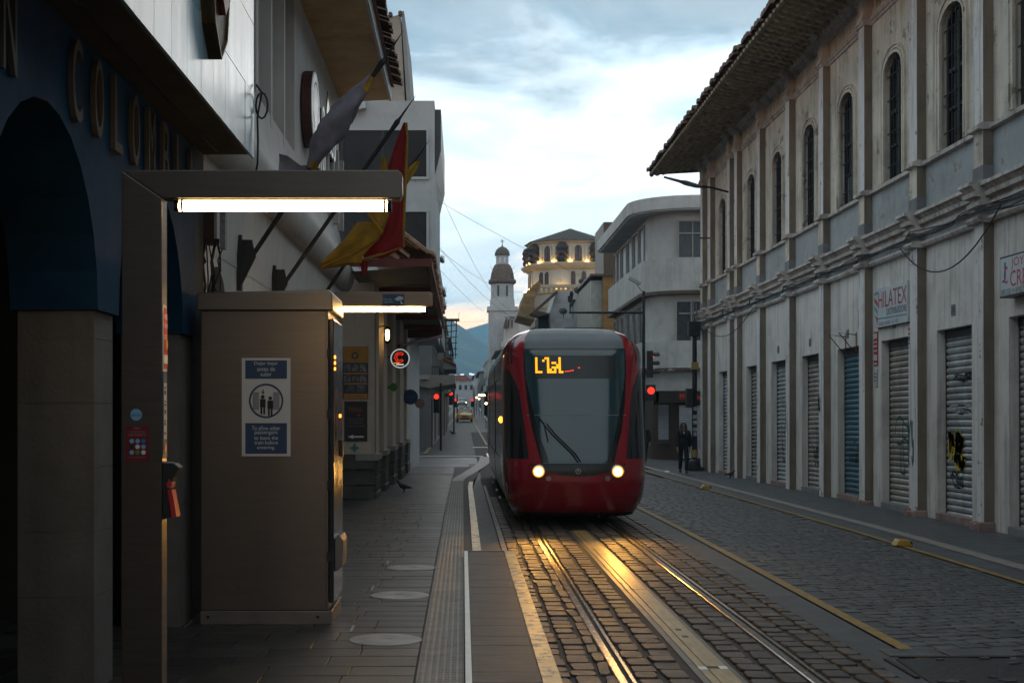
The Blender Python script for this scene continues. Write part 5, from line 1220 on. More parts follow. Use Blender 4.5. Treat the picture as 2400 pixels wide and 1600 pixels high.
SEC = [(YN + 2.5, 31.2, 0, 0), (31.75, 38.6, 0, 0), (39.15, 46.4, 0, .10)]
for a in SEC: body(*a)
mb = MB()
for y in (31.2, 38.6): 
    for k in range(5): mb.prism([(TX + s * (lerp_t(T_HW, z) - .06 - .03 * (k % 2)), z) for s, zz_ in ((-1, PROFZ), (1, PROFZ[::-1])) for z in zz_], 'y', y + .11 * k, y + .11 * k + .10)
mb.build('bellows', TBLK, tram)
mb = MB()
z_ = [.3, .6, 1, 1.6, 2.2, 2.6, 2.8]
for s in (-1, 1): mb.grid([[(TX + s * lerp_t(T_HW, z), YN + lerp_t(T_Y0, z) + LT - .01, z) for z in z_], [(TX + s * lerp_t(T_HW, z), YN + 2.52, z) for z in z_]])
mb.build('cab_rear_strip', TRED, tram, smooth=True)
mb = MB()
for s in (-1, 1): mb.grid([[(TX + s * lerp_t(T_HW, z), YN + lerp_t(T_Y0, z) + LT - .01, z) for z in (2.8, 2.9, 3.0, 3.1, 3.2, 3.3)], [(TX + s * lerp_t(T_HW, z), YN + 3.0, z) for z in (2.8, 2.9, 3.0, 3.1, 3.2, 3.3)]])
mb.build('shoulder', TRED, tram, smooth=True)
mb = MB(); mb.box(TX - .5, TX + .05, YN + 2.6, 30, 3.50, 3.53); mb.build('roof_hatch', TROOF, tram)
mb = MB(); mb.box(TX - .1, TX + .62, YN + 1.9, 28, 3.525, 3.54); mb.box(TX - .62, TX + .62, YN + 2.2, 30.6, 3.40, 3.528); mb.build('roof_unit', mat('roof_unit_dark', (.10, .12, .13), .5), tram)
mb = MB(); mb.box(TX - 1.0, TX + 1.0, YN + 1.9, 46, .12, .45); mb.build('underframe', TBLK, tram)
for y in (26.9, 28.7, 36, 43):
    for s in (-1, 1):
        mb = MB(); mb.lathe([(.30, -.05), (.31, 0), (.30, .05)], (TX + s * .72, y, g(y) + .31), 18, axis='x'); mb.build('wheel', DKMET, tram)
for y in (27.6, 30.2, 33.5, 37):   # small round pods low on the side
    mb = MB(); mb.lathe([(.03, -.02), (.03, .02)], (TX - 1.235, y, .34), 8, axis='x'); mb.build('step_lamp', mat('step_lamp_white', (.55, .55, .53), .3), tram)

# ================================================================== CARS
CYEL = mat('taxi_yellow', (.55, .29, .012), .25, var=.05, coat=.5); CGREY = mat('car_silver', (.28, .29, .30), .3, .3, var=.05)
def car(label, cat, x, y, paint, lit, taxi):
    z = g(y); r = thing('taxi' if taxi else 'parked_car' if not lit else 'car', label, cat, (x, y, z))
    mb = MB(); st = [(0, .70, .32, .62), (.06, .80, .22, .74), (.5, .86, .2, .88), (1.2, .88, .2, .95), (1.35, .88, .2, .97), (3.3, .88, .2, .98), (4.0, .84, .22, .95), (4.2, .72, .3, .8)]
    rows = [[(x - w, y + d, z + a + .12), (x - w * 1.0, y + d, z + (a + b) / 2), (x - w * .96, y + d, z + b - .07), (x - w * .8, y + d, z + b), (x, y + d, z + b + .025), (x + w * .8, y + d, z + b), (x + w * .96, y + d, z + b - .07), (x + w, y + d, z + (a + b) / 2), (x + w, y + d, z + a + .12), (x + w * .8, y + d, z + a), (x - w * .8, y + d, z + a)] for d, w, a, b in st]
    mb.grid(rows, closed=True); mb.poly(rows[0]); mb.poly(rows[-1]); mb.build('body', paint, r, smooth=True)
    mb = MB(); rows = [[(x - w, y + d, z + .93), (x - w * .80, y + d + k, z + h), (x, y + d + k, z + h + .03), (x + w * .80, y + d + k, z + h), (x + w, y + d, z + .93)] for d, w, h, k in ((1.3, .78, .95, 0), (1.32, .80, .97, .0), (1.75, .82, 1.43, .25), (2.5, .82, 1.47, 0), (3.3, .80, 1.42, -.1), (3.9, .76, .96, 0))]
    mb.grid(rows); mb.poly(rows[0]); mb.poly(rows[-1]); mb.build('cabin', paint, r, smooth=True)
    mb = MB(); mb.poly([(x - .70, y + 1.30, z + .965), (x + .70, y + 1.30, z + .965), (x + .58, y + 1.86, z + 1.405), (x - .58, y + 1.86, z + 1.405)]); mb.build('windscreen', mat('car_glass', (.05, .09, .11), .12, spec=.8), r)
    for s in (-1, 1):
        mb = MB(); mb.poly([(x + s * .815, y + 1.5, z + .97), (x + s * .80, y + 3.6, z + .97), (x + s * .685, y + 3.2, z + 1.36), (x + s * .69, y + 2.0, z + 1.38)]); mb.build('side_window', TBLK, r)
        mb = MB(); mb.box(x + s * .90 - .08, x + s * .90 + .08, y + 1.42, y + 1.54, z + .93, z + 1.06); mb.build('mirror', paint, r, bevel=.02)
        for d in (.75, 3.35):
            mb = MB(); mb.lathe([(.20, -.10), (.30, -.09), (.31, 0), (.30, .09), (.2, .10)], (x + s * .76, y + d, z + .31), 16, axis='x'); mb.build('wheel', BLACK, r, smooth=True)
        mb = MB(); mb.poly([(x + s * .45, y + .045, z + .60), (x + s * .76, y + .14, z + .64), (x + s * .78, y + .20, z + .76), (x + s * .50, y + .06, z + .70)])
        mb.build('headlight', glow('car_lamp_lit', (1, .72, .32), 120) if lit and s > 0 else glow('car_lamp_dim', (1, .7, .3), 8) if lit else mat('car_lamp_off', (.20, .19, .15), .2), r)
    mb = MB(); mb.box(x - .34, x + .34, y - .02, y + .06, z + .56, z + .65); mb.box(x - .48, x + .48, y - .015, y + .06, z + .24, z + .40); mb.build('grille', BLACK, r)
    mb = MB(); mb.box(x - .22, x + .22, y - .03, y - .01, z + .42, z + .52); mb.build('number_plate', mat('plate_orange', (.42, .14, .03), .5) if taxi else WHTP, r)
    if taxi:
        for s in (-1, 1):
            mb = MB(); mb.box(x + s * .36 - .22, x + s * .36 + .22, y + 2.1, y + 2.4, z + 1.50, z + 1.58); mb.build('roof_sign', mat('roof_sign_white', (.75, .75, .75), .4), r)
        mb = MB(); mb.box(x - .6, x + .6, y + 2.2, y + 2.25, z + 1.46, z + 1.50); mb.build('roof_bar', BLACK, r)
    return r
p = at(1089, 988, 150); car('yellow taxi with white roof lights driving towards the camera', 'taxi', p.x, 150, CYEL, False, True)
p = at(1083, 946, 255); car('small distant car with one dazzling headlight beyond the taxi', 'car', p.x, 255, CGREY, True, False)

# ================================================================== PEOPLE, BIRDS
def skin_mesh(name, V, E, Rr, m, parent, root=0, sub=2):
    me = bpy.data.meshes.new(name); me.from_pydata([Vector(v) for v in V], E, [])
    o = bpy.data.objects.new(name, me); col.objects.link(o); o.modifiers.new('skin', 'SKIN'); o.modifiers['skin'].use_smooth_shade = True
    for i, sv_ in enumerate(me.skin_vertices[0].data):
        r_ = Rr[i]; sv_.radius = r_ if isinstance(r_, tuple) else (r_, r_); sv_.use_root = (i == root)
    s = o.modifiers.new('sub', 'SUBSURF'); s.levels = sub; s.render_levels = sub
    dg = bpy.context.evaluated_depsgraph_get(); nm = bpy.data.meshes.new_from_object(o.evaluated_get(dg))
    bpy.data.objects.remove(o); nm.name = name; nm.materials.clear(); nm.materials.append(m)
    for p_ in nm.polygons: p_.use_smooth = True
    o = bpy.data.objects.new(name, nm); col.objects.link(o); o.parent = parent; ORG[o.name] = ORG[parent.name]; return o
SKINM = mat('skin', (.26, .14, .095), .55, var=.08); HAIR = mat('black_hair', (.010, .008, .008), .4); CLB = mat('black_jacket', (.010, .010, .012), .85, var=.2); CLT = mat('black_trousers', (.010, .010, .013), .9); CLN = mat('navy_jeans', (.02, .03, .055), .9)
def person(label, x, y, z, face_s, long_hair, trous, bag=False, h=1.0):
    """walking figure, face_s=+1 towards the camera, -1 away"""
    r = thing('person', label, 'person', (x, y, z)); f = -face_s
    J = {'pel': (0, 0, .93), 'waist': (0, 0, 1.08), 'chest': (0, 0, 1.28), 'clav': (0, 0, 1.40), 'neck': (0, 0, 1.47), 'jaw': (0, f * .018, 1.525), 'head': (0, f * .005, 1.60), 'crown': (0, 0, 1.665)}
    for s, n in ((-1, 'l'), (1, 'r')):
        fw = f * (.16 if s > 0 else -.12)
        J.update({'hip' + n: (s * .085, 0, .88), 'knee' + n: (s * .085, fw * .9 + f * .04, .49), 'ank' + n: (s * .075, fw * (1.0 if s > 0 else 2.1), .085 if s > 0 else .13), 'toe' + n: (s * .08, fw * (1.0 if s > 0 else 2.1) + f * .15, .03 if s > 0 else .05),
                  'sh' + n: (s * .165, 0, 1.385), 'elb' + n: (s * .225, -fw * .35, 1.12), 'wri' + n: (s * .225, -fw * .75 + f * .06, .88), 'palm' + n: (s * .22, -fw * .8 + f * .08, .80)})
        for k in range(4): 
            J['f%d%s' % (k, n)] = (s * .22, -fw * .8 + f * .08 + (k - 1.5) * .022, .745 - .008 * (1.5 - abs(k - 1.5))); J['g%d%s' % (k, n)] = (s * .205, -fw * .8 + f * .085 + (k - 1.5) * .021, .70 - .008 * (1.5 - abs(k - 1.5)))
        J['th' + n] = (s * .195, -fw * .8 + f * .12, .775)
    K = list(J); idx = {k: i for i, k in enumerate(K)}
    V = [Vector(J[k]) * h for k in K]; V = [Vector((a.x, a.y, a.z)) for a in V]
    rad = {'pel': (.15, .11), 'waist': (.125, .09), 'chest': (.15, .10), 'clav': (.11, .07), 'neck': .052, 'jaw': (.062, .07), 'head': (.075, .092), 'crown': (.05, .06)}
    for n in 'lr':
        rad.update({'hip' + n: .092, 'knee' + n: .058, 'ank' + n: .042, 'toe' + n: (.04, .028), 'sh' + n: .06, 'elb' + n: .042, 'wri' + n: .03, 'palm' + n: (.018, .038), 'th' + n: .011})
        for k in range(4): rad['f%d%s' % (k, n)] = .0095; rad['g%d%s' % (k, n)] = .008
    E = [('pel', 'waist'), ('waist', 'chest'), ('chest', 'clav'), ('clav', 'neck'), ('neck', 'jaw'), ('jaw', 'head'), ('head', 'crown')]
    for n in 'lr':
        E += [('pel', 'hip' + n), ('hip' + n, 'knee' + n), ('knee' + n, 'ank' + n), ('ank' + n, 'toe' + n), ('clav', 'sh' + n), ('sh' + n, 'elb' + n), ('elb' + n, 'wri' + n), ('wri' + n, 'palm' + n), ('palm' + n, 'th' + n)]
        for k in range(4): E += [('palm' + n, 'f%d%s' % (k, n)), ('f%d%s' % (k, n), 'g%d%s' % (k, n))]
    skin_mesh('body', V, [(idx[a], idx[b]) for a, b in E], [rad[k] for k in K], SKINM, r)
    def sub(name, keys, edges, extra, m, root):
        i2 = {k: i for i, k in enumerate(keys)}
        return skin_mesh(name, [V[idx[k]] for k in keys], [(i2[a], i2[b]) for a, b in edges], [tuple(q + extra for q in (rad[k] if isinstance(rad[k], tuple) else (rad[k],) * 2)) for k in keys], m, r, root=i2[root])
    up = ['pel', 'waist', 'chest', 'clav'] + [a + n for n in 'lr' for a in ('sh', 'elb', 'wri')]
    sub('jacket', up, [e for e in E if e[0] in up and e[1] in up], .036, CLB, 'pel')
    lo = ['pel', 'waist'] + [a + n for n in 'lr' for a in ('hip', 'knee', 'ank')]
    sub('trousers', lo, [e for e in E if e[0] in lo and e[1] in lo], .02, trous, 'pel')
    for n in 'lr': sub('shoe', ['ank' + n, 'toe' + n], [('ank' + n, 'toe' + n)], .014, BLACK, 'ank' + n)
    mb = MB(); o = ORG[r.name]; hd = V[idx['head']] + o
    rows = []
    for i in range(12):
        zz = (.085 - (.56 if long_hair else .17) * i / 11) * h; w = .088 * math.sqrt(max(.02, 1 - max(0, zz / .09) ** 2)) if zz > 0 else .088 + .055 * min(1, -zz / .3); w = max(w, .02)
        rows.append([hd + Vector((w * math.sin(a), -f * abs(math.cos(a)) * w * 1.05 * (1 if zz > -.05 else .75) - f * .012 + (f * .035 if zz > .03 else 0), zz)) for a in [-2.0 + 4.0 * k / 14 for k in range(15)]])
    rows = [[hd + Vector((0, 0, .098 * h))] * 15] + rows
    mb.grid(rows)
    if long_hair:
        for s in (-1, 1):
            for q, (dx, dy) in enumerate(((.082, .02), (.095, .0), (.075, .055))): mb.tube([hd + Vector((s * .05, f * dy * .6, .085)), hd + Vector((s * dx, f * dy, .0)), hd + Vector((s * (dx + .012), f * (dy + .01), -.15)), hd + Vector((s * (dx + .035), f * (dy + .075), -.30)), hd + Vector((s * (dx + .03), f * (dy + .09), -.40 + .04 * q))], [.03, .034, .034, .03, .008], 7)
    mb.build('hair', HAIR, r, smooth=True)
    if face_s > 0:
        mb = MB()
        for s in (-1, 1): mb.lathe([(.004, -.004), (.011, 0), (.004, .004)], tuple(hd + Vector((s * .03, f * .088, -.012))), 8, axis='y')
        mb.box(hd.x - .022, hd.x + .022, hd.y + f * .093 - .004, hd.y + f * .093 + .004, hd.z - .078, hd.z - .068); mb.build('eyes_and_mouth', mat('face_dark', (.05, .02, .018), .5), r)
        mb = MB(); mb.add([hd + Vector((0, f * .088, .0)), hd + Vector((-.014, f * .088, -.045)), hd + Vector((.014, f * .088, -.045)), hd + Vector((0, f * .112, -.042))], [(0, 1, 3), (0, 3, 2), (1, 2, 3)]); mb.build('nose', SKINM, r)
        mb = MB(); mb.poly([o + Vector((-.035, f * .105, 1.40)) * h, o + Vector((.035, f * .105, 1.40)) * h, o + Vector((0, f * .125, 1.30)) * h]); mb.build('collar', mat('shirt_grey', (.3, .3, .3), .8), r)
    return r
person('woman with long dark hair in black jacket and trousers walking up the right pavement', 7.55, 48.7, g(48.7) + .005, 1, True, CLT, h=1.03)
person('dark clothed person walking beside the traffic light mast, half hidden by the tram', 7.70, 60.4, g(60.4) + .005, -1, False, CLN, h=1.0)
FEATH = mat('pigeon_feathers', (.035, .036, .042), .7, var=.5, scale=20)
def pigeon(label, x, y, z, d, s=1.0):
    r = thing('pigeon', label, 'pigeon', (x, y, z), 'pigeons on the paving'); o = Vector((x, y, z))
    V = [(-.17, 0, .10), (-.10, 0, .115), (-.02, 0, .135), (.06, 0, .15), (.10, 0, .195), (.115, 0, .235), (.145, 0, .23), (.165, 0, .222), (0, .03, .09), (.0, .03, .012), (.03, .03, .006), (0, -.03, .09), (.0, -.03, .012), (.03, -.03, .006)]
    E = [(0, 1), (1, 2), (2, 3), (3, 4), (4, 5), (5, 6), (6, 7), (2, 8), (8, 9), (9, 10), (2, 11), (11, 12), (12, 13)]
    Rr = [(.035, .008), (.045, .025), (.065, .06), (.055, .055), .03, .026, .014, .004, .02, .006, .008, .02, .006, .008]
    V = [Vector((a * d, b, c)) * s for a, b, c in V]
    skin_mesh('body', V, E, [tuple(q * s for q in (a if isinstance(a, tuple) else (a, a))) for a in Rr], FEATH, r, root=2)
    for k in (-1, 1):
        mb = MB(); rows = [[o + Vector((d * (-.20 + .24 * i / 6), k * (.052 + .02 * math.sin(math.pi * i / 6)), .115 + .02 * i / 6 + (.035 if j else -.02) * math.sin(math.pi * (i + .3) / 7))) * 1 for j in (0, 1)] for i in range(7)]
        mb.grid(rows); mb.build('wing', FEATH, r, smooth=True)
p = at(947, 1153, 32.5); pigeon('dark pigeon standing on the left pavement near the shop plinth', p.x, 32.5, sz(32.5), -1, 1.15)
pigeon('dark pigeon pecking by the wall between two far shutters on the right', 8.45, 45.0, g(45), 1, 1.1)
pigeon('tiny dark pigeon on the roadway short of the taxi', at(1061, 1021, 100).x, 100, g(100), -1, 1.6)

mb = MB(); p = at(1563, 1104, 50.5); z = g(50.5) + .01; mb.poly([(p.x - .09, 50.4, z), (p.x + .08, 50.3, z), (p.x + .10, 50.75, z + .03), (p.x - .05, 50.8, z + .02)])
tag(mb.build('paper_scrap', WHTP), 'small scrap of white paper on the paving left of the walking woman', 'litter')
# ================================================================== SIGNALS AND STREET POLES
LREDS = glow('signal_red', (1.0, .022, .010), 1.7)
def signal_head(mb_h, mb_v, c, n=3, d=-1, axis='y'):
    mb_h.box(c.x - .15, c.x + .15, c.y - .1, c.y + .12, c.z - .17 * n, c.z + .17 * n)
    for k in range(n):
        z = c.z + .34 * ((n - 1) / 2 - k)
        rows = [[(c.x + r_ * math.cos(a), c.y - .1 - l, z + r_ * math.sin(a)) for a in [R(-10) + R(200) * j / 8 for j in range(9)]] for r_, l in ((.125, 0), (.12, .22))]
        mb_v.grid(rows)
tm = thing('signal_mast', 'dark traffic signal mast with long arm behind the tram', 'traffic light', (7.5, 59, g(59)))
mb = MB(); mb.tube([(7.5, 59, g(59)), (7.5, 59, 3.0), (7.5, 59, 7.0)], [.085, .075, .06], 10); mb.build('mast', DKMET, tm)
mb = MB(); mb.tube([(7.5, 59, 6.12), (4.4, 59, 6.12)], [.055, .045], 8); mb.build('arm', DKMET, tm)
mb = MB(); mb.tube([(4.45, 59, 6.1), (4.45, 59, 6.55)], .03, 6); mb.box(4.35, 4.55, 58.85, 59.1, 6.55, 6.8); mb.lathe([(.08, 0), (.09, .1), (.05, .2)], (4.5, 58.9, 6.8), 8); mb.build('arm_camera', DKMET, tm)
mb = MB(); mb.tube([(7.5, 59, 6.9), (7.2, 59, 7.3)], .025, 5); mb.prism([(6.85, 7.5), (7.35, 7.25), (7.4, 7.35), (6.9, 7.62)], 'y', 58.9, 59.1); mb.build('top_camera', mat('camera_white', (.30, .30, .30), .5), tm)
mb = MB(); mv = MB(); c = Vector((7.75, 59, 3.98)); mb.box(c.x - .12, c.x + .12, c.y - .14, c.y + .14, c.z - .55, c.z + .55)
hd = mb.build('signal_head', BLACK, tm)
for k in range(3): mv = MB(); z = c.z + .36 * (1 - k); mv.grid([[(c.x + .1 + l, c.y + .13 * math.cos(a), z + .13 * math.sin(a)) for a in [R(-15) + R(210) * j / 8 for j in range(9)]] for l in (0, .30)]); mv.build('visor', BLACK, hd)
mb = MB(); mb.lathe([(.085, .0), (.06, .03)], (c.x + .13, c.y - .02, c.z + .36), 12, axis='x'); mb.build('red_lens', LREDS, hd)
mb = MB(); c = Vector((7.79, 58.9, 2.88)); mb.box(c.x - .19, c.x + .19, c.y, c.y + .16, c.z - .42, c.z + .24); h2 = mb.build('pedestrian_head', BLACK, tm)
mb = MB(); disc(mb, c + Vector((0, -.004, 0)), RX, UZ, .145, n=20); mb.build('red_lens', LREDS, h2)
ap = thing('antenna_pole', 'tall black street pole with antennas and stickers beside the walking woman', 'street pole', (8.47, 52, g(52)))
mb = MB(); mb.tube([(8.47, 52, g(52)), (8.47, 52, 4.8)], [.11, .085], 10); mb.build('shaft', DKMET, ap)
mb = MB(); mb.box(8.16, 8.78, 51.7, 52.3, g(52), g(52) + .12); mb.lathe([(.24, .1), (.20, .35), (.12, .42)], (8.47, 52, g(52)), 12); mb.build('base', BLACK, ap)
mb = MB(); mb.box(8.22, 8.66, 51.8, 52.1, 4.75, 5.3); mb.build('equipment_box', BLACK, ap, bevel=.02)
mb = MB()
for x in (8.33, 8.43, 8.53): mb.tube([(x, 52, 5.3), (x, 52, 6.1 - abs(x - 8.4))], .02, 6)
mb.build('antenna', mat('antenna_grey', (.16, .16, .17), .5), ap)
mb = MB(); mb.box(8.35, 8.60, 51.88, 52.0, 3.55, 3.82); mb.build('yellow_plate', mat('plate_ochre', (.28, .19, .06), .6), ap)
mb = MB(); mb.box(8.15, 8.38, 51.8, 52.1, 2.15, 2.85); mb.build('side_box', BLACK, ap)
mb = MB()
for z, w in ((2.05, .12), (1.75, .16), (1.55, .14), (1.3, .17), (1.12, .12)): mb.box(8.47 - w / 2, 8.47 + w / 2, 51.895 - .01, 51.91, z, z + .14)
mb.build('sticker', mat('sticker_white', (.34, .34, .35), .6, var=.6, scale=12), ap)
mb = MB(); mb.tube([(8.47, 52, .35), (8.47, 52, .62)], .135, 10); mb.build('ochre_band', mat('plate_ochre', (.28, .19, .06), .6), ap)
# street lamp on an arm from the cream building
la = thing('street_lamp', 'flat street lamp on a curved arm below the tiled eave', 'street lamp', (8.8, 47, 9))
a = at(1706, 450, 47); b = at(1640, 438, 47); c = at(1556, 415, 47)
mb = MB(); mb.tube([a + Vector((.15, 0, -.03)), a, a.lerp(b, .6) + Vector((0, 0, .05)), b], .035, 7); mb.build('arm', DKMET, la)
mb = MB(); d = (c - b); n = Vector((-d.z, 0, d.x)).normalized()
rows = [[b + d * k + Vector((0, math.cos(t) * w, 0)) + n * (math.sin(t) * hh) for t in [2 * math.pi * j / 10 for j in range(10)]] for k, w, hh in ((-.05, .04, .03), (.1, .12, .07), (.4, .17, .08), (.55, .15, .045), (1.0, .10, .03))]
mb.grid(rows, closed=True); mb.poly(rows[0]); mb.poly(rows[-1]); mb.build('lamp_head', mat('lamp_slate', (.10, .12, .14), .5), la, smooth=True)
mb = MB(); p0, p1 = at(1640, 558, 50.5), at(1700, 558, 50.5); mb.tube([p0, p1], .03, 5); tag(mb.build('iron_bar', RUST), 'rusty iron bar sticking out from the far corner of the cream building', 'bar')
def small_signal(label, px, py, y, hz=.36, second=False):
    c = at(px, py, y); r = thing('traffic_signal', label, 'traffic light', (c.x, y, g(y)), 'red traffic lights along the street')
    mb = MB(); mb.tube([(c.x + .22, y + .1, g(y)), (c.x + .22, y + .1, c.z + .7)], .06, 8); mb.build('pole', DKMET, r)
    mb = MB(); mv = MB(); cc = Vector((c.x, y, c.z - .34)); signal_head(mb, mv, cc); h_ = mb.build('signal_head', BLACK, r); mv.build('visor', BLACK, h_)
    mb = MB(); disc(mb, (c.x, y - .104, c.z), RX, UZ, .13, n=16); mb.build('red_lens', LREDS, h_)
    return r
small_signal('bright red traffic light on a pole past the blue round sign', 1023, 929, 74)
small_signal('red traffic light hung high under the balconies on the left', 1057, 922, 105)
small_signal('red traffic light left of the distant headlight', 1067, 937, 165)
small_signal('red traffic light right of the distant headlight', 1107, 937, 170)

# ================================================================== FAR LEFT BLOCK
FW = mat('far_white_plaster', (.38, .40, .41), .85, var=.1, scale=.6, bump=.1, dirt=(.20, .18, .165), dscale=.7, damt=.6, c2=(.24, .14, .10), c2t=(.66, .69), c2scale=1.6)
FCR = mat('far_cream_plaster', (.33, .30, .25), .85, var=.12, scale=.5, dirt=(.17, .15, .12), dscale=.6)
FGR = mat('far_grey_plaster', (.24, .24, .24), .85, var=.15, scale=.5, dirt=(.12, .11, .1), dscale=.6)
FPK = mat('far_pink_plaster', (.36, .29, .28), .85, var=.1, scale=.5)
FDW = mat('far_window', (.022, .025, .03), .35, var=.5, scale=.8, spec=.25)
def win_face(parent, x0, x1, z0, z1, y, m=GLASSW, frame=FGR, bars=1, d=.08):
    """window on a wall facing the camera at depth y"""
    mb = MB(); mb.box(x0 - .06, x1 + .06, y - d, y - .002, z0 - .06, z0); mb.box(x0 - .06, x1 + .06, y - d, y - .002, z1, z1 + .06); mb.box(x0 - .06, x0, y - d, y - .002, z0, z1); mb.box(x1, x1 + .06, y - d, y - .002, z0, z1)
    for k in range(1, bars + 1): xx = x0 + (x1 - x0) * k / (bars + 1); mb.box(xx - .03, xx + .03, y - d * .6, y - .002, z0, z1)
    w = mb.build('window', frame, parent); mb = MB(); mb.box(x0, x1, y - .02, y - .004, z0, z1); mb.build('pane', m, w); return w
def win_side(parent, x, s, y0, y1, z0, z1, m=GLASSW, frame=FGR, d=.08):
    """window on a street face: x plane, s=+1 faces +x (left side of the street)"""
    a, b = (x + .002, x + d) if s > 0 else (x - d, x - .002)
    mb = MB(); mb.box(a, b, y0 - .06, y1 + .06, z0 - .06, z0); mb.box(a, b, y0 - .06, y1 + .06, z1, z1 + .06); mb.box(a, b, y0 - .06, y0, z0, z1); mb.box(a, b, y1, y1 + .06, z0, z1)
    w = mb.build('window', frame, parent); mb = MB(); mb.box(*((x + .004, x + .02) if s > 0 else (x - .02, x - .004)), y0, y1, z0, z1); mb.build('pane', m, w); return w
tb = thing('white_block', 'peeling white corner block with dark window bands above the tiled canopy', 'building', (-3, 50, 0))
mb = MB(); mb.box(-9, -1.0, 50, 62, 4.9, 12.93); mb.box(-9, -1.9, 50, 62, -.3, 4.9); mb.build('wall', FW, tb)
for z0, z1 in ((10.25, 11.88), (7.45, 9.02), (5.3, 6.4)):
    mb = MB(); mb.box(-6.5, -1.28, 49.93, 49.998, z1, z1 + .09); mb.box(-6.5, -1.28, 49.93, 49.998, z0 - .09, z0); mb.box(-1.28, -1.20, 49.93, 49.998, z0 - .09, z1 + .09); w = mb.build('window', FW, tb)
    mb = MB(); mb.box(-6.5, -1.285, 49.97, 49.99, z0, z1); mb.build('pane', mat('dusky_pane', (.028, .027, .028), .6, var=.3, scale=.8, spec=.15), w)
    for x in (-2.88, -4.3): mb = MB(); mb.box(x, x + .10, 49.94, 49.985, z0, z1); mb.build('mullion', DKMET, w)
mb = MB(); mb.prism([(-.995, 12.75), (-.78, 12.75), (-.78, 11.3), (-.995, 10.4)], 'y', 50.6, 61); mb.build('side_bay', mat('dark_side_bay', (.045, .05, .055), .5), tb)
mb = MB(); mb.prism([(-6.5, 12.93), (-3.4, 12.93), (-3.4, 12.6), (-6.5, 11.9)], 'y', 49.6, 50.0); mb.build('cornice', FW, tb)
up = thing('grey_annexe', 'beige upper storey with ragged tiles rising behind the white corner block', 'building', (-3.5, 58, 12.9))
mb = MB(); mb.prism([(-8, 12.9), (-2.3, 12.9), (-2.36, 14.6), (-2.55, 18.2), (-3.6, 17.9), (-8, 17.4)], 'y', 58, 66); mb.build('wall', mat('annexe_beige', (.33, .30, .255), .85, var=.12, dirt=(.2, .18, .15)), up)
mb = MB(); mb.prism([(-2.52, 18.3), (-2.28, 14.4), (-2.10, 14.5), (-2.40, 18.3)], 'y', 57.9, 66); mb.build('corner_board', FGR, up)
for (px, py) in ((905, 92), (928, 182)):
    p = at(px, py, 57.7); mb = MB(); mb.box(p.x - .17, p.x + .17, 57.5, 58, p.z - .05, p.z + .05); mb.build('drain_spout', DKMET, up)
mb = MB()
for k in range(12): mb = MB(); mb.lathe([(.09, 0), (.10, .35)], (-2.55 - .4 * k, 57.75, 18.2 - .05 * k), 6, axis='y'); mb.build('ridge_tile', TILEM, up)

def balcony(parent, x, s, y0, y1, z, out=.6, solid=False, m=FGR):
    a, b = (x, x + out) if s > 0 else (x - out, x)
    mb = MB(); mb.box(a, b, y0, y1, z - .12, z); mb.build('balcony_slab', m, parent)
    if solid: mb = MB(); mb.box(a, b, y0, y0 + .08, z, z + .9); mb.box(*((b - .08, b) if s > 0 else (a, a + .08)), y0, y1, z, z + .9); mb.build('balcony_wall', m, parent)
    else:
        mb = MB(); e = b - .02 if s > 0 else a + .02
        for k in range(6): xx = a + (b - a) * k / 5; mb.tube([(xx, y0 + .03, z), (xx, y0 + .03, z + .95)], .02, 4)
        n = int((y1 - y0) / .4)
        for k in range(n): mb.tube([(e, y0 + .4 * k, z), (e, y0 + .4 * k, z + .95)], .02, 4)
        mb.tube([(a, y0 + .03, z + .95), (e, y0 + .03, z + .95), (e, y1, z + .95)], .03, 4); mb.build('railing', DKMET, parent)
def block(label, x, s, y0, y1, z1, m, floors, fh=3.0, zb=4.2, bal=None, roof=None, depth=9, nm='town_house', shop=True):
    """terraced house: street face at x, near gable at y0"""
    xb = x - depth if s > 0 else x + depth; zg = g(y0) - .4
    r = thing(nm, label, 'building', (x, y0, g(y0)), 'houses far down the street')
    mb = MB(); mb.box(min(x, xb), max(x, xb), y0, y1, zg, z1); mb.build('wall', m, r)
    n = max(1, int((y1 - y0) / 3.2)); w = (y1 - y0) / n
    for f in range(floors):
        z0 = zb + f * fh
        for k in range(n): win_side(r, x, s, y0 + w * (k + .3), y0 + w * (k + .7), z0, min(z0 + 1.7, z1 - .3), FDW)
        if bal and f in bal: balcony(r, x, s, y0 + .5, y1 - .5, z0 - .35, bal[f][0], bal[f][1], m)
    if shop:
        for k in range(n):
            a, b = (x + .002, x + .04) if s > 0 else (x - .04, x - .002)
            mb = MB(); mb.box(a, b, y0 + w * (k + .15), y0 + w * (k + .85), g(y0 + w * k), g(y0 + w * k) + 2.7); mb.build('shopfront', (DKMET, SHUT, mat('shop_brown', (.10, .06, .04), .6))[k % 3], r)
    if roof:
        mb = MB(); o = .5 * s; xx0, xx1 = sorted((x + o, xb)); mb.prism([(x + o, z1), (xb, z1 + 1.5), (xb, z1 + 1.65), (x + o, z1 + .15)], 'y', y0 - .3, y1 + .3); mb.build('roof', roof, r)
    else: mb = MB(); mb.box(*sorted((x + .12 * s, xb)), y0 - .1, y1 + .1, z1, z1 + .25); mb.build('parapet', m, r)
    return r
b = block('grey apartment house with planted balconies past the white corner block', -1.75, 1, 78, 100, 10.3, FGR, 3, 2.7, 3.9, {0: (.45, False), 1: (.5, True), 2: (.5, True)})
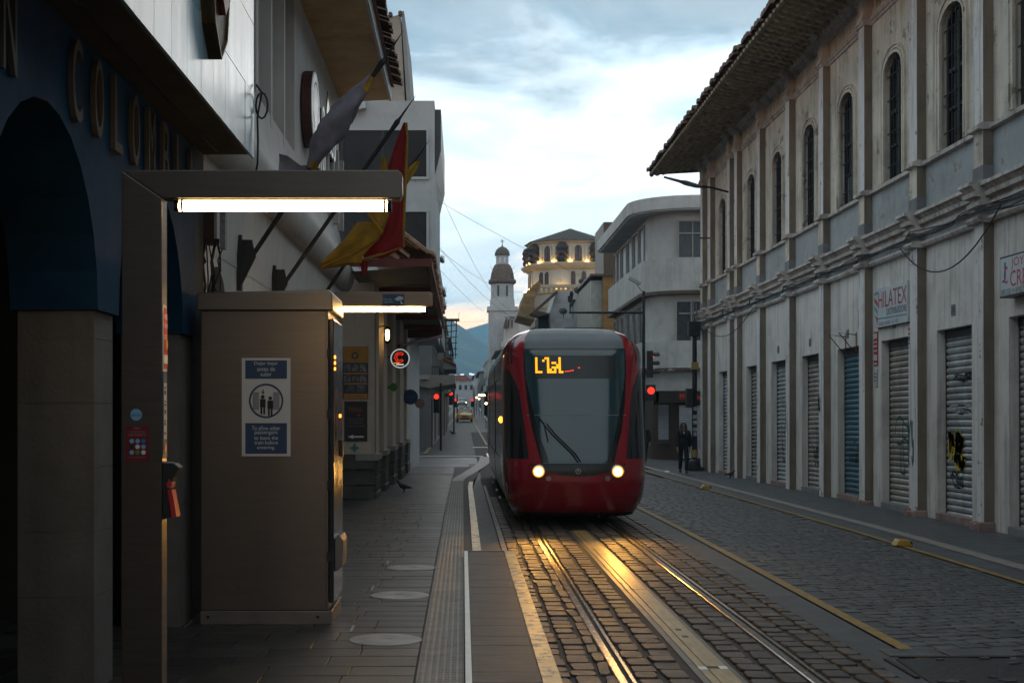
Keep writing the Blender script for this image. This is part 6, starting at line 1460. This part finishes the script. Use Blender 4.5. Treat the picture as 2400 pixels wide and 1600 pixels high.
for k, (px, py) in enumerate(((1034, 610), (1038, 690), (1038, 720))):
    p = at(px, py, 79); mb = MB()
    for q in range(26): mb.tube([p + Vector((rnd.uniform(-.25, .2), rnd.uniform(-.3, .6), -.1)), p + Vector((rnd.uniform(-.3, .3), rnd.uniform(-.3, .6), rnd.uniform(.1, .5)))], [.03, .004], 3)
    mb.build('planter', mat('dry_plants', (.06, .045, .03), .9, var=.5), b)
mb = MB(); mb.box(-2.4, -1.6, 79, 82, 10.5, 11.3); mb.build('roof_hut', mat('hut_brown', (.09, .05, .045), .8), b)
mb = MB(); p = at(1019, 557, 66); mb.lathe([(.02, 0), (.16, .06), (.2, .1)], tuple(p), 12, axis='y'); mb.tube([p, p + Vector((-.1, .1, -.7))], .02, 5); tag(mb.build('satellite_dish', DKMET), 'small dark satellite dish on the edge of the white corner block', 'satellite dish')
block('pale pink house with dark shopfront behind the round signs', -2.55, 1, 66, 78, 7.0, FPK, 1, 3, 4.3)
cn = thing('concrete_canopy', 'wide beige concrete canopy over the shops past the round signs', 'canopy', (-2, 80, 3.4))
mb = MB(); mb.prism([(-3.5, 4.02), (-.42, 4.02), (-.42, 3.55), (-1.85, 3.30), (-3.5, 3.62)], 'y', 77.8, 92); mb.build('slab', mat('canopy_beige', (.30, .28, .25), .8, var=.1), cn)
mb = MB(); mb.box(-3.5, -1.85, 77.7, 77.79, 3.78, 4.03); mb.build('white_edge', FW, cn)
block('house with a jumble of iron balconies and an orange tiled awning', -1.35, 1, 102, 124, 8.6, FCR, 2, 2.6, 3.8, {0: (.5, False), 1: (.55, False)})
aw = thing('tiled_awning', 'little orange tiled awning below the iron balconies on the left', 'awning', (-.9, 104, 5))
mb = MB(); mb.prism([(-1.4, 5.7), (-.55, 5.25), (-.5, 5.0), (-1.4, 5.0)], 'y', 100, 112); mb.build('underside', FGR, aw)
mb = MB(); mb.prism([(-1.4, 5.85), (-.5, 5.4), (-.5, 5.27), (-1.4, 5.72)], 'y', 99.8, 112); mb.build('tiles', mat('orange_tiles', (.32, .11, .04), .8, var=.4, scale=6), aw)
sc_ = thing('balcony_rack', 'rickety iron frame of shelves on the left balcony against the mountain', 'frame', (-.9, 101.5, 5.8))
mb = MB()
for x in (-1.3, -.9, -.55): mb.tube([(x, 101.5, 5.8), (x + .1, 101.5, 8.6)], .035, 5)
for k in range(6): mb.tube([(-1.35, 101.5, 6.0 + .42 * k), (-.40, 101.5, 6.1 + .42 * k)], .03, 5)
mb.box(-1.35, -.25, 101, 103, 8.55, 8.62); mb.tube([(-.3, 101.5, 8.6), (-.28, 101.5, 9.1)], .02, 4); mb.build('bars', DKMET, sc_)
block('narrow cream house beyond the orange tiled awning', -1.55, 1, 126, 150, 8.4, FCR, 2, 2.6, 4.6, roof=TILEM)
block('grey house fronting the street left of the distant signals', -1.9, 1, 152, 185, 8.0, FGR, 1, 2.8, 5.2, roof=TILEM)
block('pale house on the left just before the end of the street', -2.6, 1, 188, 250, 9.0, FW, 1, 2.8, 6.2, roof=TILEM)
end = thing('end_house', 'white house with red roof closing the far end of the street', 'building', (-.5, 345, g(345)))
mb = MB(); mb.box(-7, 3.5, 345, 352, g(345) - .5, 9.6); mb.build('wall', FW, end)
mb = MB(); mb.prism([(-3.4, 9.6), (2.2, 9.6), (.8, 10.9), (-2.4, 10.9)], 'y', 344.5, 352); mb.build('roof', mat('red_roof', (.22, .07, .05), .8), end)
for k in range(6): win_face(end, -5 + 1.35 * k, -4.4 + 1.35 * k, 7.4, 8.5, 345, FDW, bars=0)
# far right row in front of the church
for k, (x, y0, y1, z1, m, l) in enumerate(((3.9, 150, 172, 8.3, FW, 'white house close behind the tram on the right side of the street'), (3.6, 215, 245, 9.6, FCR, 'cream house beyond the church on the right side of the street'), (3.0, 248, 290, 8.8, FGR, 'grey house far along the right side of the street'), (2.4, 295, 335, 9.4, FW, 'last pale house on the right before the end of the street'))):
    block(l, x, -1, y0, y1, z1, m, 1, 2.8, 5.6, {0: (.5, False)} if k < 2 else None, roof=TILEM if k != 1 else None, depth=7)
mb = MB(); p0 = at(1121, 926, 148); p1 = at(1137, 926, 148); mb.tube([p0, p1], .09, 6); tag(mb.build('strip_lamp', glow('strip_lamp_glow', (1, .72, .42), 5)), 'glowing strip lamp over a shopfront beside the tram tail', 'lamp')
for (px, py, y, l) in ((1117, 931, 185, 'warm street light above the right distant signal'), (1139, 945, 120, 'low warm lamp beside the tail of the tram'), (1123, 934, 175, 'warm lamp left of the tram tail strip lamp')):
    p = at(px, py, y); r = thing('small_lamp', l, 'lamp', (p.x, y, g(y))); mb = MB(); mb.lathe([(.05, -.08), (.11, 0), (.05, .08)], tuple(p), 8); mb.build('bulb', WARM, r); mb = MB(); mb.tube([(p.x, y, g(y)), (p.x, y, p.z - .08)], .03, 5); mb.build('post', DKMET, r)

# ================================================================== RIGHT: ROUNDED CORNER BUILDING
CW = mat('corner_white_render', (.52, .52, .50), .85, var=.12, scale=.7, bump=.15, dirt=(.25, .23, .20), dscale=.9, damt=.6, streak=.3)
CWW = mat('corner_wall_recessed', (.48, .475, .46), .85, var=.12, scale=.7, dirt=(.22, .20, .18))
BRW = mat('ground_floor_brown', (.055, .035, .025), .7, var=.25, scale=1)
cb = thing('corner_building', 'rounded white modern corner building with deep roof slab', 'building', (10, 66, 0))
def cpath(off):
    """plan line of the curved front, pushed off metres outwards"""
    r_ = 2.0 + off; c = (10.55, 66.0); pts = [(26, 64 - off), (c[0], c[1] - r_)]
    pts += [(c[0] - r_ * math.sin(a), c[1] - r_ * math.cos(a)) for a in [math.pi / 2 * k / 10 for k in range(1, 11)]]
    return pts + [(c[0] - r_, 80.5)]
def cband(name, off, z0, z1, m, inner=-1.2):
    A = cpath(off); B = cpath(inner); mb = MB(); rows = []
    for a, b in zip(A, B): rows.append([(a[0], a[1], z0), (a[0], a[1], z1), (b[0], b[1], z1), (b[0], b[1], z0)])
    mb.grid(rows, closed=True); mb.poly(rows[0]); mb.poly(rows[-1]); return mb.build(name, m, cb, smooth=True)
cband('roof_slab', .95, 11.05, 11.62, CW, -3); cband('slab_soffit', .85, 10.98, 11.05, CWW, -3)
cband('upper_wall', -.02, 8.9, 11.0, CWW); cband('parapet_band', .32, 7.45, 8.92, CW); cband('ledge', .40, 7.30, 7.45, mat('brown_ledge', (.12, .09, .07), .8, var=.3))
cband('middle_wall', -.02, 5.1, 7.35, CWW); cband('parapet_band', .36, 3.98, 5.2, CW); cband('ledge', .45, 3.84, 3.98, mat('peeling_ledge', (.12, .07, .06), .8, var=.3, c2=(.35, .34, .32), c2t=(.55, .6), c2scale=3))
cband('fascia', .10, 2.9, 3.86, CWW); cband('ground_floor', -.12, -.4, 2.95, BRW)
for z0, z1, bars in ((8.95, 10.55, 1), (5.15, 6.95, 1)):
    w = win_face(cb, 9.72 if z0 > 8 else 9.62, 10.95, z0, z1, 64.02, CURT if z0 > 8 else GLASSW, mat('window_cream', (.33, .32, .29), .6), bars)
    mb = MB(); mb.box(9.72, 10.95, 63.94, 64.0, z1 - .55, z1 - .49); mb.build('transom', mat('window_cream', (.33, .32, .29), .6), w)
    win_face(cb, 11.4, 13, z0, z1, 64.02, GLASSW, FGR, 1)
for z0, z1 in ((8.95, 10.7), (5.2, 7.0)):
    for k, (a, b) in enumerate(((67, 68.6), (69.2, 70.9), (71.6, 73.4), (74.2, 76.2), (77, 78.3), (78.8, 80))): win_side(cb, 8.57, -1, a, b, z0, z1, FDW, mat('window_cream', (.33, .32, .29), .6))
for x0, x1, z0, z1 in ((8.85, 9.35, .72, 2.4), (9.72, 11.6, -.1, 2.35)):
    y = 64.12 if x0 > 9 else 64.6; mb = MB(); mb.box(x0, x1, y - .06, y, z0, z1); sh = mb.build('shutter', DKMET, cb)
    for k in range(int((z1 - z0) / .1)): mb = MB(); mb.prism([(y - .06, z0 + .1 * k), (y - .09, z0 + .05 + .1 * k), (y - .06, z0 + .1 + .1 * k)], 'x', x0 + .02, x1 - .02); mb.build('slat', mat('far_shutter', (.30, .31, .33), .5, var=.15), sh)
    mb = MB(); mb.box(x0 - .1, x1 + .1, y - .11, y + .02, z0 - .16, z0 - .01); mb.build('sill', BRW, sh)
mb = MB(); mb.box(8.6, 11.8, 63.9, 64.1, 2.42, 2.95); sgn = mb.build('shop_board', mat('shop_board_black', (.02, .012, .01), .5), cb)
mb = MB(); text(mb, 'Mayflower', (9.75, 63.89, 2.48), RX, UZ, 1.35, .34); mb.build('neon_lettering', glow('dim_neon', (1, .07, .02), .10), sgn)
mb = MB(); mb.box(8.55, 8.8, 63.9, 64.3, 2.3, 2.9); mb.build('meter_cabinet', DKMET, cb)

# ochre pillar house, dish house, octagon, eave house
oh = thing('ochre_house', 'narrow house with ochre end wall behind the rounded corner building', 'building', (9.5, 92, 0))
mb = MB(); mb.box(8.32, 16, 92.5, 104, -.3, 10.55); mb.build('wall', mat('greenish_render', (.29, .28, .23), .7, var=.15, dirt=(.18, .17, .13)), oh)
mb = MB(); mb.box(9.05, 9.75, 91.9, 92.5, -.3, 10.75); mb.build('ochre_pier', mat('ochre_tile', (.22, .11, .02), .5, var=.25, scale=1.5, stretch=(.3, .3, 3)), oh)
mb = MB(); mb.box(8.3, 9.06, 92.3, 92.49, 5.0, 10.5); mb.build('pale_pier', mat('pale_tile', (.28, .29, .25), .35, var=.2), oh)
mb = MB(); mb.box(8.2, 9.9, 91.7, 104, 10.76, 10.9); mb.box(9.2, 10.5, 93, 99, 10.9, 14.4); mb.build('upper_bay', mat('dark_bay', (.06, .035, .015), .5), oh)
dh = thing('dish_house', 'patched white gable house with three satellite dishes', 'building', (8, 106, 0))
def A2(px, py, y): p = at(px, py, y); return (p.x, p.z)
mb = MB(); mb.prism([A2(1292, 770, 106), A2(1287, 738, 106), A2(1305, 682, 106), A2(1378, 684, 106), A2(1400, 700, 106), A2(1405, 790, 106), A2(1290, 990, 106)][0:6] + [A2(1405, 960, 106), A2(1290, 960, 106)], 'y', 106, 114); mb.build('gable_wall', mat('patched_white', (.36, .36, .37), .9, var=.2, scale=.7, dirt=(.17, .15, .14), dscale=1.0, damt=.8), dh)
mb = MB(); mb.prism([A2(1243, 735, 105.5), A2(1305, 680, 105.5), A2(1308, 686, 105.5), A2(1258, 730, 105.5)], 'y', 105.4, 106.1); mb.prism([A2(1243, 735, 105.5), A2(1258, 728, 105.5), A2(1290, 735, 105.5), A2(1262, 742, 105.5)], 'y', 105.3, 107.5); mb.build('roof_edge', mat('weathered_roof', (.09, .05, .04), .8), dh)
mb = MB(); mb.prism([A2(1262, 742, 107), A2(1290, 735, 107), A2(1292, 960, 107), A2(1262, 960, 107)], 'y', 107.5, 112); mb.build('dark_doorway', mat('shadowy_room', (.05, .045, .04), .9), dh)
mb = MB(); mb.prism([A2(1236, 775, 104), A2(1258, 764, 104), A2(1260, 767, 104), A2(1240, 778, 104)], 'y', 103.5, 104.0); mb.build('lower_roof', TILEM, dh)
for k, (px, py, y, s, l) in enumerate(((1320, 729, 103, .30, 'round dark satellite dish low on the patched white house'), (1356, 680, 102, .33, 'wide dark satellite dish at the ridge of the patched white house'), (1364, 659, 101, .25, 'small dark satellite dish above the other two'))):
    p = at(px, py, y); r = thing('satellite_dish', l, 'satellite dish', tuple(p), 'satellite dishes on the white house')
    mb = MB(); rows = [[p + Vector((s * q * math.cos(a) * 1.0, -.12 * s + .3 * s * q * q, s * q * math.sin(a) * .78)) for a in [2 * math.pi * j / 18 for j in range(18)]] for q in (.05, .4, .7, 1)]; mb.grid(rows, closed=True); mb.poly(rows[0]); mb.build('dish', mat('dish_grey', (.05, .045, .05), .6), r, smooth=True)
    mb = MB(); mb.tube([p + Vector((0, .2 * s, -s * .1)), p + Vector((.05, .3, -s * 1.6))], .03, 5); mb.tube([p + Vector((0, 0, -s * .7)), p + Vector((.1, -.5 * s, -.1))], .015, 4); mb.build('mount', DKMET, r)
mb = MB(); p = at(1343, 712, 100); mb.tube([p + Vector((0, 0, -1.0)), p], .03, 5); mb.tube([p + Vector((-.2, 0, -.2)), p + Vector((.12, 0, .3))], .11, 6); tag(mb.build('roof_antenna', DKMET), 'dark bundled antenna stump between the satellite dishes', 'antenna')
TW_ = mat('tower_cream', (.50, .475, .41), .8, var=.06, scale=.5, dirt=(.3, .27, .2), dscale=.6, damt=.4); TWO = mat('tower_ochre_cornice', (.42, .35, .24), .8, var=.12)
UPL = glow('uplight_glow', (1.0, .56, .12), 14)
ot = thing('octagonal_tower', 'cream octagonal tower with tiled roof and glowing wall lamps', 'building', (9.35, 134, 13))
OC = Vector((10.1, 134, 0))
def ring8(rad, z, a0=R(-112.5 + 7)): return [Vector((OC.x + rad * math.cos(a0 + k * math.pi / 4), OC.y + rad * math.sin(a0 + k * math.pi / 4), z)) for k in range(8)]
def oct_(name, rings, m): mb = MB(); rows = [ring8(r_, z) for r_, z in rings]; mb.grid(rows, closed=True); mb.poly(rows[0]); mb.poly(rows[-1]); return mb.build(name, m, ot)
def pz2(py, y=130.5): return 2 - (py - 965) * y / F
oct_('lower_storey', [(4.1, 0), (4.1, 12.8)], TW_); oct_('base_cornice', [(4.0, 12.75), (4.55, 12.95), (4.55, 13.2), (4.2, 13.3)], TWO)
oct_('middle_storey', [(4.05, 13.3), (4.05, 15.2)], TW_); oct_('mid_cornice', [(4.05, 15.05), (4.55, 15.25), (4.75, 15.5), (4.75, 15.62), (4.2, 15.75)], TWO)
oct_('upper_storey', [(3.95, 15.7), (3.95, 17.7)], TW_); oct_('top_cornice', [(3.9, 17.45), (4.25, 17.6), (4.25, 17.75), (3.9, 17.8)], TWO)
oct_('roof', [(4.5, 17.74), (.05, 19.25)], mat('tower_roof', (.055, .05, .042), .85, var=.4, scale=2, bump=.4))
def on_face(k, u, z, rad, out=0):
    a, b = ring8(rad, 0)[k], ring8(rad, 0)[(k + 1) % 8]; n = Vector(((a + b).x / 2 - OC.x, (a + b).y / 2 - OC.y, 0)).normalized(); p = a.lerp(b, u) + n * out; p.z = z; return p, (b - a).normalized(), n
def arch_win(k, u, z0, z1, hw, rad):
    p, t, n = on_face(k, u, 0, rad, .02); pts = [(-hw, z0), (-hw, z1 - hw)] + [(-hw * math.cos(math.pi * i / 8), z1 - hw + hw * math.sin(math.pi * i / 8)) for i in range(1, 8)] + [(hw, z1 - hw), (hw, z0)]
    mb = MB(); A = [p + t * (x * 1.28) + Vector((0, 0, z0 + (z - z0) * 1.06)) for x, z in pts]; B = [a + n * .12 for a in A]; I = [p + t * x + Vector((0, 0, z)) + n * .12 for x, z in pts]
    m_ = len(pts); mb.add(A + B + I, [(i, i + 1, m_ + i + 1, m_ + i) for i in range(m_ - 1)] + [(m_ + i, m_ + i + 1, 2 * m_ + i + 1, 2 * m_ + i) for i in range(m_ - 1)]); w = mb.build('window', TW_, ot)
    mb = MB(); mb.poly([p + t * x + Vector((0, 0, z)) + n * .05 for x, z in pts]); mb.build('pane', mat('tower_glass', (.05, .045, .05), .2, var=.6, scale=2), w)
    mb = MB(); 
    for xx in (-hw, 0, hw): c = p + t * xx + n * .08; mb.tube([c + Vector((0, 0, z0)), c + Vector((0, 0, z1 - (hw if xx else 0.02)))], .045, 4)
    mb.build('sash', mat('maroon_sash', (.06, .012, .012), .6), w)
def uplight(k, u, z, rad, tall=False):
    p, t, n = on_face(k, u, z, rad, .30); mb = MB(); h = .10; w = .12
    mb.add([p + t * a * w + n * b * .10 + Vector((0, 0, c * h)) for a in (-1, 1) for b in (-1, 1) for c in (0, 1)], [(0, 1, 3, 2), (4, 5, 7, 6), (0, 1, 5, 4), (2, 3, 7, 6), (1, 3, 7, 5)]); mb.build('uplight', UPL, ot)
    if tall:
        mb = MB(); q, t, n = on_face(k, u, z + .2, rad, .0); rows = [[q + t * (.17 * math.cos(a)) + n * (.17 * math.sin(a)) + Vector((0, 0, d)) for a in [math.pi * j / 6 for j in range(7)]] for d in (0, 1.25)]; mb.grid(rows); mb.build('pilaster', TW_, ot, smooth=True)
for k in range(8):
    if k in (3, 4): continue
    for u in (.30, .50) if k in (7, 5) else (.34, .66): arch_win(k, u, 13.55, 14.9, .23, 4.05)
    arch_win(k, .5, 15.85, 17.3, .33, 3.95)
    uplight(k, .06, 13.32, 4.05); uplight(k, .92, 13.32, 4.05); uplight(k, .24, 15.76, 3.95, True); uplight(k, .76, 15.76, 3.95, True)
    p, t, n = on_face(k, 0.0, 0, 3.95, .12)
    mb = MB(); mb.lathe([(.42, 15.75), (.55, 16.05), (.42, 16.3), (.62, 16.5), (.5, 16.75), (.60, 17.0), (.45, 17.35), (.2, 17.5)], (p.x, p.y, 0), 8); mb.build('corner_grille', mat('wicker_grille', (.035, .028, .026), .7, var=.5, scale=6), ot)
eh = thing('eave_house', 'cream house with broad brown eave in front of the octagonal tower', 'building', (7, 122, 0))
mb = MB(); mb.box(5.95, 15, 122, 150, -.3, 12.0); mb.build('wall', TW_, eh)
mb = MB(); mb.prism([(4.55, 10.0), (5.1, 11.8), (6.3, 12.9), (6.5, 12.7), (5.95, 11.3), (5.95, 9.6)], 'y', 118, 127); mb.build('eave', mat('brown_eave', (.27, .17, .07), .8, var=.5, scale=1.2, stretch=(1, .4, 3)), eh)
mb = MB()
for k in range(9): mb.box(5.6, 5.95, 121.6 + k * .0, 122.0, 11.3, 11.6) if k == 0 else mb.box(6.0 + .42 * k, 6.2 + .42 * k, 121.8, 122.0, 12.25, 12.6)
mb.box(5.9, 12, 121.7, 122, 12.6, 12.9); mb.box(5.9, 12, 121.85, 122, 10.8, 11.0); mb.build('dentil_course', TWO, eh)
for k in range(3): win_face(eh, 6.6 + 1.2 * k, 7.2 + 1.2 * k, 8.6, 10.4, 122, GLASSW, TWO, 1)

# ================================================================== CHURCH
CHW = mat('church_white', (.42, .44, .45), .85, var=.08, scale=.6, dirt=(.26, .25, .24), dscale=.8, damt=.5, streak=.4); BRT = mat('brown_dome_tile', (.12, .07, .05), .7, var=.4, scale=3)
YC = 200
def cz(py): return 2 - (py - 965) * YC / F
def cxx(px): return (px - 1085) * YC / F
ch = thing('church_tower', 'white church tower with brown tiled domes and cross', 'church tower', (cxx(1178), YC, 0))
CC = (cxx(1178), YC + 1.9)
def cring(r_, z, n=8): return [(CC[0] + r_ * math.cos(math.pi / 8 + 2 * math.pi * k / n), CC[1] + r_ * math.sin(math.pi / 8 + 2 * math.pi * k / n), z) for k in range(n)]
def cpart(name, prof, m, n=8, smooth=False): mb = MB(); rows = [cring(r_, cz(py), n) for r_, py in prof]; mb.grid(rows, closed=True); mb.poly(rows[0]); mb.poly(rows[-1]); return mb.build(name, m, ch, smooth=smooth)
mb = MB(); mb.box(CC[0] - 1.95, CC[0] + 1.95, CC[1] - 1.9, CC[1] + 1.9, -.5, cz(728)); mb.box(CC[0] - 2.1, CC[0] + 2.1, CC[1] - 2.05, CC[1] + 2.05, cz(845), cz(838)); mb.box(CC[0] - 2.15, CC[0] + 2.15, CC[1] - 2.1, CC[1] + 2.1, cz(728), cz(718)); mb.build('shaft', CHW, ch)
cpart('lower_belfry', [(1.9, 718), (1.85, 700), (1.75, 698), (1.72, 662)], CHW); cpart('belfry_cornice', [(1.75, 664), (2.1, 660), (2.1, 655), (1.8, 652)], BRT)
cpart('bell_dome', [(1.82, 652), (1.72, 640), (1.5, 628), (1.15, 618), (1.0, 617)], BRT)
cpart('lantern', [(.95, 617), (.95, 596)], CHW); cpart('lantern_dome', [(1.08, 596), (1.06, 590), (.9, 583), (.55, 577), (.12, 574), (.08, 570)], mat('dome_olive_tile', (.10, .085, .06), .7, var=.4, scale=3), 12)
mb = MB(); z0, z1 = cz(571), cz(557); mb.box(CC[0] - .05, CC[0] + .05, CC[1] - .05, CC[1] + .05, z0, z1); mb.box(CC[0] - .26, CC[0] + .26, CC[1] - .04, CC[1] + .04, z0 + .5, z0 + .6); mb.build('cross', DKMET, ch)
for dx in (-.62, .62):
    mb = MB(); mb.box(CC[0] + dx - .14, CC[0] + dx + .14, CC[1] - 1.78, CC[1] - 1.55, cz(693), cz(668)); w = mb.build('belfry_opening', mat('church_dark', (.05, .055, .06), .8), ch)
for dx in (-.32, .32):
    mb = MB(); mb.box(CC[0] + dx - .12, CC[0] + dx + .12, CC[1] - .95, CC[1] - .8, cz(614), cz(601)); mb.build('lantern_opening', mat('church_sky_opening', (.55, .62, .66), .8), ch)
mb = MB()
for k in range(5):   # lattice of pale tiles on the dome front
    for s in (-1, 1):
        a = Vector((CC[0] + (-.8 + .4 * k), CC[1] - 1.66, cz(650))); b = a + Vector((s * .9, .42, cz(622) - cz(650))); mb.tube([a, (a + b) / 2 + Vector((0, -.09, .06)), b], .035, 4)
mb.build('tile_lattice', mat('lattice_tile', (.25, .20, .15), .7), ch)
for k in (-1.7, -.55, .55, 1.7):
    mb = MB(); mb.box(CC[0] + k - .12, CC[0] + k + .12, CC[1] - 2.02, CC[1] - 1.88, 5, cz(735)); mb.build('pilaster', CHW, ch)
nv = thing('church_nave', 'white church gable with paired windows beside the tower', 'church', (cxx(1205), YC - 4, 0))
PKW = mat('church_pale_pink', (.46, .42, .41), .85, var=.08, dirt=(.3, .26, .25))
mb = MB(); mb.prism([A2(1178, 960, 194), A2(1178, 820, 194), A2(1184, 772, 194), A2(1184, 752, 194), A2(1200, 740, 194), A2(1216, 750, 194), A2(1218, 820, 194), A2(1222, 960, 194)], 'y', 194, 199); mb.build('gable', PKW, nv)
mb = MB(); mb.prism([A2(1174, 812, 193.5), A2(1222, 812, 193.5), A2(1222, 800, 193.5), A2(1174, 800, 193.5)], 'y', 193.4, 194); mb.prism([A2(1182, 742, 193.5), A2(1218, 742, 193.5), A2(1218, 738, 193.5), A2(1182, 738, 193.5)], 'y', 193.2, 194.2); mb.build('cornice', CHW, nv)
for px in (1192, 1200):
    x0, za = A2(px - 1.6, 768, 193.9); x1, zb_ = A2(px + 1.6, 750, 193.9); win_face(nv, x0, x1, za, zb_, 193.98, FDW, PKW, 0)
mb = MB(); mb.prism([A2(1179, 770, 193.8), A2(1183, 752, 193.8), A2(1187, 742, 193.8), A2(1190, 770, 193.8)], 'y', 193.0, 193.9); mb.build('brown_turret', BRT, nv)
mb = MB()
for k in range(6): p = at(1168 - 5 * k, 845 + 14 * k, 180 - 2 * k); mb.box(p.x - .6, p.x + .9, 178, 186, -.3, p.z)
mb.build('stepped_facade', CHW, nv)

# ================================================================== HILLS, WIRES, HAZE
HILL = mat('hill_forest', (.030, .050, .040), .95, var=.5, scale=.01, c2=(.06, .07, .05), c2t=(.5, .6), c2scale=.02)
def hill(name, prof, y, depth, seed):
    """ridge: prof gives (photo px, py) along the crest at distance y; slopes fall towards and away from the street"""
    from mathutils import noise
    crest = [at(px, py, y) for px, py in prof]; mb = MB(); rows = []; n = 90
    x0, x1 = crest[0].x, crest[-1].x
    def cz_(x):
        for a, b in zip(crest, crest[1:]):
            if x <= b.x: return a.z + (b.z - a.z) * (x - a.x) / (b.x - a.x)
        return crest[-1].z
    for j in range(25):
        v = j / 24; row = []
        for i in range(n + 1):
            x = x0 + (x1 - x0) * i / n; prof_ = 1 - abs(v - .6) / .6 if v < .6 else 1 - (v - .6) / .4
            nz = noise.fractal(Vector((x * .006, v * 3 + seed, seed)), 1, 2, 5) * .16
            row.append((x, y + depth * (v - .6), cz_(x) * max(0, (prof_ ** .9) * (1 + nz * (1 - prof_ * .75))) - 1.5))
        rows.append(row)
    mb.grid(rows); return tag(mb.build(name, HILL, smooth=True, origin=(0, 0, 0)), kind='structure')
hill('hills', [(300, 735), (700, 715), (950, 712), (1030, 733), (1050, 742), (1066, 752), (1090, 768), (1118, 786), (1145, 802), (1250, 850), (1500, 900), (2200, 930)], 2000, 1300, 1.0)
hill('far_hills', [(0, 760), (700, 790), (1000, 785), (1070, 770), (1100, 760), (1125, 752), (1150, 745), (1200, 740), (1500, 735), (2400, 770)], 2900, 1200, 5.0)
mb = MB()
for k in range(60):
    px = rnd.uniform(1048, 1112); py = rnd.choice([rnd.uniform(848, 868), rnd.uniform(885, 905), rnd.uniform(820, 900)]); y = 1250 + (900 - py) * 9
    p = at(px, py, y - 6); s = rnd.uniform(.6, 1.8); mb.box(p.x - s, p.x + s, p.y - 2, p.y + 2, p.z - s * .6, p.z + s * .7)
tag(mb.build('hillside_houses', glow('hillside_house_lights', (.75, .85, .9), .9), origin=(0, 0, 0)), kind='stuff')
wires = [((1000, 455, 52), (1700, 735, 120), 1.2), ((1000, 560, 52), (1235, 680, 130), .8), ((1010, 400, 52), (1260, 700, 130), 3.0), ((1020, 620, 80), (1180, 755, 190), .6), ((1015, 560, 66), (1330, 770, 100), 1.5), ((1040, 752, 150), (1180, 748, 190), .2)]
LB = ['thin wire crossing the sky from the white block to the ochre house', 'thin wire crossing in front of the church domes', 'slack wire hanging steeply from the white block', 'low wire from the balconies to the church tower', 'wire running from the white block to the satellite dish house', 'faint level wire across the pink sky above the mountain']
for (a, b, s), l in zip(wires, LB):
    mb = MB(); mb.tube(sag(at(*a), at(*b), s, 14), .005 + .00005 * a[2], 4); tag(mb.build('overhead_wire', mat('thin_wire_grey', (.10, .11, .12), .6)), l, 'wire', 'overhead wires across the sky')
mb = MB(); mb.box(-2950, 2950, -600, 4300, -3.2, 225)
hz = bpy.data.materials.new('haze_air'); hz.use_nodes = True; nt_h = hz.node_tree; nt_h.nodes.clear()
ho = nt_h.nodes.new('ShaderNodeOutputMaterial'); hv = nt_h.nodes.new('ShaderNodeVolumePrincipled'); hv.inputs['Color'].default_value = (.36, .74, 1, 1); hv.inputs['Density'].default_value = .00031; hv.inputs['Anisotropy'].default_value = .0
nt_h.links.new(hv.outputs[0], ho.inputs['Volume'])
tag(mb.build('haze', hz, origin=(0, 0, 0)), kind='stuff')
